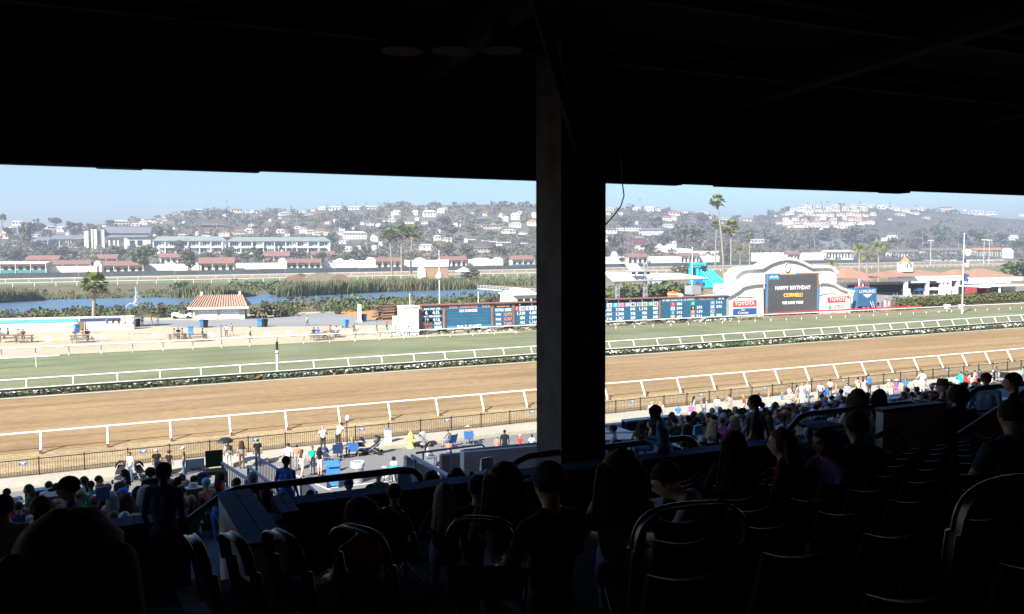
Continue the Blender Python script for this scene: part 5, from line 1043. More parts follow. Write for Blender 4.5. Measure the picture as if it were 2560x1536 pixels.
part('ribbon', mat('ribbon_blue', (.06, .3, .62), .6, .1, 1, emit=.2), sc_, lambda b: b.extrude([(sx0+SW*q, -2.03, sz0+SHh*v) for q, v in ((.03, .9), (.05, .86), (.04, .83), (.07, .86), (.2, .86), (.23, .83), (.22, .87), (.24, .9), (.2, .94), (.06, .94))], (0, .02, 0))); vt('DEL MAR', .135, .925, .05, M_TXT, .15)
def sign(px0, px1, y0, y1, m, name='sign_panel', dy=-1.6): 
    a, c = R(px0, y1), R(px1, y0); return part(name, m, t, lambda b: b.box(((a.x+c.x)/2, dy, (a.z+c.z)/2), (c.x-a.x, .16, c.z-a.z))), (a.x+c.x)/2, (a.z+c.z)/2, c.x-a.x, c.z-a.z
M_SRED = mat('sign_red', (.62, .06, .05), .5, .05, 1); M_SBLUE = mat('sign_blue', (.03, .1, .34), .5, .05, 1); M_TVG = mat('sign_dark_text', (.05, .05, .06), .5, .05, 1); M_TVGG = mat('sign_green', (.1, .4, .25), .5, .05, 1)
o, cx, cz, sw, sh = sign(1818, 1877, 748, 789, M_WHITE)
o, cx, cz, sw, sh = sign(1819, 1876, 750, 767, M_SRED, dy=-1.68); text('lettering', 'TOYOTA', M_WHITE, o, (cx, -1.77, cz), sh*.9, sw*.88, bold=.02)
o, cx, cz, sw, sh = sign(1819, 1876, 769, 787, M_SBLUE, dy=-1.68); text('lettering', 'Corona', M_WHITE, o, (cx-sw*.08, -1.77, cz-sh*.18), sh*.55, sw*.45, bold=.01, shear=.2); part('crown_mark', mat('crown_gold', (.6, .42, .1), .5, .1, 1), o, lambda b: b.extrude([(cx-sw*.08+q*sw, -1.78, cz+v*sh) for q, v in ((-.08, .12), (-.1, .38), (-.05, .28), (0, .42), (.05, .28), (.1, .38), (.08, .12))][::-1], (0, .03, 0)))
o, cx, cz, sw, sh = sign(2052, 2110, 738, 777, M_WHITE)
o, cx, cz, sw, sh = sign(2054, 2108, 740, 756, M_SRED, dy=-1.68); text('lettering', 'TOYOTA', M_WHITE, o, (cx, -1.77, cz), sh*.9, sw*.88, bold=.02)
o, cx, cz, sw, sh = sign(2054, 2108, 758, 775, M_WHITE, dy=-1.68); text('lettering', 'TVG', M_TVG, o, (cx+sw*.02, -1.77, cz), sh*.75, sw*.5, bold=.01, shear=.3); part('mark', M_TVGG, o, lambda b: b.extrude([(cx+q*sw, -1.78, cz+v*sh) for q, v in ((-.48, -.3), (-.45, .28), (-.3, .28), (-.36, 0), (-.28, -.3))][::-1], (0, .03, 0)))

# booth with clock beside it
p = gnd(2172, 781); u = proj(p)[2]/FPX; t = thing('blue_booth', 'blue display booth with white lettering right of the arched board', 'booth', p, 0)
M_BOOTH = mat('booth_blue', (.04, .13, .24), .6, .08, 1); bw = 64*u; bh = 60*u
part('wall', M_BOOTH, t, lambda b: b.box((0, 2, bh*.58), (bw, 3, bh*.84))); part('counter', M_DARKOPEN, t, lambda b: b.box((0, 1.5, bh*.12), (bw*.96, 2, bh*.24)))
text('lettering', 'LONGINES', M_WHITE, t, (0, .47, bh*.86), bh*.2, bw*.86, bold=.005); part('wing_mark', M_WHITE, t, lambda b: b.extrude([(q*bw, .46, bh*z) for q, z in ((-.25, .75), (.25, .75), (.12, .66), (0, .6), (-.12, .66))][::-1], (0, .05, 0)))
part('ladder', M_LGREY, t, lambda b: [b.tube([(x, -.8, 0), (x, .3, bh*.45)], .06, 0, 5) for x in (bw*.12, bw*.24)]+[b.tube([(bw*.12, -.8+1.1*k/6, bh*.45*k/6), (bw*.24, -.8+1.1*k/6, bh*.45*k/6)], .04, 0, 5) for k in range(1, 6)])
for k in (-.38, -.15, .4): part('stool', M_STEEL, t, lambda b: (b.tube([(k*bw, -.6, 0), (k*bw, -.6, 1.1)], .06, 0, 6), b.lathe([(.35, 1.1), (.35, 1.2)], (k*bw, -.6, 0), 10)))
q = onP(2128, 735, p.y-.5)-p; t2 = thing('round_clock', 'white round clock on a post left of the blue booth', 'clock', Vector((p.x+q.x, p.y-.5, 0)))
part('post', M_STEEL, t2, lambda b: b.tube([(0, .3, 0), (0, .3, q.z)], .25, 0, 8)); part('case', M_GREYMID, t2, lambda b: b.tube([(0, 0, q.z), (0, .3, q.z)], 9*u, 0, 24)); part('dial', M_WHITE, t2, lambda b: b.tube([(0, -.06, q.z), (0, 0, q.z)], 8*u, 0, 24)); part('hand', M_DARKOPEN, t2, lambda b: (b.box((.15, -.08, q.z+.1), (.5, .03, .08), rz=0), b.box((0, -.08, q.z+.25), (.07, .03, .5))))
part('fret', M_LGREY, t2, lambda b: b.box((-.5, .4, q.z-1.6), (12*u, .2, 1.1)))
p = gnd(2165, 755); u = proj(p)[2]/FPX; t = thing('red_white_stall', 'small red and white stall behind the blue booth', 'stall', p, 0); part('base', M_RED, t, lambda b: b.box((-4*u, 1, 37*u), (30*u, 2, 4*u))); part('stand', M_STUCCO, t, lambda b: b.box((-4*u, 1.2, 17*u), (28*u, 2, 35*u)))
part('awning', mat('pink_awning', (.6, .2, .2), .7, .1, 1), t, lambda b: b.add([(-20*u, -1, 54*u), (14*u, -1, 54*u), (14*u, 2, 60*u), (-20*u, 2, 60*u)], [(0, 1, 2, 3)]))
for k in (-18, -6, 4, 12): part('post', M_WHITE, t, lambda b: b.box((k*u, .6, 47*u), (2*u, .3, 17*u)))
# ================================================================ STAGE, WATER SLIDE, PADDOCK BUILDINGS, HEDGE
p = gnd(1600, 762); D = proj(p)[2]; u = D/FPX; t = thing('stage_canopy', 'white flat stage canopy on truss towers right of the pillar', 'stage', p, -YAW*.35)
part('roof', M_STUCCO, t, lambda b: b.add([(-90*u, -4, 62*u), (165*u, -4, 66*u), (165*u, 10, 74*u), (-60*u, 10, 80*u), (-90*u, -4, 60*u), (165*u, -4, 64*u)], [(0, 1, 2, 3), (4, 5, 1, 0), (4, 3, 2, 5)]))
part('edge_beam', M_GREYMID, t, lambda b: b.tube([(-90*u, -4.2, 60*u), (165*u, -4.2, 64*u)], .3, 0, 6))
def truss(x, h, w, y=-3.5):
    def f(b):
        for sx in (-1, 1):
            for sy in (-1, 1): b.tube([(x+sx*w, y+sy*w, 0), (x+sx*w, y+sy*w, h)], .09, 0, 5)
        n = int(h/(2*w))
        for i in range(n):
            z0, z1 = h*i/n, h*(i+1)/n; s = 1 if i % 2 else -1
            for sy in (-1, 1): b.tube([(x-s*w, y+sy*w, z0), (x+s*w, y+sy*w, z1)], .06, 0, 4)
            for sx in (-1, 1): b.tube([(x+sx*w, y-s*w, z0), (x+sx*w, y+s*w, z1)], .06, 0, 4)
    part('truss_tower', M_STEEL, t, f)
truss(-76*u, 62*u, 4*u*.9); truss(-2*u, 106*u, 4*u*.9)
for k in (-3, -2, -1, 0, 1, 2): part('speaker', M_BLACK, t, lambda b: b.box((-58*u, -3.5, (28+k*6)*u), (5*u, 1.2, 5.6*u)))
def pan(b):
    b.add([(-42*u, -4, 84*u), (-6*u, -4, 84*u), (0, 2, 102*u), (-32*u, 2, 102*u), (-42*u, -4, 83*u), (-6*u, -4, 83*u)], [(0, 1, 2, 3), (4, 5, 1, 0), (4, 3, 2, 5)])
part('upper_screen', M_GREYMID, t, pan)
for k in range(6): part('louvre', M_LGREY, t, lambda b: b.box((-21*u+k*1.6*u-4*u, -3.2+k*.95, (86+k*2.9)*u), (34*u, .25, .35)))
part('mast', M_STEEL, t, lambda b: (b.tube([(-38*u, -2, 62*u), (-38*u, -2, 84*u)], .15, 0, 5), b.tube([(-22*u, -2, 66*u), (-22*u, -2, 86*u)], .15, 0, 5)))
for k in (-38, -22, -14, 2): part('spot_lamp', M_BLACK, t, lambda b: b.box((k*u, -4.4, 80*u), (4*u, 1, 6*u)))
# stage-side things
q = gnd(1688, 766); u = proj(q)[2]/FPX; tt = thing('orange_crate', 'orange box standing on the right part of the tote board roofline', 'crate', q, 0); part('box', M_ORANGE, tt, lambda b: b.box((0, 1, 18*u), (17*u, 2, 36*u))); part('knob', M_ORANGE, tt, lambda b: b.lathe([(2*u, 36*u), (1*u, 39*u)], (0, 1, 0), 8)); part('rim', M_WHITE, tt, lambda b: b.box((0, 1, 30*u), (18*u, 2.2, .2)))
q = gnd(1706, 766); tt = thing('white_tank', 'white rounded tank beside the orange box', 'tank', q, 0); part('shell', M_WHITE, tt, lambda b: b.ellips((0, 1, 26*u), (6.5*u, 1.2, 6.5*u))); part('stand', M_GREYMID, tt, lambda b: b.box((0, 1, 10*u), (10*u, 1.5, 20*u)))
q = gnd(1744, 764); u = proj(q)[2]/FPX; tt = thing('grey_truck', 'grey box trailer behind the right end of the tote board', 'trailer', q, 0); part('box', M_GREYMID, tt, lambda b: b.box((0, 2, 38*u), (28*u, 3, 22*u))); part('chassis', M_DARKOPEN, tt, lambda b: b.box((0, 2, 22*u), (28*u, 2.6, 8*u)))
for k in (-9, 9): part('wheel', M_RUBBER, tt, lambda b: b.tube([(k*u, .4, 6*u), (k*u, .9, 6*u)], 6*u, 0, 12)); part('leg', M_DARKOPEN, tt, lambda b: b.box((k*u, 2, 12*u), (2*u, 1, 14*u)))

# inflatable slide
p = gnd(1766, 722); u = proj(p)[2]/FPX; t = thing('water_slide', 'turquoise inflatable water slide behind the tote board', 'inflatable slide', p, 0)
M_TQ2 = mat('turquoise_deep', (.01, .34, .42), .45, .1, 1)
part('ramp', M_TURQ, t, lambda b: b.add([(-8*u, 2, 44*u), (20*u, 2, 46*u), (42*u, -3, 10*u), (4*u, -3, 8*u), (-8*u, 6, 40*u), (20*u, 6, 42*u), (42*u, 3, 0), (4*u, 3, 0)], [(0, 3, 2, 1), (0, 1, 5, 4), (1, 2, 6, 5), (2, 3, 7, 6), (3, 0, 4, 7)]))
for x0, x1 in ((-8, 4), (1, 16), (10, 29), (20, 42)): part('bolster', M_TURQ, t, lambda b: b.tube([(x0*u, 1.6, 47*u), (x1*u, -3.3, 11*u)], 3.2*u, 0, 8))
part('tower', M_TURQ, t, lambda b: (b.tube([(-32*u, 3, 0), (-31*u, 3, 58*u)], 3.6*u, 0, 10), b.tube([(-10*u, 3, 0), (-12*u, 3, 50*u)], 4.5*u, 0, 10), b.tube([(16*u, 3, 30*u), (10*u, 3, 60*u)], 4*u, 0, 10), b.tube([(-34*u, 3, 60*u), (12*u, 3, 61*u)], 3.6*u, 0, 10)))
part('back_wall', M_TQ2, t, lambda b: b.box((-8*u, 5, 40*u), (40*u, .8, 30*u)))
part('opening', M_DARKOPEN, t, lambda b: b.extrude([(-16*u, .4, 56*u), (6*u, .4, 57*u), (-2*u, .4, 42*u), (-10*u, .4, 44*u)], (0, .3, 0)))
part('pool', M_TURQ, t, lambda b: (b.tube([(-30*u, -4, 5*u), (44*u, -4, 5*u)], 3.5*u, 0, 8), b.tube([(44*u, -4, 5*u), (46*u, 2, 5*u)], 3.5*u, 0, 8)))
part('side_mass', mat('blue_vinyl', (.03, .2, .5), .45, .1, 1), t, lambda b: b.box((-22*u, 2, 13*u), (22*u, 4, 24*u)))
q = gnd(1818, 752); u = proj(q)[2]/FPX; tt = thing('banner_wall', 'white printed banner wall below the water slide', 'banner', q, 0); part('panel', M_WHITE, tt, lambda b: b.box((-10*u, 0, 32*u), (66*u, .3, 22*u))); text('lettering', 'Corona', M_NAVY, tt, (-16*u, -.2, 32*u), 10*u, 20*u)
for k in (-40, 20): part('post', M_STEEL, tt, lambda b: b.box((k*u, 0, 12*u), (2*u, .3, 24*u)))
for px, py, w, lab in ((1715, 716, 26, 'blue parasol left of the water slide'), (1650, 722, 30, 'pale blue parasol among the crowd behind the stage'), (1846, 714, 18, 'blue parasol behind the left wing of the arched board')): parasol(px, py, py-22, w, M_BLUE if w != 30 else mat('pale_blue_canvas', (.2, .36, .6), .8, .1, 1), lab, 'blue parasols')

# paddock building with tiled roofs
p = gnd(2340, 737); u = proj(p)[2]/FPX; D = proj(p)[2]; t = thing('paddock_building', 'long white building with orange tiled roofs and cupola at the right', 'building', p, -YAW*.3)
X = lambda px: (px-2340)*u; Z = lambda y: (737-y)*u
part('back_wall', M_STUCCO, t, lambda b: b.box((X(2340), 12, Z(722)), (490*u, 1, 30*u)))
part('back_wall', M_DARKOPEN, t, lambda b: b.box((X(2300), 11.2, Z(724)), (300*u, .4, 20*u)))
def hiproof(b, x0, x1, ze, zr, y0=-2, y1=14, hip=1.0, n=1):
    h = min((x1-x0)*.42, 8)*hip; b.add([(x0, y0, ze), (x1, y0, ze), (x1, y1, ze), (x0, y1, ze), (x0+h, (y0+y1)/2, zr), (x1-h, (y0+y1)/2, zr)], [(0, 1, 5, 4), (1, 2, 5), (2, 3, 4, 5), (3, 0, 4), (3, 2, 1, 0)])
for a, c, ye, yr, y0 in ((2096, 2196, 693, 670, 4), (2200, 2412, 690, 676, 0), (2408, 2502, 696, 676, -1), (2488, 2620, 696, 675, 2), (2165, 2260, 690, 680, -3)): part('roof', M_TERRA, t, lambda b: hiproof(b, X(a), X(c), Z(ye), Z(yr), y0, y0+15))
part('parapet', M_STUCCO, t, lambda b: (b.box((X(2310), -1.2, Z(696)), (190*u, 1, 12*u)), b.box((X(2480), -2.6, Z(703)), (140*u, 1, 14*u)), b.box((X(2215), -1.4, Z(696)), (60*u, .8, 8*u)), b.box((X(2560), -2.2, Z(700)), (70*u, 1, 9*u))))
for px, w in ((2239, 7), (2304, 6), (2346, 5), (2358, 5), (2372, 7), (2398, 8), (2530, 6), (2548, 6)): part('column', M_STUCCO, t, lambda b: b.box((X(px), -1, Z(718)), (w*u, 1, 38*u)))
for px in (2228, 2341, 2370, 2395): part('pier', M_STUCCO, t, lambda b: b.box((X(px), -3.5, Z(728)), (7*u, 1, 18*u)))
cu = part('cupola', M_STUCCO, t, lambda b: b.box((X(2280), 5, Z(668)), (26*u, 26*u, 24*u))); part('cupola_roof', mat('orange_tile', (.58, .2, .09), .85, .15, 1), cu, lambda b: b.lathe([(19*u, Z(657)), (10*u, Z(649)), (4*u, Z(645)), (.1, Z(642))], (X(2280), 5, 0), 4, smooth=False))
for k in (-6, 6): part('louvre', M_DARKOPEN, cu, lambda b: b.box((X(2280)+k*u, 5-13.3*u, Z(665)), (3*u, .2, 9*u)))
part('skirt', M_STUCCO, cu, lambda b: b.lathe([(15*u, Z(680)), (13*u, Z(674))], (X(2280), 5, 0), 16))
for px, w in ((2275, 46), (2350, 40), (2530, 30)): part('sign_board', M_WHITE, t, lambda b: b.box((X(px), -1.5, Z(704)), (w*u, .3, 4*u)))
# low pavilions in front
p = gnd(2460, 762); u = proj(p)[2]/FPX; t = thing('bar_pavilion', 'flat-roofed bar with red sides below the tall flag pole', 'bar', p, 0); part('roof', M_WHITE, t, lambda b: b.box((60*u, 2, 46*u), (190*u, 6, 3*u))); part('sign_board', M_STUCCO, t, lambda b: b.box((-16*u, -1.3, 47*u), (40*u, .3, 8*u)))
part('back', M_DARKOPEN, t, lambda b: b.box((-18*u, 4, 26*u), (44*u, .5, 38*u)))
for k in (-36, 0): part('side', mat('dark_red_paint', (.3, .05, .05), .6, .1, 1), t, lambda b: b.box((k*u, 1, 24*u), (6*u, 3, 38*u)))
part('counter', M_STUCCO, t, lambda b: b.box((-18*u, -.5, 10*u), (30*u, 1, 12*u))); part('wall', M_GREYMID, t, lambda b: b.box((66*u, 3, 24*u), (50*u, .5, 40*u))); part('wall', M_STUCCO, t, lambda b: b.box((118*u, 2, 24*u), (50*u, .5, 42*u)))
part('cabinet', M_CREAM, t, lambda b: b.box((32*u, 2, 22*u), (14*u, 1, 38*u))); part('window', M_LGREY, t, lambda b: b.box((18*u, 2, 28*u), (12*u, .4, 18*u))); part('bench', M_WHITE, t, lambda b: b.box((14*u, -.5, 8*u), (18*u, 1, 12*u)))
a_, c_ = gnd(2240, 778), gnd(2720, 747)
b = MB()
for k in range(5200):
    s = random.random(); q = a_.lerp(c_, s); f = random.random(); side = Vector((0, random.uniform(-.1, 1.7), 0)); z = random.uniform(.2, 1.0)**.6*2.75 if f < .6 else 2.6+random.uniform(0, .35)+.12*math.sin(q.x*.8)
    if f < .6: side.y = random.uniform(-.25, .2)
    e = random.uniform(.12, .26); nn = (Vector((random.gauss(0, .5), -1 if f < .6 else random.gauss(0, .5), .4 if f < .6 else 1))).normalized(); uu = nn.orthogonal().normalized()*e; vv = nn.cross(uu); c = q+side+Vector((0, 0, z)); v = mnoise.noise(Vector((q.x*.12, z*.4, 0)))
    b.add([c-uu, c-vv, c+uu, c+vv], [(0, 1, 2, 3)], 2 if (s < .03 or random.random() < .12) else (1 if v+random.uniform(-.3, .3) > .1 else 0))
t = thing('hedge', 'clipped green and brown hedge behind the turf rail at the right', 'hedge', (a_+c_)/2); o = b.build('foliage', M_HEDGE, t); o.location = -t.location; tag(o, kind='stuff')
part('core', M_HEDGE[1], t, lambda b: b.box((0, .8, 1.25), ((c_-a_).length, 1.2, 2.5), rz=math.atan2((c_-a_).y, (c_-a_).x)))
for px, lab in ((2371, 'left one of two white wedge boxes before the hedge'), (2408, 'right one of two white wedge boxes before the hedge')):
    q = gnd(px, 779); u = proj(q)[2]/FPX; tt = thing('wedge_box', lab, 'box', q, 0, 'wedge boxes before the hedge'); part('shell', M_WHITE, tt, lambda b: b.extrude([(-8*u, 0, 17*u), (8*u, 0, 17*u), (4*u, 0, 7*u), (-4*u, 0, 7*u)][::-1], (0, .8, 0))); part('front', M_GREYMID, tt, lambda b: b.box((0, -.05, 12.5*u), (6*u, .1, 5*u))); part('stand', M_LGREY, tt, lambda b: b.box((0, .4, 3.5*u), (2*u, .3, 7*u)))
# red edging rail on the arch side
a_, c_ = gnd(1945, 797), gnd(2305, 779); t = thing('red_edging', 'red painted edging board along the foot of the arched board', 'edging', (a_+c_)/2); part('board', M_RED, t, lambda b: b.box((0, .2, 1.15), ((c_-a_).length, .1, .3), rz=math.atan2((c_-a_).y, (c_-a_).x)))
b = MB(); b.box((0, .2, .5), (.12, .08, 1.0)); me = b.mesh('stake', M_RED)
for k in range(12): inst('stake', me, t, a_.lerp(c_, (k+.5)/12)-t.location)
for px, py, w, lab in ((2335, 742, 40, 'left cream parasol in front of the tiled building'), (2385, 741, 36, 'middle cream parasol in front of the tiled building'), (2300, 744, 30, 'navy parasol in front of the tiled building')): parasol(px, py, py-24, w, M_NAVY if w == 30 else mat('cream_canvas', (.68, .64, .5), .8, .05, 1), lab, 'parasols by the paddock')
parasol(2298, 762, 744, 20, M_BLUE, 'small blue parasol above the hedge', 'parasols by the paddock')

# ================================================================ GRANDSTAND
FU = lambda P: 12.3-.275*P
FL = lambda P: 8.1-.17*(P-14)
FR = lambda P: 8.1-.13*(P-14)
t = thing('grandstand', 'dark covered grandstand with concrete pillar, roof and stepped floor', 'grandstand', (0, 0, 0)); GS = t
RY = 17.0; KR = RY/37
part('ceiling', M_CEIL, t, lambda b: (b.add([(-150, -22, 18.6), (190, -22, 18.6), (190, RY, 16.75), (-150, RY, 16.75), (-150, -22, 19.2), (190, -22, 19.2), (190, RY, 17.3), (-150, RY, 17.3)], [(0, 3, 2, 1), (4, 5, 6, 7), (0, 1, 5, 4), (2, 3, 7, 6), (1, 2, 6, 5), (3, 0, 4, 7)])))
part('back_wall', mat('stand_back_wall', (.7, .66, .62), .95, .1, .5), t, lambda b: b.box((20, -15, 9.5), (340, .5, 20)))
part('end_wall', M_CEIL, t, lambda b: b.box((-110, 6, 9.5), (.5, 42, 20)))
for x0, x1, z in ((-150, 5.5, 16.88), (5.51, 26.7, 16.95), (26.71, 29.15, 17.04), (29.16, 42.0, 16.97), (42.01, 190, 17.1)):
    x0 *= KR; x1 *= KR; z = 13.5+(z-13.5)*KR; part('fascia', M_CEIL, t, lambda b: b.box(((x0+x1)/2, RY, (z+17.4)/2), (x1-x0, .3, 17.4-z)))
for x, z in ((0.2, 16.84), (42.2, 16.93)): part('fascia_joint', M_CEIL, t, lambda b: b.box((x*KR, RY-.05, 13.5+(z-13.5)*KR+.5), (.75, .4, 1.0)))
M_BEAM = mat('dark_steel_beam', (.024, .022, .021), .9, .3, 1, spec=.05)
x = -64
while x < 130:
    part('rafter', M_BEAM, t, lambda b: b.add([(x-.14, -14, 17.9), (x+.14, -14, 17.9), (x+.14, RY-.3, 16.35), (x-.14, RY-.3, 16.35), (x-.14, -14, 18.4), (x+.14, -14, 18.4), (x+.14, RY-.3, 16.85), (x-.14, RY-.3, 16.85)], [(0, 3, 2, 1), (4, 5, 6, 7), (0, 1, 5, 4), (2, 3, 7, 6), (1, 2, 6, 5), (3, 0, 4, 7)])); x += 6.9
for y, z in ((15.2, 16.62), (12.6, 16.78), (9.8, 16.93), (6.8, 17.1), (3.6, 17.28)): part('purlin', M_BEAM, t, lambda b: b.box((20, y, z), (300, .14, .2)))
for k in range(-1, 3): part('brace', M_BEAM, t, lambda b: b.tube([(6.8+k*20.7, 12.0, 14.95), (4.0+k*20.7, 8.5, 17.0)], .09, 0, 6))
part('upper_deck', M_PLASTER, t, lambda b: b.box((20, -3, 29.6), (340, 38, 19.4)))
# pillar
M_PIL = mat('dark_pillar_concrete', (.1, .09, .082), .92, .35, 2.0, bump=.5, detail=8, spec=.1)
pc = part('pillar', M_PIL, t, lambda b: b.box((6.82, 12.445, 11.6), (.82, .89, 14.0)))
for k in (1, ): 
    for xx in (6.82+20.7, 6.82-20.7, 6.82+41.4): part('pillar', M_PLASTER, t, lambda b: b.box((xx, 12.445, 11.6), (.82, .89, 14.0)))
# upper terrace: steps down towards the parapet
P_ = -14.0; i = 0
while P_ < 11.3:
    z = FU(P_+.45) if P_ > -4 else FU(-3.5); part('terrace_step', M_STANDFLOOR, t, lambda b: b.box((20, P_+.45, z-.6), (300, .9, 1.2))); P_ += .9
# parapet with tiled cap, broken by the aisle openings
PW_ = 11.55; ZP = 10.12
def pxX(px, P): return onP(px, 1100, P).x
GAPS = [(pxX(548, PW_), pxX(700, PW_)), (pxX(2165, PW_), pxX(2235, PW_))]
def cap_tiles(parent, x0, x1, y0, y1, z, n, rows, tilt=None):
    me = MB(); lx = (x1-x0)/n-.012; ly = (y1-y0)/rows-.012; me.box((0, 0, 0), (lx, ly, .05)); m = me.mesh('tile', M_TILE)
    for i in range(n):
        for j in range(rows): inst('tile', m, parent, (x0+(x1-x0)*(i+.5)/n, y0+(y1-y0)*(j+.5)/rows, z+(tilt(j) if tilt else 0)))
def parapet(x0, x1, label):
    w = thing('parapet_wall', label, 'wall', ((x0+x1)/2, PW_, ZP-.9), 0, 'parapets of the upper terrace'); L2 = (x1-x0)/2
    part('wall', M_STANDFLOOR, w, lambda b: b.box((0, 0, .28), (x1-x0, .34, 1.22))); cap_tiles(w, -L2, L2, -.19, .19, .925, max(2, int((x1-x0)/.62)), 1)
parapet(-14, GAPS[0][0]-.4, 'tile-capped parapet at the left of the first aisle opening')
parapet(GAPS[0][1]+.1, GAPS[1][0], 'long tile-capped parapet passing behind the pillar'); parapet(GAPS[1][1]+2.6, 60, 'tile-capped parapet right of the second aisle opening')
# guard rails beyond the parapet
def guard(px0, px1, yl, yr, label, slope=True, P=12.1, r=.052):
    a, c = onP(px0, yl, P), onP(px1, yr, P); z = (a.z+c.z)/2; x0, x1 = a.x, c.x; g = thing('guard_rail', label, 'guard rail', ((x0+x1)/2, P, ZP-.5), 0, 'black guard rails along the parapet'); o = g.location
    pts = ([(x0-.9, P-.25, z-.75), (x0-.45, P-.1, z-.32), (x0, P, z-.06), (x0+.2, P, z)] if slope else [(x0, P, z)])+[(lerp(x0+.2, x1-.25, k/6), P, z) for k in range(1, 7)]+[(x1-.1, P, z-.03), (x1, P, z-.12), (x1+.03, P, z-.3), (x1+.03, P, z-.62)]
    part('top_rail', M_BLACK, g, lambda b: b.tube([Vector(q)-o for q in pts], r, 0, 10)); part('lower_rail', M_BLACK, g, lambda b: b.tube([Vector((x0+.1, P, z-.5))-o, Vector((x1, P, z-.5))-o], .032, 0, 8))
    n = max(2, int((x1-x0)/1.9))
    for k in range(1, n): part('post', M_BLACK, g, lambda b: b.tube([Vector((lerp(x0, x1, k/n), P, z-.7))-o, Vector((lerp(x0, x1, k/n), P, z-.5))-o], .03, 0, 6))
    return g
guard(556, 1050, 1226, 1172, 'black guard rail with rounded end left of the pillar'); guard(1296, 1738, 1156, 1080, 'black guard rail passing behind the pillar')
guard(1998, 2292, 1037, 1006, 'black guard rail with rounded end before the crowd at the right'); guard(2432, 2640, 972, 952, 'black guard rail starting at the right edge of the picture')
# aisle walls with tiled caps at the left opening
def capwall(label, pa, pb, w, h, m=None, tiles=6, drop=0.0, rows=2):
    pa, pb = Vector(pa), Vector(pb); L = (pb-pa).length; ang = math.atan2((pb-pa).y, (pb-pa).x); g = thing('aisle_wall', label, 'wall', (pa+pb)/2-Vector((0, 0, h)), ang, 'plaster aisle walls')
    part('wall', m or MATS['grey_plaster'], g, lambda b: b.box((0, 0, h/2-.7), (L, w, h+1.4))); cap_tiles(g, -L/2, L/2, -w/2-.02, w/2+.02, h+.03, tiles, rows); return g
a = onP(585, 1262, 11.9); c = onP(668, 1334, 9.6); capwall('plaster aisle wall with two rows of blue tiles left of the pillar', a, c, .4, 1.35)
a = onP(690, 1266, 11.2); c = onP(735, 1270, 11.2); capwall('short tile-capped pier beside the left aisle', a, c, .8, 1.6, tiles=2, m=M_STANDFLOOR)
a = onP(655, 1345, 9.4); capwall('sloping plaster return wall in the left aisle', onP(640, 1328, 10.6), onP(700, 1290, 10.9), .25, .9, tiles=3, rows=1)
part('aisle_floor', M_STEPCONC, t, lambda b: [b.box((onP(620, 1400, 10).x, 7.2+k*.4, FU(7.2+k*.4)+.1-.25), (1.5, .4, .5)) for k in range(10)])
# right-hand stair housing
M_PLP2 = mat('pale_stair_plaster', (.55, .52, .48), .9, .14, 1.6, bump=.3)
a, c = onP(2228, 1036, 10.7), onP(2380, 1032, 10.7); hx = c.x-a.x; g = thing('stair_housing', 'plaster stair housing in the shade at the right', 'wall', ((a.x+c.x)/2, 10.95, a.z-2.2))
part('front', M_PLP2, g, lambda b: b.box((0, 0, 1.1), (hx, .16, 2.2))); part('ledge', M_STEPBLUE, g, lambda b: b.box((0, 0, 2.23), (hx+.06, .2, .06))); part('dark_post', M_STANDFLOOR, g, lambda b: b.box((hx/2+.16, -.04, 1.0), (.3, .2, 2.3)))
part('side_wall', M_PLP2, g, lambda b: b.extrude([(hx/2+.33, .1, -.4), (hx/2+.33, .1, 1.4), (hx/2+2.6, .1, 2.25), (hx/2+2.6, .1, -.4)], (0, .14, 0))); part('slope_cap', M_STANDFLOOR, g, lambda b: b.tube([(hx/2+.35, .08, 1.42), (hx/2+2.6, .08, 2.27)], .06, 0, 6))
a, c = onP(2015, 1062, 11.9), onP(2085, 1072, 11.9); capwall('small plaster wall with blue cap behind the two seated figures', a, c, .5, 1.2, tiles=3)
part('curved_rail', M_BLACK, g, lambda b: b.tube([Vector(q)-g.location for q in (onP(2190, 1092, 10.5), onP(2215, 1080, 10.5), onP(2245, 1082, 10.5), onP(2262, 1105, 10.5), onP(2256, 1135, 10.5), onP(2238, 1158, 10.5))], .05, 0, 8))
# lower terraces
XL0, XL1 = -14, pxX(700, 20)*1.0
P_ = 12.4
while P_ < 32.5:
    zl, zr = FL(P_+.5), FR(P_+.5); xl = pxX(560, P_); xr = pxX(1345, P_)+.8
    part('terrace_step', M_STEPBLUE, t, lambda b: b.box(((-30+xl)/2, P_+.5, zl-.5), (xl+30, 1.0, 1.0))); part('terrace_step', M_STEPBLUE, t, lambda b: b.box(((xr+90)/2, P_+.5, zr-.5), (90-xr, 1.0, 1.0)))
    if P_ < 18: zm = FL(P_+.5); part('terrace_step', M_STEPBLUE, t, lambda b: b.box(((xl+xr)/2, P_+.5, zm-.5), (xr-xl-.05, 1.0, 1.0)))
    P_ += 1.0
xl, xr = pxX(560, 32), pxX(1345, 32)+.8
part('front_wall', M_PLASTER, t, lambda b: (b.box(((xr+90)/2, 33.0, FR(32.5)/2), (90-xr, .4, FR(32.5))), b.box(((-30+xl)/2, 33, FL(32.5)/2), (xl+30, .4, FL(32.5)))))
part('side_wall', M_PLASTER, t, lambda b: b.add([(xl, 18.2, 0), (xl, 33, 0), (xl, 33, FL(32)), (xl, 18.2, FL(18.2)), (xl-.3, 18.2, 0), (xl-.3, 33, 0), (xl-.3, 33, FL(32)), (xl-.3, 18.2, FL(18.2))], [(0, 1, 2, 3), (7, 6, 5, 4), (3, 2, 6, 7)]))
part('mid_wall', M_PLASTER, t, lambda b: b.box(((pxX(560, 18)+pxX(1345, 18))/2, 18.6, FL(18)/2-.3), (pxX(1345, 18)-pxX(560, 18), .4, FL(18))))
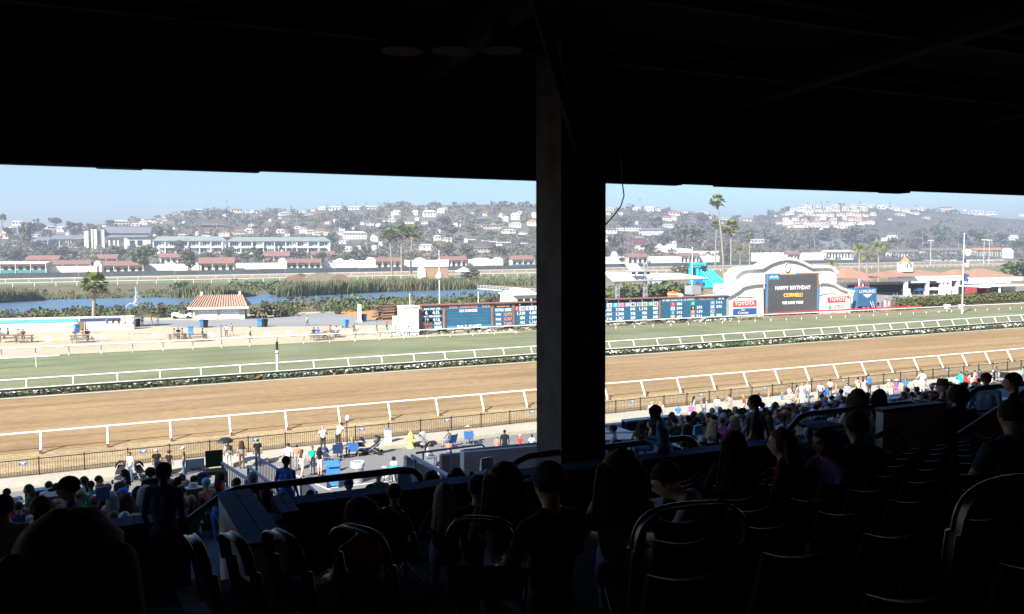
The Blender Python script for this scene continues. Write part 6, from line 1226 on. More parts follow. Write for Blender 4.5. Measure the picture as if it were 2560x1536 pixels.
# plaster walls round the ramp, right of the bins
M_PLP = mat('pale_plaster', (.62, .59, .55), .9, .1, 1.4, bump=.2)
def wallpx(label, pts, P, th, m=None, name='ramp_wall'):
    w3 = [onP(x, y, P) for x, y in pts]; o = Vector((w3[0].x, P, 0)); g = thing(name, label, 'wall', o, 0, 'plaster walls of the stair well'); part('wall', m or M_PLASTER, g, lambda b: b.extrude([q-o for q in w3], (0, th, 0))); part('coping', M_LGREY, g, lambda b: b.tube([w3[0]-o+Vector((0, th/2, 0)), w3[1]-o+Vector((0, th/2, 0))], .06, 0, 6)); return g
wallpx('grey plaster wall of the stair well left of the pillar', [(1160, 1131), (1360, 1114), (1360, 1230), (1160, 1240)], 29.5, .4, M_PLP)
wallpx('darker recessed wall beside the blue steps', [(1105, 1140), (1162, 1136), (1162, 1240), (1105, 1240)], 31.0, .3, mat('brown_plaster', (.2, .17, .15), .9, .15, 1))
wallpx('sloping grey wall end nearest the bicycle', [(1016, 1144), (1092, 1184), (1092, 1260), (1014, 1260)], 27.0, .3, M_PLP)
wallpx('grey wall top seen under the guard rail right of the pillar', [(1512, 1100), (1628, 1096), (1628, 1160), (1512, 1160)], 24.0, 2.0, M_PLP)
g = thing('stair_steps', 'dark blue stair flight between plaster walls', 'stairs', onP(1090, 1190, 29.6))
for k in range(6): part('step', M_STEPBLUE, g, lambda b: b.box((0, -k*.35, -.9+k*.2), (1.3, .34, .2)))
# blue-grey hand rails
def handrail(label, pts, P, r=.045, pick=None, posts=(), name='hand_rail'):
    w3 = [onP(x, y, P if not isinstance(P, (list, tuple)) else P[i]) for i, (x, y) in enumerate(pts)]; g = thing(name, label, 'hand rail', w3[0]-Vector((0, 0, 1)), 0, 'hand rails of the ramps'); o = g.location
    part('top_rail', M_BLUEGREY, g, lambda b: b.tube([q-o for q in w3], r, 0, 8))
    if pick:
        part('lower_rail', M_BLUEGREY, g, lambda b: b.tube([q-o-Vector((0, 0, .9)) for q in w3], r*.7, 0, 6))
        a_, c_ = w3[0], w3[-1]
        me = MB(); me.tube([(0, 0, -.9), (0, 0, 0)], .012, 0, 5); me = me.mesh('picket', M_BLUEGREY)
        for k in range(1, pick): inst('picket', me, g, a_.lerp(c_, k/pick)-o)
    for s in posts: q = w3[0].lerp(w3[-1], s)-o; part('post', M_BLUEGREY, g, lambda b: b.tube([q-Vector((0, 0, 1.0)), q], r*.8, 0, 6))
    return g
handrail('left blue-grey ramp railing with pickets beside the green chair', [(556, 1158), (622, 1200), (690, 1255)], [26, 23, 20], pick=26, posts=(0, .5, 1)); handrail('second blue-grey ramp railing left of the man in the blue shirt', [(620, 1166), (700, 1226)], [27, 22.5], pick=20, posts=(0, 1))
handrail('blue-grey ramp railing running down towards the bins', [(640, 1142), (735, 1196)], [31, 28], pick=24, posts=(0, 1)); handrail('railing with pickets right of the man in the blue shirt', [(752, 1198), (792, 1232)], [28, 25], pick=16, posts=(0, 1))
handrail('steel-blue hand rail sloping down the stair well wall', [(1030, 1140), (1122, 1190)], [27.2, 23], r=.06, posts=(.1, .6, .95)); handrail('black hand rail with rounded end above the stair well', [(1040, 1133), (1205, 1112), (1212, 1120)], 31, posts=(.1, .5, .95)); handrail('long hand rail on the stair well wall left of the pillar', [(1160, 1126), (1360, 1107)], 29.7, posts=(.5, .9))
# cable and hanging fixtures
c3 = [onP(x, y, 12.6) for x, y in ((1553, 380), (1556, 458), (1560, 490), (1552, 516), (1534, 540), (1514, 562))]; b = MB(); b.tube(c3, .012, 0, 6); tag(b.build('cable', M_BLACK), 'loose black cable hanging beside the pillar', 'cable')
for px, lab in ((1005, 'leftmost of three dark loudspeakers hanging under the roof'), (1130, 'middle one of three dark loudspeakers hanging under the roof'), (1255, 'rightmost of three dark loudspeakers hanging under the roof')):
    q = onP(px, 96, 8.0); tt = thing('loudspeaker', lab, 'loudspeaker', q, .4, 'loudspeakers under the roof', .5); part('horn', M_BEAM, tt, lambda b: b.lathe([(.12, .45), (.2, .2), (.33, -.1), (.42, -.25)], n=14)); part('bracket', M_BEAM, tt, lambda b: b.tube([(0, 0, .4), (0, 0, 3.4)], .03, 0, 6))
# ================================================================ SEATS AND CHAIRS IN THE STAND
def seat_mesh():
    b = MB(); n = 10; f, k = [], []
    for i in range(n+1):
        x = -.24+.48*i/n; s = (2*i/n-1); top = .77+.03*s+(.085 if s > 0 else .05)*abs(s)**2.4; y = -.22+.05*(s*s)
        for z, yy in ((.4, y+.05), (.6, y+.01), (top, y-.04)): f.append((x, yy, z)); k.append((x, yy-.022, z))
    w = 3; N = len(f); fs = []
    for i in range(n):
        for j in range(2): a = i*w+j; fs += [(a, a+w, a+w+1, a+1), (N+a, N+a+1, N+a+w+1, N+a+w)]
        a = i*w+2; fs.append((a, a+w, N+a+w, N+a)); a = i*w; fs.append((a, N+a, N+a+w, a+w))
    for i in (0, n):
        for j in range(2): a = i*w+j; fs.append((a, a+1, N+a+1, N+a) if i == 0 else (a, N+a, N+a+1, a+1))
    b.add(f+k, fs, 0, False); return b.mesh('backrest', M_SEAT)
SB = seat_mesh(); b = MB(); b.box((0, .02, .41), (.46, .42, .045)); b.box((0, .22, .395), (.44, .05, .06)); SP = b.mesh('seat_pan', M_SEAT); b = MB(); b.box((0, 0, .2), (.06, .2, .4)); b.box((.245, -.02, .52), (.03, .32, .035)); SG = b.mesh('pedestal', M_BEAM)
P_ = -14.0; r_ = 0
RW = ['nearest row', 'second row', 'third row', 'fourth row', 'fifth row', 'sixth row', 'seventh row', 'eighth row', 'ninth row']
while P_ < 9.2:
    P = P_+.45
    if P > 1.6:
        z = FU(P); x = pxX(1690 if P > 2.4 else 1850, P); x1 = pxX(2640, P); i_ = 0
        while x < x1:
            tt = thing('stadium_seat', f'{ORD[i_]} black seat from the left in the {RW[min(r_, 8)]} of stadium seats', 'seat', (x, P+.05, z), 0, f'black stadium seats, {RW[min(r_, 8)]}')
            inst('backrest', SB, tt); inst('seat_pan', SP, tt); inst('pedestal', SG, tt); x += .52; i_ += 1
        r_ += 1
    P_ += .9
def hoop(w, z0, z1, r, y0=0.0, lean=.12, n=18):
    pts = [(-w/2, y0, z0), (-w/2, y0-lean*.45, lerp(z0, z1, .6))]
    for i in range(n+1): a = math.pi*(1-i/n); pts.append((np.sign(math.cos(a))*w*.5*abs(math.cos(a))**.62, y0-lean*(.7+.3*math.sin(a)), z1-r+r*math.sin(a)**.75 if math.sin(a) > 1e-6 else z1-r))
    pts += [(w/2, y0-lean*.45, lerp(z0, z1, .6)), (w/2, y0, z0)]; return pts
def chair_parts(t, w=.42):
    def band(b):
        for dy in (-.03, .03): b.tube([(x, y+dy, z) for x, y, z in hoop(w, .42, .95, .2)], .009, 0, 8)
        o = hoop(w, .42, .95, .2); a = [Vector((x, y-.03, z)) for x, y, z in o]; c = [Vector((x, y+.03, z)) for x, y, z in o]; n = len(o); b.add(a+c, [(i, i+1, n+i+1, n+i) for i in range(n-1)], 0, True)
    part('back_frame', M_CHROME, t, band); part('seat', M_CHAIRPAD, t, lambda b: b.box((0, .22, .44), (w*.95, .42, .05)))
    part('back_pad', M_CHAIRPAD, t, lambda b: b.box((0, -.04, .56), (w*.86, .025, .14)))
    for sx in (-1, 1):
        part('leg', M_CHROME, t, lambda b: b.tube([(sx*w*.48, .05, .44), (sx*w*.48, .4, 0)], .012, 0, 6)); part('leg', M_CHROME, t, lambda b: b.tube([(sx*w*.48, .3, .42), (sx*w*.48, -.12, 0)], .012, 0, 6))
def near_chair(px, py, az, label, w=.42, P=None):
    d = ray(px, py); s = -d.z/d.y
    P = P or .25/(s-.275); q = CP+d*(P/d.y); t = thing('tube_chair', label, 'chair', (q.x, q.y, q.z-.95), -az, 'tube-framed chairs in the near boxes'); chair_parts(t, w); return t
near_chair(528, 1338, rad(82), 'leftmost tube-framed chair beside the left aisle'); near_chair(625, 1330, rad(76), 'second tube-framed chair from the left, in the left aisle'); near_chair(742, 1322, rad(72), 'third tube-framed chair from the left, right of the aisle pier')
near_chair(925, 1306, rad(58), 'fourth tube-framed chair from the left, before the red-shirted figure'); near_chair(1008, 1266, rad(70), 'small tube-framed chair between two seated figures', P=8.0)
near_chair(1212, 1281, rad(35), 'tube-framed chair directly left of the capped figure', P=4.6); near_chair(1705, 1244, rad(10), 'wide tube-framed chair seen from behind right of the pillar', .56, P=3.3); near_chair(2560, 1172, rad(20), 'tube-framed chair cut by the right edge', .6, P=2.0)

# counters and benches in the lower boxes
def counter(px0, px1, py, sect, label, m=None, h=.75):
    F_ = FL if sect == 'L' else FR; k = .17 if sect == 'L' else .13; d = ray((px0+px1)/2, py); s = -d.z/d.y; P = max(13.2, min(32, (13.5-8.1-h-k*14)/(s-k))); a, c = onP(px0, py, P), onP(px1, py, P); z = F_(P)+h; g = thing('counter', label, 'counter', ((a.x+c.x)/2, P, z-h), 0, 'counters in the lower boxes')
    part('top', m or M_COUNTER, g, lambda b: b.box((0, 0, h), (c.x-a.x, .38, .045))); part('front', M_STEPBLUE, g, lambda b: b.box((0, .16, h/2), (c.x-a.x, .04, h-.06)))
    for q in (-.46, 0, .46): part('leg', M_BLACK, g, lambda b: b.tube([(q*(c.x-a.x), 0, 0), (q*(c.x-a.x), 0, h-.03)], .025, 0, 6))
CNT = {'L': 0, 'R': 0}
for px0, px1, py, sect in sorted(((1690, 1800, 1108, 'R'), (1690, 1800, 1094, 'R'), (1690, 1810, 1080, 'R'), (1760, 1900, 1066, 'R'), (1780, 1950, 1050, 'R'), (1900, 2060, 1072, 'R'), (2040, 2160, 1062, 'R'), (2050, 2180, 1040, 'R'), (2020, 2150, 1020, 'R'), (2230, 2330, 1010, 'R'), (2210, 2330, 992, 'R'), (1560, 1690, 1046, 'R'), (1700, 1840, 1036, 'R'), (1870, 2010, 1022, 'R'), (2400, 2520, 1004, 'R'), (140, 235, 1240, 'L'), (230, 345, 1246, 'L'), (60, 180, 1222, 'L'), (320, 420, 1252, 'L'), (405, 540, 1262, 'L'), (440, 560, 1240, 'L'))):
    counter(px0, px1, py, sect, f'{ORD[CNT[sect]]} pale blue counter from the left in the boxes {"right" if sect == "R" else "left"} of the pillar'); CNT[sect] += 1
# tray-topped table, green chair board, white sign, reclining chair parts at the left
g = thing('green_panel_chair', 'dark green high-backed chair beside the ramp railing', 'chair', onP(537, 1210, 27)); part('backrest', mat('dark_green_vinyl', (.09, .13, .045), .6, .15, 2), g, lambda b: b.box((0, 0, .78), (.5, .06, .5))); part('seat', MATS['dark_green_vinyl'], g, lambda b: b.box((0, -.3, .45), (.6, .5, .1)))
for sx in (-.3, .3):
    for sy in (-.5, 0): part('leg', M_BLACK, g, lambda b: b.tube([(sx, sy, 0), (sx, sy, .45)], .025, 0, 6))
g = thing('notice_board', 'white notice board leaning behind the boxes at the left', 'board', onP(488, 1180, 34)); part('panel', M_WHITE, g, lambda b: b.box((0, 0, .25), (.62, .04, .42))); part('frame', M_BLUEGREY, g, lambda b: (b.box((0, .03, .47), (.66, .04, .03)), b.box((-.32, .03, .2), (.03, .04, .6)), b.box((.32, .03, .2), (.03, .04, .6)))); part('print', M_SRED, g, lambda b: b.box((.03, -.03, .12), (.36, .01, .05)))
g = thing('tilted_tray', 'pale tray-topped lectern before the man in the dark cap', 'tray', onP(140, 1290, 22)); part('tray', M_LGREY, g, lambda b: b.box((0, 0, .55), (.42, .36, .04), M=Matrix.Rotation(.35, 3, 'X'))); part('box', M_STEPBLUE, g, lambda b: b.box((0, .1, .25), (.46, .3, .5)))
for px, py, s_, lab, m in ((258, 1243, 'L', 'pale blue bag on the counter left of the standing man', 'b'), (1575, 1124, 'R', 'light blue cup on the ledge right of the pillar', 'c'), (1745, 1082, 'R', 'turquoise folded towel on the counter right of the pillar', 't'), (2165, 1042, 'R', 'white paper bag on the counter at the right', 'w'), (1010, 1205, 'M', 'white printed bag on the rail left of the pillar', 'w'), (1217, 1170, 'M', 'pale paper programme held up left of the pillar', 'w')):
    P = {'L': 19, 'R': 19, 'M': 15.5}[s_]; q = onP(px, py, P); g = thing('bag' if m != 'c' else 'cup', lab, 'bag' if m != 'c' else 'cup', q); mm = {'b': mat('sky_cloth', (.2, .38, .6), .8, .1, 4), 'c': mat('sky_plastic', (.3, .5, .7), .5, .1, 4), 't': M_TURQ, 'w': M_WHITE}[m]
    if m == 'c': part('body', mm, g, lambda b: b.lathe([(.045, -.02), (.06, .14)], n=12)); part('straw', M_WHITE, g, lambda b: b.tube([(0, 0, .1), (.02, 0, .24)], .006, 0, 5))
    else: part('body', mm, g, lambda b: b.add([(-.14, -.05, -.05), (.14, -.05, -.05), (.14, .06, -.05), (-.14, .06, -.05), (-.12, -.02, .2), (.11, -.03, .22), (.11, .03, .21), (-.12, .03, .2)], [(3, 2, 1, 0), (4, 5, 6, 7), (0, 1, 5, 4), (1, 2, 6, 5), (2, 3, 7, 6), (3, 0, 4, 7)])); part('handle', mm, g, lambda b: b.tube([(-.06, 0, .2), (0, 0, .3), (.06, 0, .21)], .008, 0, 5))

# ================================================================ PEOPLE
SKIN = {'l': mat('skin_light', (.5, .3, .21), .6, .06, 8), 'm': mat('skin_tan', (.34, .19, .12), .6, .06, 8), 'd': mat('skin_dark', (.1, .05, .032), .6, .06, 8)}
CLO = {n: mat('cloth_'+n, c, .9, .1, 9, spec=.06) for n, c in dict(white=(.72, .72, .7), black=(.02, .02, .022), navy=(.035, .05, .12), blue=(.06, .16, .42), skyblue=(.28, .42, .62), denim=(.09, .13, .22), grey=(.28, .28, .28), lightgrey=(.48, .48, .47), green=(.04, .17, .06), teal=(.02, .42, .33), olive=(.14, .15, .08), khaki=(.36, .29, .18), red=(.5, .06, .05), maroon=(.11, .02, .022), pink=(.6, .12, .32), coral=(.62, .24, .17), brown=(.14, .08, .05), cream=(.62, .56, .45), purple=(.18, .1, .3), charcoal=(.05, .05, .055), royal=(.04, .18, .6)).items()}
HAIR = {n: mat('hair_'+n, c, .75, .3, 30, spec=.08) for n, c in dict(dark=(.018, .013, .01), brown=(.07, .04, .022), auburn=(.11, .045, .022), blond=(.34, .23, .11), grey=(.34, .33, .32), white=(.6, .6, .58)).items()}
M_EYE = mat('eye_dark', (.02, .018, .016), .4, .1, 9)
def rcone(b, a, c, ra, rb, mi, fl=1.0, n=12):
    """closed tapered capsule with rounded ends; fl flattens it front to back"""
    a, c = Vector(a), Vector(c); ax = (c-a); L = ax.length; ax = ax.normalized() if L > 1e-6 else Vector((0, 0, 1)); path = []; rr = []
    for k in range(4): t_ = k/4*math.pi/2; path.append(a-ax*ra*math.cos(t_)); rr.append(max(.004, ra*math.sin(t_)))
    for k in range(0, 4): path.append(a.lerp(c, k/3)); rr.append(lerp(ra, rb, k/3))
    for k in range(1, 5): t_ = k/4*math.pi/2; path.append(c+ax*rb*math.sin(t_)); rr.append(max(.004, rb*math.cos(t_)))
    side = Vector((1, 0, 0)); side = (side-ax*side.dot(ax)); side = side.normalized() if side.length > .05 else ax.orthogonal().normalized(); fw = ax.cross(side); vs = []; fs = []
    for p, r in zip(path, rr):
        for j in range(n): q = 2*math.pi*j/n; vs.append(p+side*math.cos(q)*r+fw*math.sin(q)*r*fl)
    for i in range(len(path)-1):
        for j in range(n): fs.append((i*n+j, i*n+(j+1) % n, (i+1)*n+(j+1) % n, (i+1)*n+j))
    fs.append(tuple(range(n))[::-1]); fs.append(tuple((len(path)-1)*n+j for j in range(n))); b.add(vs, fs, mi, True)
# slots: 0 skin, 1 shirt, 2 trousers, 3 shoes, 4 eyes, 5 forearm, 6 shin
def body_mesh(J, fem=False, vox=.016):
    prims = []
    def rc(a, c, ra, rb, s, fl=1.0): prims.append((Vector(a), Vector(c), ra, rb, s, fl))
    V = Vector; pel, chest, neck, head = V(J['pelvis']), V(J['chest']), V(J['neck']), V(J['head'])
    sw = .165 if fem else .19; upv = (neck-pel).normalized()
    rc(pel+V((-.06, 0, -.01)), pel+V((.06, 0, -.01)), .115, .115, 2, .9); rc(pel+upv*.04, pel.lerp(chest, .55), .135 if not fem else .115, .13 if not fem else .11, 1, .78)
    rc(pel.lerp(chest, .5)+V((-.04, 0, 0)), chest+V((-.05, 0, 0)), .11, .115, 1, .85); rc(pel.lerp(chest, .5)+V((.04, 0, 0)), chest+V((.05, 0, 0)), .11, .115, 1, .85)
    shz = chest.lerp(neck, .62); rc(shz+V((-sw+.03, 0, 0)), shz+V((sw-.03, 0, 0)), .066, .066, 1, .9); rc(shz+V((-.07, 0, .03)), shz+V((.07, 0, .03)), .06, .06, 1)
    hd = J.get('hdir', (0, 1, 0)); hd = V(hd).normalized(); rc(shz+V((0, 0, .02)), head+V((0, 0, -.06))-hd*.02, .056, .05, 0)
    hs = hd.cross(V((0, 0, 1))); hs = hs.normalized() if hs.length > .05 else V((1, 0, 0)); hu = hs.cross(hd).normalized()
    rc(head-hd*.025+hu*.015, head+hd*.03+hu*.02, .083, .075, 0); rc(head+hu*.045-hd*.02, head-hu*.01+hd*.02, .078, .076, 0); rc(head-hu*.05+hd*.035, head-hu*.075+hd*.05, .052, .04, 0); rc(head+hd*.1+hu*.01, head+hd*.118-hu*.022, .012, .017, 0)
    for s in (-1, 1): rc(head+hs*s*.078+hu*.012-hd*.01, head+hs*s*.08-hu*.02-hd*.008, .016, .013, 0); rc(head+hd*.09+hs*s*.032+hu*.018, head+hd*.094+hs*s*.034+hu*.018, .014, .014, 4)
    rc(head+hd*.098-hu*.048-hs*.02, head+hd*.098-hu*.048+hs*.02, .009, .009, 0)
    for i, s in enumerate((-1, 1)):
        sh = shz+V((s*sw, 0, -.005)); el, ha = V(J['elbow'][i]), V(J['hand'][i]); rc(sh, sh.lerp(el, .62), .06 if not fem else .05, .05 if not fem else .042, 1); rc(sh.lerp(el, .55), el, .046, .04, 5); rc(el, ha, .04, .028, 5)
        hp = pel+V((s*.09, 0, -.03)); kn, an, toe = V(J['knee'][i]), V(J['ankle'][i]), V(J['toe'][i]); rc(hp, kn, .095, .06, 2); rc(kn, kn.lerp(an, .35), .06, .06, 6); rc(kn.lerp(an, .3), an, .062, .04, 6); rc(an+V((0, -.02, -.03)), toe, .043, .034, 3)
    b = MB()
    for p in prims: rcone(b, p[0], p[1], p[2], p[3], 0, p[5])
    me = b.mesh('tmp', M_EYE); o = bpy.data.objects.new('tmp', me); COL.objects.link(o); md = o.modifiers.new('r', 'REMESH'); md.mode = 'VOXEL'; md.voxel_size = vox; md.use_smooth_shade = True
    sm = o.modifiers.new('s', 'SMOOTH'); sm.iterations = 3; sm.factor = .5
    dg = bpy.context.evaluated_depsgraph_get(); m2 = bpy.data.meshes.new_from_object(o.evaluated_get(dg)); bpy.data.objects.remove(o)
    n = len(m2.polygons); C_ = np.zeros(n*3); m2.polygons.foreach_get('center', C_); C_ = C_.reshape(-1, 3); best = np.full(n, 1e9); mi = np.zeros(n, int)
    for a, c, ra, rb, s, fl in prims:
        a_, d_ = np.array(a), np.array(c-a); L2 = max(1e-9, d_@d_); tt = np.clip(((C_-a_)@d_)/L2, 0, 1); dist = np.linalg.norm(C_-a_-tt[:, None]*d_, axis=1)-(ra+(rb-ra)*tt)*(1 if fl == 1 else (1+fl)/2)
        if s == 4: dist -= .004
        k = dist < best; best[k] = dist[k]; mi[k] = s
    vs = [tuple(v.co) for v in m2.vertices]; fs = [tuple(p.vertices) for p in m2.polygons]; bpy.data.meshes.remove(m2)
    B = MB(); B.v = vs; B.f = fs; B.m = [int(q) for q in mi]; B.sm = [True]*n
    for i, s in enumerate((-1, 1)):       # hands: palm, four fingers of different lengths and a thumb
        el, ha = V(J['elbow'][i]), V(J['hand'][i]); ax = (ha-el).normalized(); lat = ax.cross(V((0, 1, .3))).normalized()*1.0; cur = ax.cross(lat).normalized()
        if cur.y < 0: cur = -cur
        rcone(B, ha, ha+ax*.07, .027, .036, 0, .55, 8)
        for k, L in enumerate((.062, .07, .066, .05)):
            o_ = ha+ax*.095+lat*(k-1.5)*.02; m_ = o_+ax*L*.55+cur*.008; e_ = m_+ax*L*.35+cur*.028; rcone(B, o_, m_, .0095, .0085, 0, 1, 6); rcone(B, m_, e_, .0085, .007, 0, 1, 6)
        o_ = ha+ax*.03-lat*.032*s; rcone(B, o_, o_+ax*.035-lat*.022*s+cur*.01, .011, .0095, 0, 1, 6); rcone(B, o_+ax*.035-lat*.022*s+cur*.01, o_+ax*.06-lat*.018*s+cur*.025, .0095, .008, 0, 1, 6)
    return B.mesh('body', [SKIN['l'], CLO['white'], CLO['navy'], CLO['black'], M_EYE, SKIN['l'], CLO['navy']])
def legs_stand(): return dict(knee=[(-.1, .02, .5), (.1, .02, .5)], ankle=[(-.1, -.02, .09), (.11, -.02, .09)], toe=[(-.12, .14, .036), (.13, .14, .036)])
POSE = {
 'stand': dict(pelvis=(0, 0, .95), chest=(0, -.01, 1.28), neck=(0, 0, 1.5), head=(0, .02, 1.635), hdir=(0, 1, -.05), elbow=[(-.25, -.03, 1.14), (.25, -.03, 1.14)], hand=[(-.26, .06, .9), (.26, .06, .9)], **legs_stand()),
 'phone': dict(pelvis=(0, 0, .95), chest=(0, .02, 1.27), neck=(0, .06, 1.47), head=(0, .13, 1.58), hdir=(0, 1, -.75), elbow=[(-.25, .0, 1.13), (.25, .0, 1.13)], hand=[(-.07, .25, 1.13), (.08, .27, 1.16)], **legs_stand()),
 'lean': dict(pelvis=(0, -.1, .92), chest=(0, .08, 1.2), neck=(0, .2, 1.38), head=(0, .27, 1.5), hdir=(0, 1, -.15), elbow=[(-.28, .32, 1.06), (.28, .32, 1.06)], hand=[(-.1, .48, 1.06), (.1, .5, 1.06)], knee=[(-.1, -.06, .5), (.1, -.1, .5)], ankle=[(-.1, -.12, .09), (.12, -.2, .09)], toe=[(-.12, .04, .036), (.13, -.04, .036)]),
 'walk': dict(pelvis=(0, 0, .94), chest=(0, .01, 1.28), neck=(0, .03, 1.49), head=(0, .06, 1.625), hdir=(.3, 1, -.1), elbow=[(-.25, .06, 1.15), (.25, -.12, 1.16)], hand=[(-.22, .24, .98), (.25, -.12, .92)], knee=[(-.1, .18, .52), (.1, -.04, .5)], ankle=[(-.1, .22, .1), (.1, -.28, .15)], toe=[(-.11, .38, .04), (.11, -.16, .06)]),
 'hip': dict(pelvis=(0, 0, .95), chest=(0, -.01, 1.28), neck=(0, 0, 1.5), head=(0, .02, 1.635), hdir=(.2, 1, -.05), elbow=[(-.38, -.08, 1.18), (.26, -.03, 1.14)], hand=[(-.19, .04, 1.0), (.26, .05, .9)], **legs_stand()),
 'sit': dict(pelvis=(0, 0, .53), chest=(0, -.04, .85), neck=(0, -.02, 1.07), head=(0, .0, 1.2), hdir=(.1, 1, -.1), elbow=[(-.26, .04, .76), (.26, .04, .76)], hand=[(-.12, .3, .66), (.1, .32, .66)], knee=[(-.12, .43, .53), (.12, .43, .53)], ankle=[(-.12, .4, .1), (.12, .42, .1)], toe=[(-.13, .56, .036), (.13, .58, .036)]),
 'sitfwd': dict(pelvis=(0, 0, .53), chest=(0, .2, .8), neck=(0, .34, .95), head=(0, .44, 1.04), hdir=(0, 1, -.6), elbow=[(-.25, .4, .66), (.25, .4, .66)], hand=[(-.06, .52, .62), (.06, .54, .62)], knee=[(-.14, .43, .53), (.14, .43, .53)], ankle=[(-.12, .38, .1), (.12, .4, .1)], toe=[(-.13, .54, .036), (.13, .56, .036)]),
}
TOPH = {'stand': 1.75, 'phone': 1.7, 'lean': 1.62, 'walk': 1.74, 'hip': 1.75, 'sit': 1.32, 'sitfwd': 1.17}
BM = {}
for k in POSE: BM[k, 0] = body_mesh(POSE[k])
for k in ('stand', 'sit', 'hip'): BM[k, 1] = body_mesh(POSE[k], True)
def wob(v, s, a): return Vector(v)*(1+a*mnoise.noise(Vector(v)*s))
def hair_mesh(kind, m):
    b = MB()
    def shell(r3, c, cut, n=18, k=12, am=.05):
        vs = []; fs = []
        for i in range(k+1):
            th = math.pi*i/k
            for j in range(n):
                ph = 2*math.pi*j/n; d = Vector((math.sin(th)*math.cos(ph), math.sin(th)*math.sin(ph), math.cos(th))); q = Vector((d.x*r3[0], d.y*r3[1], d.z*r3[2])); q = wob(q, 18, am)+Vector(c)
                if cut(q): q = q*.62
                vs.append(q)
        for i in range(k):
            for j in range(n): fs.append((i*n+j, (i+1)*n+j, (i+1)*n+(j+1) % n, i*n+(j+1) % n))
        b.add(vs, fs, 0, True)
    if kind == 'short': shell((.09, .108, .105), (0, -.012, .028), lambda q: (q.y > .035 and q.z < .055) or q.z < -.045)
    elif kind == 'afro': shell((.15, .155, .14), (0, -.03, .05), lambda q: (q.y > .07 and q.z < .04), am=.16)
    elif kind == 'long':
        shell((.1, .112, .11), (0, -.015, .025), lambda q: (q.y > .04 and q.z < .055), am=.08)
        for j in range(9): x = -.1+.025*j; y = -.06-.05*math.cos(x*14); rcone(b, (x*.8, y, .02), (x*1.25+random.uniform(-.01, .01), y-.025, -.3-random.uniform(0, .09)), .036, .016, 0, 1, 7)
    elif kind == 'curly':
        shell((.13, .14, .12), (0, -.03, .04), lambda q: (q.y > .06 and q.z < .04), am=.12)
        for j in range(11): x = -.13+.026*j; y = -.07-.05*math.cos(x*11); rcone(b, (x*.9, y, .02), (x*1.25, y-.02, -.26-random.uniform(0, .08)), .048, .036, 0, 1, 8)
    elif kind == 'bun': shell((.09, .108, .105), (0, -.012, .028), lambda q: (q.y > .035 and q.z < .055) or q.z < -.05); b.ellips((0, -.12, -.03), (.05, .05, .045)); rcone(b, (0, -.12, -.04), (.02, -.16, -.13), .025, .01, 0, 1, 7)
    elif kind == 'cap':
        shell((.094, .112, .1), (0, -.008, .035), lambda q: q.z < .02, am=.0); vs = [];
        for i in range(9): a = math.pi*(i/8)*.72+math.pi*.14; vs += [(.08*math.cos(a), .085*math.sin(a), .036), (.085*math.cos(a), .09+.1*math.sin(a), .018)]
        b.add(vs+[(x, y, z-.008) for x, y, z in vs], [(2*i, 2*i+1, 2*i+3, 2*i+2) for i in range(8)]+[(18+2*i, 18+2*i+2, 18+2*i+3, 18+2*i+1) for i in range(8)]+[(2*i+1, 18+2*i+1, 18+2*i+3, 2*i+3) for i in range(8)])
    elif kind == 'hat':
        b.lathe([(.19, .045), (.2, .05), (.19, .058), (.1, .055), (.095, .1), (.085, .145), (.05, .15), (.005, .145)], (0, -.01, 0), 18)
    return b.mesh('hair' if kind not in ('cap', 'hat') else kind, m)
HM = {}
def headgear(kind, col, cloth=False):
    if (kind, col) not in HM: HM[kind, col] = hair_mesh(kind, CLO[col] if kind in ('cap', 'hat') else HAIR[col])
    return HM[kind, col]
def person(label, pos, az, pose='stand', fem=0, skin='l', shirt='white', pants='denim', hair=('short', 'dark'), hat=None, sleeves=0, shorts=0, scale=1.0, group=None, shoes='black'):
    t = thing('person', label, 'person', pos, -az, group, scale)
    me = BM[pose, 1 if fem and (pose, 1) in BM else 0]; o = inst('body', me, t)
    for i, m in enumerate((SKIN[skin], CLO[shirt], CLO[pants], CLO[shoes], M_EYE, CLO[shirt] if sleeves else SKIN[skin], SKIN[skin] if shorts else CLO[pants])): o.material_slots[i].link = 'OBJECT'; o.material_slots[i].material = m
    J = POSE[pose]; hd = Vector(J['hdir']).normalized(); rot = hd.to_track_quat('Y', 'Z').to_euler()
    for g in (hair, hat):
        if g:
            h = inst('hair' if g[0] not in ('cap', 'hat') else g[0], headgear(*g), t, J['head']); h.rotation_euler = rot
            if g[0] in ('cap', 'hat'): h.scale = (1.06,)*3
    return t
def faz(px, mode):
    v = YAW+math.atan((px-1280)/FPX)
    return {'away': v, 'left': v-1.45, 'right': v+1.45, 'cam': v+math.pi, 'al': v-.7, 'ar': v+.6, 'cl': v-2.3, 'cr': v+2.3, 'track': 0.15, 'fin': .9}[mode] if isinstance(mode, str) else mode
def upper(label, px, py, depth, pose='sit', face='away', **k):
    q = at(px, py, depth); sc = k.pop('scale', None); f = FU(max(-3, q.y)); H_ = TOPH[pose]+(.02 if k.get('hat') else 0); s = sc or max(.86, min(1.16, (q.z-f)/H_)); a = faz(px, face)
    hd = POSE[pose]['head']; off = Vector((-math.sin(-a)*hd[1], math.cos(-a)*hd[1], 0))*s
    return person(label, (q.x-off.x, q.y-off.y, q.z-H_*s), a, pose, scale=s, **k)
def lower(label, px, py, sect, pose='sit', face='away', **k):
    kk = .17 if sect == 'L' else .13; F_ = FL if sect == 'L' else FR; d = ray(px, py); s = -d.z/d.y; H_ = TOPH[pose]
    P = (13.5-8.1-H_-kk*14)/(s-kk) if s > kk+.005 else 31; P = max(13.3, min(31.5, P)); q = CP+d*(P/d.y)
    return person(label, (q.x, q.y, q.z-H_), faz(px, face), pose, **k)
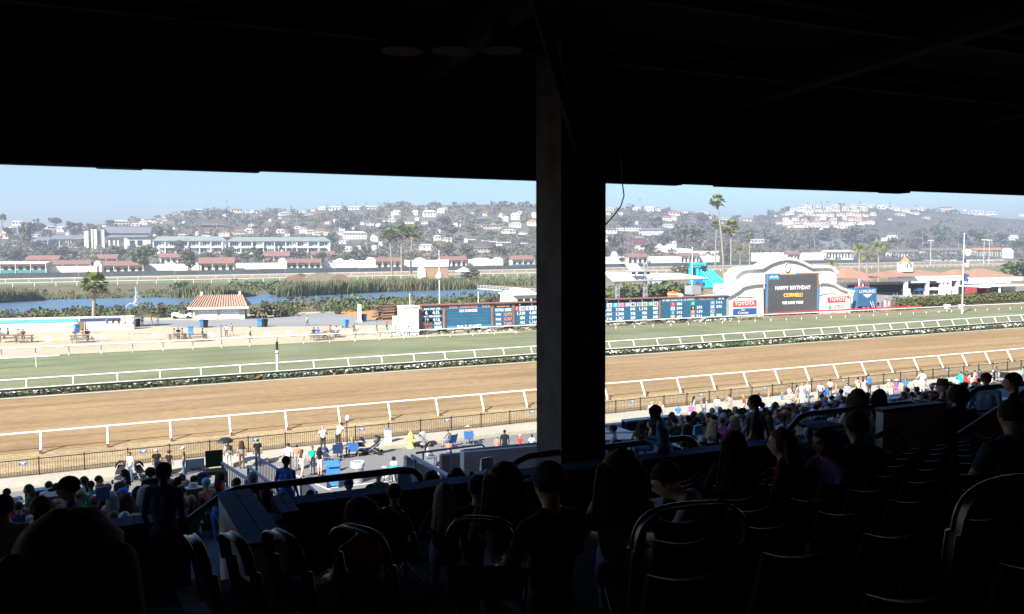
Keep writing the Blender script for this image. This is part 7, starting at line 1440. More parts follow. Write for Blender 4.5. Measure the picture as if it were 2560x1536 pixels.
def ground_p(label, px, yf, pose='stand', face='away', z=.01, **k): return person(label, gnd(px, yf, z), faz(px, face), pose, **k)
# ---------------------------------------------------------------- silhouettes in the near rows
upper('dark maroon figure seen from behind at the lower left', 172, 1306, 2.2, 'sit', 'away', shirt='maroon', hair=('curly', 'dark'), pants='black', sleeves=1, scale=1.0)
upper('standing man in a dark peaked cap turned left', 170, 1192, 8.3, 'stand', 'left', shirt='navy', pants='black', hair=('short', 'dark'), hat=('cap', 'black'), sleeves=1)
upper('figure in a pale shirt cut by the left edge', 8, 1240, 7.0, 'stand', 'away', shirt='lightgrey', hair=('short', 'dark'), sleeves=1, scale=.9)
upper('red-haired woman seated left of the capped man', 98, 1243, 9.6, 'sit', 'al', fem=1, shirt='olive', hair=('long', 'auburn'))
upper('standing man in a dark blue shirt beside the left aisle', 410, 1158, 10.4, 'stand', 'ar', shirt='navy', pants='charcoal', hair=('short', 'dark'), skin='d', sleeves=1, shorts=1, scale=1.03)
upper('seated figure with bushy dark hair and red shirt before the parapet', 900, 1262, 6.2, 'sit', 'al', shirt='red', hair=('afro', 'dark'), skin='m')
upper('short-haired man seated at the parapet left of the grey-haired woman', 986, 1211, 8.4, 'sit', 'away', shirt='black', hair=('short', 'brown'), sleeves=1)
upper('woman with pale shoulder-length hair at the parapet', 1112, 1209, 8.0, 'sit', 'away', fem=1, shirt='black', hair=('long', 'grey'), sleeves=1)
upper('dark figure in black hidden behind the tube-framed chair', 1195, 1190, 8.2, 'sit', 'away', shirt='black', hair=('short', 'dark'), sleeves=1, scale=1.1)
upper('large dark figure between the grey-haired woman and the capped man', 1265, 1166, 7.4, 'sit', 'away', shirt='charcoal', hair=('curly', 'dark'), skin='m', sleeves=1, scale=1.15)
upper('figure in a dark peaked cap looking down before the pillar', 1372, 1153, 5.6, 'sit', 'al', shirt='black', hair=('short', 'dark'), hat=('cap', 'navy'), sleeves=1, scale=1.14)
upper('woman with big curly hair and pale top right of the pillar', 1556, 1137, 5.6, 'sit', 'away', fem=1, shirt='lightgrey', hair=('curly', 'brown'), scale=1.0)
upper('man in a grey shirt bending forward right of the curly-haired woman', 1668, 1154, 6.0, 'sitfwd', 'left', shirt='grey', hair=('short', 'dark'), sleeves=1, scale=1.05)
upper('dark-haired woman with a backpack at the parapet right of the pillar', 1838, 1080, 8.2, 'sit', 'away', fem=1, shirt='black', hair=('long', 'dark'), sleeves=1, scale=1.05)
upper('woman with very long hair seated right of the backpack woman', 1953, 1074, 7.8, 'sit', 'left', fem=1, shirt='maroon', hair=('long', 'brown'), sleeves=1, scale=1.05)
upper('woman in glasses shown in profile before the big man', 2064, 1070, 7.6, 'sit', 'cl', fem=1, shirt='purple', hair=('bun', 'dark'), skin='m', scale=1.05)
upper('big broad-shouldered man seated right of the woman in glasses', 2142, 1032, 7.8, 'sit', 'al', shirt='black', hair=('short', 'dark'), skin='m', sleeves=1, scale=1.16)
upper('large seated man in a grey-blue shirt at the right edge', 2530, 1000, 7.0, 'sit', 'al', shirt='navy', hair=('short', 'dark'), skin='m', scale=1.16)
upper('dark standing figure at the right edge behind the seated man', 2532, 934, 9.6, 'stand', 'left', shirt='black', pants='black', hair=('short', 'dark'), sleeves=1)
upper('hooded figure in front of the hat man at the right', 2348, 1000, 17.0, 'sit', 'away', shirt='khaki', hair=('short', 'brown'), sleeves=1, scale=1.35)
upper('figure with large round dark hair right of the hooded figure', 2398, 974, 17.0, 'sit', 'away', shirt='black', hair=('afro', 'dark'), skin='d', sleeves=1, scale=1.4)
# ---------------------------------------------------------------- just beyond the parapet
upper('man in a blue shirt bending over a phone right of the pillar', 1640, 1014, 14.2, 'phone', 'left', shirt='skyblue', pants='charcoal', hair=('short', 'dark'), skin='m', sleeves=1, scale=1.05)
upper('man with hair tied back and patterned shirt walking left', 1886, 989, 15.6, 'walk', 'left', shirt='charcoal', pants='black', hair=('bun', 'dark'), skin='m', scale=1.2)
upper('man in a brown wide-brimmed hat among the crowd at the right', 2356, 950, 18.5, 'stand', 'left', shirt='khaki', pants='denim', hair=('short', 'grey'), hat=('hat', 'brown'), sleeves=1, scale=1.15)
upper('man in a dark red cap and light blue shirt at the right', 2466, 932, 18.5, 'stand', 'away', shirt='skyblue', pants='denim', hair=('short', 'brown'), hat=('cap', 'maroon'), sleeves=1, scale=1.18)
upper('woman with long wavy brown hair behind the guard rail at the right', 2146, 977, 17.0, 'sit', 'away', fem=1, shirt='lightgrey', hair=('curly', 'brown'), scale=1.2)
upper('woman with long straight dark hair behind the guard rail at the right', 2200, 974, 17.0, 'sit', 'away', fem=1, shirt='purple', hair=('long', 'dark'), scale=1.25)
lower('man in a blue denim shirt standing on the ramp', 714, 1142, 'L', 'stand', 'ar', shirt='blue', pants='denim', hair=('short', 'dark'), skin='d', sleeves=1)
upper('grey-haired person on the ramp left of the man in the blue shirt', 632, 1180, 17, 'sit', 'away', shirt='charcoal', hair=('short', 'grey'))
upper('woman with sunglasses on long dark hair near the left aisle', 662, 1220, 14.5, 'sit', 'al', fem=1, shirt='black', hair=('long', 'brown'))
upper('blond child beside the woman near the left aisle', 632, 1236, 15, 'sit', 'away', shirt='grey', hair=('short', 'blond'), scale=.85)
upper('man with close-cropped hair below the guard rail left of the pillar', 708, 1232, 15, 'sit', 'away', shirt='grey', hair=('short', 'brown'))
for px, py, dp, lab, kw in ((776, 1226, 14.5, 'dark-haired head right of the cropped man below the guard rail', dict(shirt='black', hair=('short', 'dark'))), (872, 1198, 16, 'man in a navy cap sitting behind the middle rail', dict(shirt='charcoal', hair=('short', 'grey'), hat=('cap', 'navy'))), (925, 1212, 15.5, 'dark-haired woman right of the man in the navy cap', dict(fem=1, shirt='black', hair=('long', 'dark'))), (946, 1178, 21, 'person in a green shirt sitting before the bicycle', dict(shirt='green', hair=('short', 'white'))), (1000, 1190, 17, 'dark head left of the sloping wall end', dict(shirt='black', hair=('short', 'dark'))), (1080, 1186, 14.5, 'curly dark head at the foot of the stair-well rail', dict(shirt='black', hair=('afro', 'dark'), skin='d')), (1142, 1174, 14, 'dark-haired woman below the stair well wall', dict(shirt='charcoal', hair=('curly', 'dark'), skin='m')), (1178, 1176, 14.2, 'bald man below the stair well wall', dict(shirt='black', hair=None, skin='m')), (1216, 1176, 15, 'man with receding hair lifting a paper programme', dict(shirt='navy', hair=('short', 'grey'))), (1282, 1156, 15.5, 'brown head close to the left side of the pillar', dict(shirt='grey', hair=('short', 'brown'))), (1545, 1104, 16, 'dark head immediately right of the pillar', dict(shirt='black', hair=('curly', 'dark'))), (1758, 1092, 17.5, 'person in a pale sun visor behind the long parapet', dict(shirt='cream', hair=('short', 'brown'), hat=('cap', 'lightgrey'))), (1710, 1100, 17.5, 'brown-haired person left of the pale sun visor', dict(shirt='grey', hair=('short', 'brown'))), (2020, 1070, 15, 'white-haired person behind the small plaster wall', dict(shirt='skyblue', hair=('short', 'white')))):
    kw.setdefault('sleeves', 0); upper(lab, px, py, dp, 'sit', 'away', **kw)
# ---------------------------------------------------------------- crowd in the left boxes
LC = [(70, 1212, dict(fem=1, shirt='olive', hair=('long', 'brown'), sleeves=1)), (122, 1204, dict(shirt='white', hair=('short', 'brown'))), (47, 1242, dict(shirt='grey', hair=('short', 'grey'))), (45, 1256, dict(shirt='navy', hair=('short', 'brown'))), (208, 1192, dict(fem=1, shirt='skyblue', hair=('long', 'dark'))), (226, 1203, dict(shirt='teal', hair=('short', 'dark'), skin='m')), (247, 1190, dict(shirt='red', hair=('short', 'brown'))), (310, 1174, dict(fem=1, shirt='grey', hair=('long', 'dark'), skin='m')), (307, 1222, dict(shirt='blue', hair=('short', 'dark'), hat=('cap', 'royal'))), (346, 1216, dict(fem=1, shirt='skyblue', hair=('long', 'dark'))), (284, 1281, dict(shirt='grey', hair=('short', 'brown'), hat=('cap', 'olive'))), (310, 1281, dict(shirt='charcoal', hair=('short', 'white'))), (340, 1292, dict(shirt='black', hair=('short', 'brown'), hat=('hat', 'khaki'))), (376, 1174, dict(shirt='black', hair=('afro', 'dark'), skin='m')), (395, 1153, dict(shirt='green', hair=('short', 'grey'), hat=('cap', 'grey'))), (446, 1196, dict(shirt='black', hair=('curly', 'dark'))), (455, 1188, dict(shirt='navy', hair=('short', 'dark'), hat=('cap', 'navy'))), (465, 1200, dict(shirt='grey', hair=('short', 'brown'))), (484, 1190, dict(shirt='skyblue', hair=('short', 'dark'))), (515, 1197, dict(shirt='coral', hair=('short', 'grey'), hat=('cap', 'skyblue'))), (450, 1216, dict(shirt='khaki', hair=('short', 'brown'))), (16, 1222, dict(shirt='charcoal', hair=('short', 'dark'))), (590, 1196, dict(shirt='charcoal', hair=('short', 'brown'))), (170, 1225, dict(fem=1, shirt='black', hair=('long', 'dark')))]
HN = dict(short='short', long='long', curly='curly', afro='bushy', bun='tied-up')
used = {}
def crowd(rows, sect, where, group):
    for px, py, kw in rows:
        h = kw.get('hair'); hat = kw.get('hat'); ds = f"{kw['shirt']} top"
        nm = f"person in {'an' if kw['shirt'][0] in 'aeiou' else 'a'} {ds} and {hat[1]} {hat[0] if hat[0] == 'cap' else 'hat'} {where}" if hat else f"person in {'an' if kw['shirt'][0] in 'aeiou' else 'a'} {ds} with {HN[h[0]]} {h[1]} hair {where}"
        used[nm] = used.get(nm, 0)+1
        lower(nm, px, py, sect, 'sit', random.choice(('away', 'away', 'ar', 'al', 'left', 'right')), group=group, **kw)
crowd(LC, 'L', 'in the left boxes', 'people in the left boxes')
RC = [(1533, 1064, dict(shirt='lightgrey', hair=('short', 'dark'), hat=('cap', 'black'))), (1602, 1052, dict(fem=1, shirt='olive', hair=('long', 'brown'))), (1626, 1052, dict(fem=1, shirt='coral', hair=('long', 'brown'))), (1686, 1044, dict(shirt='green', hair=('short', 'dark'))), (1703, 1038, dict(shirt='lightgrey', hair=('short', 'grey'))), (1719, 1040, dict(shirt='navy', hair=('long', 'dark'), fem=1)), (1742, 1046, dict(shirt='black', hair=('curly', 'dark'))), (1753, 1032, dict(fem=1, shirt='cream', hair=('long', 'blond'))), (1771, 1032, dict(shirt='brown', hair=('short', 'brown'))), (1759, 1052, dict(shirt='grey', hair=('short', 'brown'), skin='m')), (1784, 1038, dict(shirt='purple', hair=('short', 'dark'))), (1811, 1025, dict(shirt='coral', hair=('short', 'dark'), hat=('cap', 'black'))), (1827, 1032, dict(shirt='black', hair=('short', 'brown'))), (1806, 1045, dict(shirt='pink', hair=('short', 'brown'), skin='m')), (1843, 1036, dict(shirt='skyblue', hair=('short', 'white'))), (1857, 1023, dict(shirt='brown', hair=('short', 'brown'), hat=('hat', 'black'))), (1870, 1032, dict(fem=1, shirt='pink', hair=('long', 'blond'))), (1924, 1028, dict(shirt='navy', hair=('short', 'dark'))), (1940, 1006, dict(fem=1, shirt='coral', hair=('long', 'brown'))), (1960, 1018, dict(shirt='black', hair=('short', 'brown'))), (1972, 1020, dict(shirt='purple', hair=('short', 'dark'))), (1998, 1012, dict(fem=1, shirt='khaki', hair=('long', 'brown'))), (2006, 1016, dict(shirt='blue', hair=('short', 'blond'))), (2018, 1010, dict(shirt='lightgrey', hair=('short', 'brown'), hat=('hat', 'cream'))), (2040, 1012, dict(shirt='skyblue', hair=('short', 'dark'))), (2055, 985, dict(shirt='royal', hair=('short', 'auburn'))), (2082, 990, dict(shirt='navy', hair=('short', 'dark'))), (2103, 974, dict(shirt='skyblue', hair=('short', 'dark'), hat=('cap', 'navy'))), (2110, 992, dict(shirt='brown', hair=('short', 'brown'))), (2075, 1010, dict(shirt='black', hair=('short', 'dark'))), (2106, 1012, dict(shirt='skyblue', hair=('short', 'brown'), hat=('cap', 'skyblue'))), (2130, 992, dict(shirt='black', hair=('short', 'brown'), hat=('hat', 'olive'))), (2176, 996, dict(fem=1, shirt='grey', hair=('long', 'dark'))), (2258, 980, dict(fem=1, shirt='charcoal', hair=('long', 'brown'))), (2268, 970, dict(shirt='grey', hair=('short', 'brown'))), (2292, 970, dict(shirt='brown', hair=('short', 'dark'), hat=('hat', 'brown'))), (2280, 980, dict(shirt='grey', hair=('short', 'brown'))), (2300, 994, dict(shirt='purple', hair=('short', 'brown'), hat=('hat', 'khaki'))), (2262, 1000, dict(shirt='skyblue', hair=('short', 'brown'))), (2330, 962, dict(shirt='charcoal', hair=('short', 'grey'), hat=('hat', 'cream'))), (2376, 955, dict(shirt='charcoal', hair=('short', 'dark'), hat=('cap', 'green'))), (2392, 966, dict(shirt='skyblue', hair=('short', 'grey'), hat=('cap', 'grey'))), (2413, 958, dict(shirt='black', hair=('curly', 'dark'))), (2438, 958, dict(shirt='lightgrey', hair=('short', 'brown'), hat=('hat', 'grey'))), (2448, 946, dict(shirt='lightgrey', hair=('short', 'dark'))), (1948, 1034, dict(shirt='denim', hair=('short', 'brown'))), (1800, 1018, dict(shirt='white', hair=('short', 'blond'))), (1780, 1020, dict(shirt='grey', hair=('short', 'grey')))]
crowd(RC, 'R', 'in the right-hand boxes', 'people in the boxes right of the pillar')
SH_ = ['white', 'navy', 'skyblue', 'grey', 'black', 'lightgrey', 'blue', 'red', 'cream', 'olive', 'charcoal', 'coral', 'green']
def extra(n, x0, x1, ylo, yhi, sect, where, group):
    pts = [(r[0], r[1]) for r in LC+RC]; k = 0; tries = 0; rows = []
    while k < n and tries < 4000:
        tries += 1; px = random.uniform(x0, x1); py = random.uniform(interp(px, ylo), interp(px, yhi))
        if any(abs(px-a) < 8 and abs(py-c) < 7 for a, c in pts): continue
        pts.append((px, py)); k += 1; kw = dict(shirt=random.choice(SH_), hair=(random.choice(('short', 'short', 'long', 'curly')), random.choice(('dark', 'brown', 'brown', 'grey', 'blond'))), skin=random.choice('llmd'), fem=random.randint(0, 1))
        if random.random() < .3: kw['hat'] = (random.choice(('cap', 'hat')), random.choice(('white', 'black', 'navy', 'khaki', 'red')))
        rows.append((px, py, kw))
    crowd(rows, sect, where, group)
extra(62, 1680, 2450, [(1680, 1030), (2000, 1000), (2450, 948)], [(1680, 1066), (2000, 1034), (2450, 985)], 'R', 'in the right-hand boxes', 'people in the boxes right of the pillar')
extra(26, 10, 560, [(10, 1218), (560, 1180)], [(10, 1262), (560, 1240)], 'L', 'in the left boxes', 'people in the left boxes')
# ---------------------------------------------------------------- people on the apron
ground_p('man in a white T-shirt standing by the picket fence at the left', 327, 1205, 'stand', 'cl', shirt='white', pants='denim', hair=('short', 'brown'), scale=1.02)
ground_p('man in a black T-shirt and pale cap by the fence', 393, 1195, 'stand', 'away', shirt='black', pants='charcoal', hair=('short', 'grey'), hat=('cap', 'lightgrey'))
ground_p('person in a dark red cap leaning at the fence', 424, 1192, 'stand', 'ar', shirt='black', pants='charcoal', hair=('short', 'brown'), hat=('hat', 'maroon'), scale=.9)
ground_p('man in an olive T-shirt and white visor by the fence', 460, 1188, 'stand', 'left', shirt='olive', pants='denim', hair=('short', 'brown'), hat=('cap', 'white'))
ground_p('man with grey backpack beside a black umbrella', 572, 1172, 'stand', 'away', shirt='lightgrey', pants='lightgrey', hair=('short', 'grey'), hat=('cap', 'grey'))
ground_p('woman in a grey vest right of the backpack man', 605, 1172, 'stand', 'away', fem=1, shirt='grey', pants='brown', hair=('curly', 'brown'))
ground_p('man in a printed black shirt and green cap at the fence', 645, 1166, 'stand', 'away', shirt='black', pants='charcoal', hair=('short', 'dark'), hat=('cap', 'green'))
ground_p('man in a white shirt seen from behind above the ramp', 722, 1182, 'stand', 'away', shirt='white', pants='charcoal', hair=('short', 'dark'), scale=1.05)
ground_p('child in a red shirt between two adults', 743, 1172, 'stand', 'away', shirt='coral', pants='grey', hair=('short', 'dark'), scale=.86)
ground_p('woman in a pale grey dress walking by the ramp', 755, 1196, 'walk', 'ar', shirt='lightgrey', pants='lightgrey', hair=('long', 'auburn'), shorts=1)
ground_p('man in a turquoise shirt with hands on hips', 782, 1186, 'hip', 'cam', shirt='teal', pants='grey', hair=('short', 'brown'))
ground_p('woman in a black and white top and white shorts', 800, 1190, 'stand', 'ar', fem=1, shirt='black', pants='white', hair=('long', 'dark'), shorts=1)
ground_p('man in a white T-shirt leaning on the fence with arms spread', 808, 1130, 'lean', 'away', z=.25, shirt='white', pants='charcoal', hair=None, scale=1.05)
ground_p('man in a white T-shirt leaning on the fence at the small lamp', 848, 1124, 'lean', 'ar', z=.25, shirt='white', pants='charcoal', hair=('short', 'brown'), scale=1.12)
ground_p('child in a white T-shirt crouched by the bicycle', 985, 1204, 'stand', 'away', shirt='white', pants='black', hair=('afro', 'dark'), skin='d', scale=.82)
ground_p('man in a black shirt standing left of the pillar', 1262, 1148, 'stand', 'away', shirt='black', pants='black', hair=('short', 'dark'), skin='d', sleeves=1, scale=1.1)
ground_p('child in a turquoise cap and red top beside the man in black', 1243, 1142, 'stand', 'away', shirt='coral', pants='grey', hair=('short', 'brown'), hat=('cap', 'teal'), scale=.78)
ground_p('child in a white cap and red top right of the man in black', 1300, 1140, 'stand', 'away', shirt='red', pants='white', hair=('short', 'dark'), hat=('cap', 'white'), scale=.8)
ground_p('person with dark hair and grey top beside the pillar', 1330, 1142, 'stand', 'away', shirt='lightgrey', pants='grey', hair=('short', 'dark'), skin='d', scale=.85)
ground_p('man in a white shirt leaning on the fence right of the pillar', 1630, 1066, 'lean', 'away', z=.25, shirt='white', pants='white', hair=None, scale=1.15)
ground_p('person in a pink flowered top with a bun', 1727, 1064, 'stand', 'away', fem=1, shirt='pink', pants='white', hair=('bun', 'blond'))
ground_p('woman in white with a black bag at the fence', 2004, 1010, 'stand', 'al', fem=1, shirt='white', pants='white', hair=('bun', 'blond'), z=.25, scale=1.05)
ground_p('woman in a white top sitting on the ledge by the fence', 1973, 1002, 'sit', 'cr', fem=1, shirt='white', pants='white', hair=('bun', 'brown'), shorts=1, z=.25)
ground_p('boy in a white shirt and black trousers looking over the fence', 2075, 990, 'stand', 'away', shirt='white', pants='black', hair=('short', 'dark'), z=.25, scale=.85)
ground_p('man in an oversized white shirt with cap near the fence', 2144, 992, 'stand', 'ar', shirt='cream', pants='charcoal', hair=('short', 'dark'), hat=('cap', 'black'), z=.25)
ground_p('woman with bare shoulders and long hair in white shorts', 2158, 990, 'stand', 'ar', fem=1, shirt='cream', pants='white', hair=('long', 'brown'), shorts=1, z=.25)
ground_p('tall man in a blue T-shirt standing at the fence', 2173, 990, 'phone', 'al', shirt='royal', pants='charcoal', hair=('short', 'brown'), z=.25, scale=1.12)
ground_p('woman in a white hat seated beside the flowered dress', 2222, 985, 'sit', 'cr', fem=1, shirt='white', pants='navy', hair=('long', 'brown'), hat=('hat', 'white'), z=.1)
ground_p('woman in a purple flowered dress at the picnic blanket', 2240, 988, 'sit', 'cam', fem=1, shirt='purple', pants='pink', hair=('long', 'dark'), hat=('hat', 'lightgrey'), z=.3, scale=1.1)
ground_p('large man in white with hand on hip near the fence', 2305, 982, 'hip', 'away', shirt='white', pants='white', hair=('short', 'brown'), z=.1, scale=1.2)
for k, (px, yf, sh) in enumerate(((2402, 962, 'teal'), (2416, 960, 'charcoal'), (2436, 958, 'grey'), (2448, 956, 'navy'))): ground_p(f'person in a {sh} top on a lawn chair near the right edge', px, yf, 'sit', 'away', shirt=sh, pants='denim', hair=('short', 'dark'), z=.1)
ground_p('man in a dark shirt by the motor scooter at the fence', 2492, 950, 'stand', 'right', shirt='charcoal', pants='denim', hair=('short', 'dark'), z=.25); ground_p('woman in a green top at the right edge', 2556, 960, 'stand', 'left', fem=1, shirt='teal', pants='denim', hair=('short', 'dark'))
for k in range(26):
    px = 1660+k*33+random.uniform(-10, 10); yf = interp(px, [(1500, 1044), (2351, 954)])+random.uniform(14, 34); sh = random.choice(('white', 'white', 'lightgrey', 'skyblue', 'cream', 'red', 'royal', 'grey', 'coral')); hc = random.choice(('dark', 'brown', 'blond')); ps = random.choice(('stand', 'sit', 'walk', 'hip'))
    ground_p(f'{hc}-haired person in a {sh} top {"sitting" if ps == "sit" else "standing"} in the sun behind the right-hand boxes', px, yf, ps, random.choice(('away', 'left', 'right', 'cam')), shirt=sh, pants=random.choice(('denim', 'white', 'khaki', 'charcoal')), hair=(random.choice(('short', 'long')), hc), group='people in the sun behind the right-hand boxes')
# ---------------------------------------------------------------- people in the infield
for px, yf, lab, kw in ((214, 834, 'person in dark clothes standing behind the left picnic table', dict(shirt='charcoal', pants='black')), (553, 843, 'man in a blue T-shirt, left of three walking in the infield', dict(shirt='blue', pants='denim')), (566, 842, 'man in a white shirt, middle of three walking in the infield', dict(shirt='lightgrey', pants='charcoal')), (580, 838, 'man in a pale blue shirt, right of three walking in the infield', dict(shirt='skyblue', pants='khaki', shorts=1)), (625, 848, 'lone man in a white shirt and shorts in the infield', dict(shirt='lightgrey', pants='charcoal', shorts=1)), (769, 816, 'woman in white walking across the infield plaza', dict(shirt='white', pants='denim', fem=1)), (886, 838, 'dark figure beside the blue bin at the wire fence', dict(shirt='brown', pants='brown')), (893, 839, 'man in a white shirt beside the blue bin at the wire fence', dict(shirt='white', pants='grey')), (967, 834, 'person in a dark hooded top left of the white cabin', dict(shirt='charcoal', pants='grey', sleeves=1)), (941, 833, 'person in grey leaning near the wire fence', dict(shirt='grey', pants='grey')), (345, 816, 'person in a pale top at the end of the retaining wall', dict(shirt='lightgrey', pants='denim')), (356, 814, 'man in a blue shirt beside the pale figure at the wall end', dict(shirt='skyblue', pants='charcoal')), (378, 810, 'person in brown right of the wall end group', dict(shirt='brown', pants='grey')), (395, 815, 'person in white right of the wall end group', dict(shirt='white', pants='lightgrey'))):
    ground_p(lab, px, yf, random.choice(('stand', 'walk')), random.choice(('away', 'left', 'right', 'cam')), scale=1.12, hair=('short', random.choice(('dark', 'brown'))), **kw)
TB = {}
def table_mesh():
    r = {}
    b = MB(); [b.box((0, -.32+.16*k, .75), (1.9, .145, .045)) for k in range(5)]; r['top'] = b.mesh('table_top', M_WOOD)
    b = MB(); b.box((0, 0, .45), (1.9, .27, .045)); r['bench'] = b.mesh('bench', M_WOOD)
    b = MB(); b.tube([(0, -.66, 0), (0, -.2, .73)], .04, 0, 6); b.tube([(0, .66, 0), (0, .2, .73)], .04, 0, 6); b.tube([(0, -.75, .42), (0, .75, .42)], .035, 0, 6); r['leg'] = b.mesh('leg_frame', M_WOOD); return r
TM_ = table_mesh()
def picnic(px, yf, rz, label):
    t = thing('picnic_table', label, 'picnic table', gnd(px, yf), rz, 'picnic tables in the infield', 1.45); inst('table_top', TM_['top'], t)
    for s in (-1, 1): inst('bench', TM_['bench'], t, (0, s*.68, 0)); inst('leg_frame', TM_['leg'], t, (s*.75, 0, 0))
picnic(22, 856, .1, 'leftmost picnic table at the left edge'); picnic(60, 857, .15, 'second picnic table from the left edge'); picnic(200, 857, .05, 'picnic table with people in front of the short palm'); picnic(444, 854, .1, 'picnic table left of the one with the blue bin'); picnic(494, 854, .1, 'picnic table right of the blue bin'); picnic(828, 845, .1, 'picnic table with two seated figures left of the cabin'); picnic(798, 851, .1, 'picnic table with red cloth by the wire fence')
for px, yf, sh, lab in ((2, 848, 'grey', 'person seated at the leftmost picnic table'), (20, 848, 'charcoal', 'second person seated at the leftmost picnic table'), (46, 850, 'coral', 'person with bare arms seated at the second picnic table'), (58, 850, 'brown', 'dark-haired person seated at the second picnic table'), (188, 851, 'denim', 'person in blue-grey seated at the table before the short palm'), (208, 851, 'red', 'person in red seated at the table before the short palm'), (219, 850, 'black', 'person in black seated at the table before the short palm'), (436, 849, 'pink', 'person in pink seated at the fourth picnic table'), (446, 847, 'black', 'person in black seated at the fourth picnic table'), (456, 848, 'olive', 'person in olive seated at the fourth picnic table'), (507, 849, 'black', 'person in black seated at the table right of the blue bin'), (785, 846, 'charcoal', 'person in charcoal sitting by the red cloth'), (795, 846, 'royal', 'person in bright blue sitting by the red cloth'), (826, 840, 'red', 'person in red and white at the table near the cabin'), (841, 842, 'white', 'person in white at the table near the cabin'), (989, 842, 'coral', 'person sitting against the white cabin'), (1021, 842, 'lightgrey', 'second person sitting against the white cabin')):
    ground_p(lab, px, yf, 'sit', random.choice(('away', 'left', 'right', 'cam')), shirt=sh, pants='denim', hair=('short', random.choice(('dark', 'brown'))), scale=1.35)
for k in range(18): px = random.uniform(1605, 1700); ground_p('small standing figure in the crowd behind the stage canopy', px, 719-(px-1605)*.02+random.uniform(-2, 2), 'stand', random.uniform(0, 6), shirt=random.choice(('white', 'red', 'coral', 'lightgrey', 'blue', 'brown', 'charcoal')), pants='denim', hair=('short', 'dark'), scale=1.5, group='crowd behind the stage canopy')
for k, (px, yf) in enumerate([(2212, 770), (2222, 766), (2234, 752), (2243, 750), (2216, 756), (2270, 755), (2277, 750), (2335, 752), (2343, 752), (2366, 750), (2376, 756), (2310, 738), (2255, 738), (2268, 735), (2284, 737), (2297, 735), (2250, 770), (2205, 775), (2412, 758), (2195, 776)]): ground_p('small standing figure on the paved yard behind the hedge', px, yf, 'stand', random.uniform(0, 6), shirt=random.choice(('white', 'lightgrey', 'charcoal', 'black', 'blue', 'brown', 'coral')), pants=random.choice(('denim', 'charcoal', 'white')), hair=('short', 'dark'), scale=1.15, group='people on the yard behind the hedge')
for k in range(5): ground_p('small figure sitting on the low wall by the lake', 265+k*17+random.uniform(-4, 4), 815, 'sit', 'away', shirt=random.choice(('white', 'blue', 'charcoal')), hair=('short', 'dark'), z=1.6, scale=1.1, group='figures on the low wall')
# ---------------------------------------------------------------- things on the apron
bin_thing(gnd(833, 1216), 'blue wheeled recycling bin on the apron', None, rad(170), 1.28)
M_RECY = M_WHITE
p = gnd(895, 1206); t = thing('rubbish_can', 'galvanised rubbish can with liner right of the blue bin', 'rubbish can', p, 0, scale=1.15); part('drum', M_STEEL, t, lambda b: b.lathe([(.27, 0), (.28, .3), (.29, .32), (.29, .6), (.31, .62), (.33, 1.0), (.345, 1.01), (.345, 1.05), (.3, 1.05)], n=20)); part('liner', mat('clear_liner', (.6, .62, .64), .3, .1, 6), t, lambda b: b.lathe([(.36, .8), (.37, .98), (.35, 1.08), (.3, 1.07), (.29, .9)], n=20))
p = gnd(1027, 1120); t = thing('fire_hydrant', 'pale yellow fire hydrant by the kerb', 'hydrant', p, 0, scale=1.35); part('barrel', M_YELLOW, t, lambda b: b.lathe([(.2, 0), (.2, .06), (.13, .08), (.12, .45), (.16, .47), (.16, .55), (.12, .72), (.05, .8), (.04, .86)], n=14)); part('outlet', M_YELLOW, t, lambda b: (b.tube([(-.26, 0, .5), (.26, 0, .5)], .07, 0, 8), b.tube([(0, 0, .45), (0, -.24, .45)], .08, 0, 8)))
p = gnd(868, 1122, .24); t = thing('small_lamp', 'small round-headed white lamp on a thin post at the fence', 'lamp', p); part('post', M_FENCEBLK, t, lambda b: b.tube([(0, 0, 0), (0, 0, 2.0)], .035, 0, 8)); part('head', M_WHITE, t, lambda b: (b.ellips((.05, -.05, 2.1), (.17, .12, .19)), b.tube([(0, 0, 2.0), (0, 0, 2.05)], .05, 0, 8)))
def lawn_chair(px, yf, rz, m, label, z=.01, s=1.0):
    t = thing('lawn_chair', label, 'lawn chair', gnd(px, yf, z), rz, 'folding lawn chairs', s); part('seat', m, t, lambda b: b.add([(-.27, -.25, .42), (.27, -.25, .42), (.27, .25, .4), (-.27, .25, .4), (-.27, -.25, .39), (.27, -.25, .39), (.27, .25, .37), (-.27, .25, .37)], [(0, 1, 2, 3), (7, 6, 5, 4), (0, 4, 5, 1), (2, 6, 7, 3)])); part('backrest', m, t, lambda b: b.add([(-.28, -.25, .42), (.28, -.25, .42), (.3, -.42, .98), (0, -.4, .94), (-.3, -.42, .98), (-.28, -.28, .42), (.28, -.28, .42), (.3, -.45, .98), (0, -.43, .94), (-.3, -.45, .98)], [(0, 1, 2, 3, 4), (9, 8, 7, 6, 5), (4, 3, 8, 9), (3, 2, 7, 8)]))
    for sx in (-1, 1):
        part('leg', M_STEEL, t, lambda b: b.tube([(sx*.28, -.42, .96), (sx*.28, -.24, .4), (sx*.3, .28, 0)], .014, 0, 5)); part('leg', M_STEEL, t, lambda b: b.tube([(sx*.28, .25, .62), (sx*.28, .25, .4), (sx*.3, -.3, 0)], .014, 0, 5)); part('armrest', m, t, lambda b: b.box((sx*.3, 0, .64), (.07, .56, .025)))
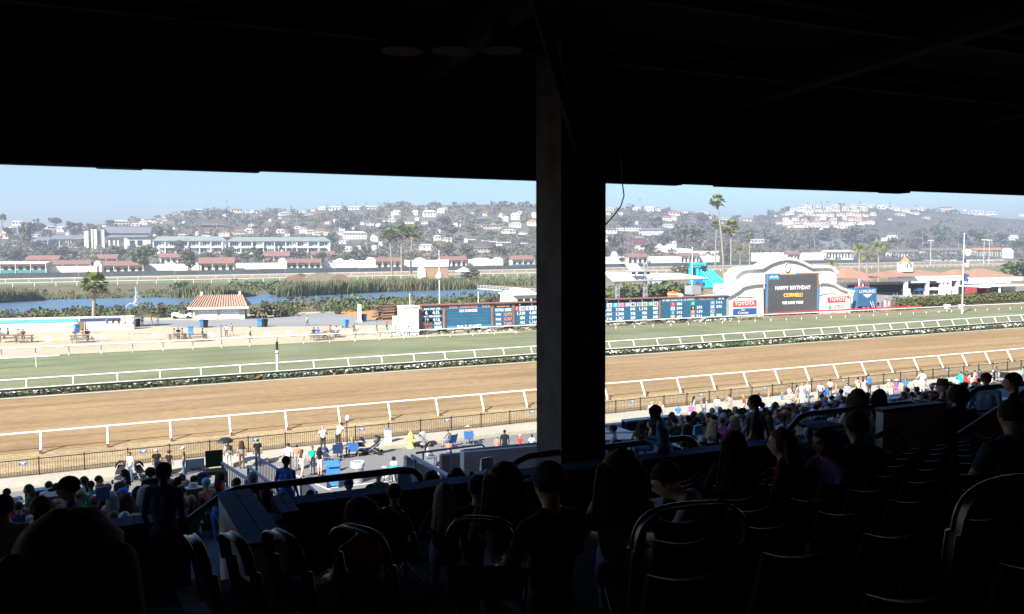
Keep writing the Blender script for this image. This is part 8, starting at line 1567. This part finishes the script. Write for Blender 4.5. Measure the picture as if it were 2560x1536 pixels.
for px, yf, m, lab, face in ((845, 1148, M_NAVY, 'navy lawn chair at the fence near the small lamp', 'away'), (883, 1143, M_BLUE, 'blue lawn chair right of the navy one', 'away'), (1125, 1122, M_BLUE, 'blue lawn chair left one of two facing the fence', 'al'), (1172, 1112, M_BLUE, 'blue lawn chair right one of two facing the fence', 'away'), (2398, 966, M_TURQ, 'turquoise lawn chair near the right edge', 'away'), (2414, 965, M_RED, 'red lawn chair near the right edge', 'away'), (2434, 964, M_RED, 'right one of two red lawn chairs near the right edge', 'away'), (2062, 1000, M_BLUE, 'blue lawn chair behind the plaid-shirted figure', 'away'), (1355, 1135, M_RED, 'red chair partly hidden by the pillar', 'away')): lawn_chair(px, yf, -faz(px, face), m, lab, s=1.1)
ground_p('person in grey on the left blue lawn chair', 1120, 1120, 'sit', 'al', shirt='grey', hair=('short', 'brown'), pants='khaki', skin='m'); ground_p('person in a straw hat on the right blue lawn chair', 1170, 1111, 'sit', 'away', shirt='coral', hair=('short', 'blond'), hat=('hat', 'cream'), pants='grey'); ground_p('woman in navy sitting on the navy lawn chair', 848, 1146, 'sit', 'away', fem=1, shirt='navy', hair=('bun', 'auburn')); ground_p('woman in royal blue sitting on the blue lawn chair', 880, 1142, 'sit', 'al', fem=1, shirt='royal', hair=('long', 'blond'), pants='royal', shorts=1)
ground_p('woman seated with dark long hair beside the stair well', 1070, 1166, 'sit', 'right', fem=1, shirt='lightgrey', hair=('long', 'dark'), scale=1.15); ground_p('bare-shouldered child sitting left of the stair-well rail', 1122, 1146, 'sit', 'away', shirt='coral', hair=('short', 'brown'), scale=.9)
def stroller(px, yf, az, m, label, z=.01, s=1.0):
    t = thing('stroller', label, 'stroller', gnd(px, yf, z), -az, 'strollers on the apron', s); part('hood', m, t, lambda b: b.add([(.26*math.cos(a)*1.0, -.05-.38*math.sin(q)*(.4+.6*math.sin(a)), .72+.42*math.sin(a)*math.cos(q*.6)) for q in (0, .4, .8, 1.2, 1.5) for a in [k*math.pi/8 for k in range(9)]], [(i*9+j, i*9+j+1, i*9+j+10, i*9+j+9) for i in range(4) for j in range(8)], 0, True)); part('seat', m, t, lambda b: b.add([(-.2, -.25, .5), (.2, -.25, .5), (.2, .2, .45), (-.2, .2, .45), (-.2, -.35, .85), (.2, -.35, .85)], [(0, 1, 2, 3), (0, 4, 5, 1), (0, 3, 4), (1, 5, 2), (3, 2, 5, 4)]))
    for sx in (-1, 1):
        part('frame', M_STEEL, t, lambda b: (b.tube([(sx*.24, -.6, 1.02), (sx*.24, -.2, .6), (sx*.24, .42, .12)], .014, 0, 6), b.tube([(sx*.24, .1, .42), (sx*.24, -.35, .12)], .014, 0, 6)))
        for sy in (-.36, .42): part('wheel', M_RUBBER, t, lambda b: b.tube([(sx*.24-.025, sy, .12), (sx*.24+.025, sy, .12)], .12, 0, 12))
    part('handle', M_RUBBER, t, lambda b: b.tube([(-.24, -.6, 1.02), (.24, -.6, 1.02)], .018, 0, 6))
    part('basket', m, t, lambda b: b.box((0, 0, .24), (.4, .5, .14)))
stroller(936, 1136, rad(-60), M_BLACK, 'black stroller with hood at the fence', s=1.15); stroller(905, 1134, rad(30), M_BLACK, 'grey and black folded stroller right of the blue lawn chair'); stroller(300, 1205, rad(200), M_BLACK, 'black and white stroller left of the man in the white T-shirt', s=1.1); stroller(352, 1200, rad(150), M_BLACK, 'dark stroller right of the man in the white T-shirt'); stroller(815, 1160, rad(40), M_NAVY, 'stroller beside the group at the fence'); stroller(1062, 1118, rad(80), M_GREYMID, 'grey shopping stroller right of the hydrant')
q = gnd(565, 1164, .2); t = thing('umbrella', 'open black umbrella held above the backpack man', 'umbrella', q, rad(30)); part('canopy', M_BLACK, t, lambda b: b.lathe([(.5, 1.5), (.46, 1.62), (.28, 1.75), (.02, 1.8)], n=10, smooth=False)); part('shaft', M_STEEL, t, lambda b: b.tube([(0, 0, .9), (0, 0, 1.82)], .012, 0, 6))
q = gnd(573, 1172); a = faz(572, 'away'); t = thing('backpack', 'grey backpack worn by the man under the umbrella', 'backpack', q, -a); part('bag', CLO['charcoal'], t, lambda b: b.ellips((0, -.2, 1.25), (.17, .12, .25))); part('pocket', CLO['grey'], t, lambda b: b.box((0, -.3, 1.15), (.2, .06, .16)))
# bicycle with turquoise bag
q = gnd(968, 1212); t = thing('bicycle', 'white bicycle with a turquoise front bag', 'bicycle', q, rad(205), scale=1.15)
for y in (-.52, .52): w = part('wheel', M_RUBBER, t, lambda b: b.tube([(0, y+.33*math.cos(k*math.pi/10), .34+.33*math.sin(k*math.pi/10)) for k in range(21)], .02, 0, 6)); part('spokes', M_STEEL, w, lambda b: [b.tube([(0, y, .34), (0, y+.32*math.cos(k), .34+.32*math.sin(k))], .004, 0, 3) for k in np.arange(0, 6.2, .7)])
part('frame', M_WHITE, t, lambda b: (b.tube([(0, -.52, .34), (0, -.1, .32), (0, .38, .8), (0, -.18, .78), (0, -.1, .32)], .018, 0, 6), b.tube([(0, -.52, .34), (0, -.18, .78)], .014, 0, 6), b.tube([(0, .52, .34), (0, .36, .98)], .018, 0, 6))); part('saddle', M_WHITE, t, lambda b: b.box((0, -.2, .88), (.14, .26, .06), taper=.7)); part('handlebar', M_STEEL, t, lambda b: b.tube([(-.3, .28, 1.05), (0, .36, 1.0), (.3, .28, 1.05)], .014, 0, 6)); part('bag', M_TURQ, t, lambda b: b.box((0, .52, .86), (.34, .26, .32), taper=1.15)); part('pedal', M_RUBBER, t, lambda b: (b.box((.12, -.1, .2), (.1, .08, .02)), b.box((-.12, -.1, .44), (.1, .08, .02))))
# motor scooter at the right
q = gnd(2500, 957); t = thing('motor_scooter', 'dark motor scooter with mirrors at the fence near the right edge', 'scooter', q, rad(60), scale=1.2); part('body', M_BLACK, t, lambda b: (b.box((0, -.4, .6), (.36, .8, .34), taper=.85), b.box((0, .5, .65), (.36, .12, .7), taper=.8))); part('floor', M_GREYMID, t, lambda b: b.box((0, .15, .3), (.34, .6, .08))); part('seat', M_RUBBER, t, lambda b: b.box((0, -.4, .82), (.34, .72, .12))); part('handlebar', M_STEEL, t, lambda b: b.tube([(-.36, .42, 1.1), (0, .52, 1.05), (.36, .42, 1.1)], .018, 0, 6)); part('headlight', M_WHITE, t, lambda b: b.ellips((0, .6, .98), (.1, .07, .1)))
for y in (-.62, .66): part('wheel', M_RUBBER, t, lambda b: b.tube([(-.06, y, .24), (.06, y, .24)], .24, 0, 14))
for sx in (-1, 1): part('mirror', M_STEEL, t, lambda b: (b.tube([(sx*.3, .44, 1.08), (sx*.34, .4, 1.32)], .01, 0, 5), b.ellips((sx*.34, .4, 1.36), (.07, .02, .05))))
# two upright grey boxes at the fence
for px, lab in ((963, 'left one of two pale cabinets against the fence'), (972, 'right one of two pale cabinets against the fence')):
    q = gnd(px, 1104, .24); t = thing('cabinet', lab, 'cabinet', q, 0, 'pale cabinets at the fence'); part('box', M_LGREY, t, lambda b: b.box((0, -.25, .45), (.22, .22, .9))); part('cap', M_BLUEGREY, t, lambda b: b.box((0, -.25, .93), (.26, .26, .06)))
# picnic blanket goods
q = gnd(2215, 988, .1); t = thing('white_table', 'low white folding table beside the flowered dress', 'table', q, .3); part('top', M_WHITE, t, lambda b: b.box((0, 0, .5), (1.5, .6, .04)))
for sx in (-.65, .65):
    for sy in (-.25, .25): part('leg', M_STEEL, t, lambda b: b.tube([(sx, sy, 0), (sx, sy, .5)], .014, 0, 5))

# ================================================================ AIR
hz_b = MB(); hz_b.box((1500, 3400, 75.5), (11060, 7260, 155.0))
o = hz_b.build('haze', []); tag(o, kind='stuff')
hm = bpy.data.materials.new('air'); hm.use_nodes = True; hn = hm.node_tree.nodes; hl = hm.node_tree.links; hn.clear()
ho = hn.new('ShaderNodeOutputMaterial'); hv = hn.new('ShaderNodeVolumePrincipled'); hv.inputs['Color'].default_value = (.77, .82, .91, 1); hv.inputs['Density'].default_value = HAZE; hv.inputs['Anisotropy'].default_value = .3; hl.new(hv.outputs[0], ho.inputs['Volume']); o.data.materials.clear(); o.data.materials.append(hm)
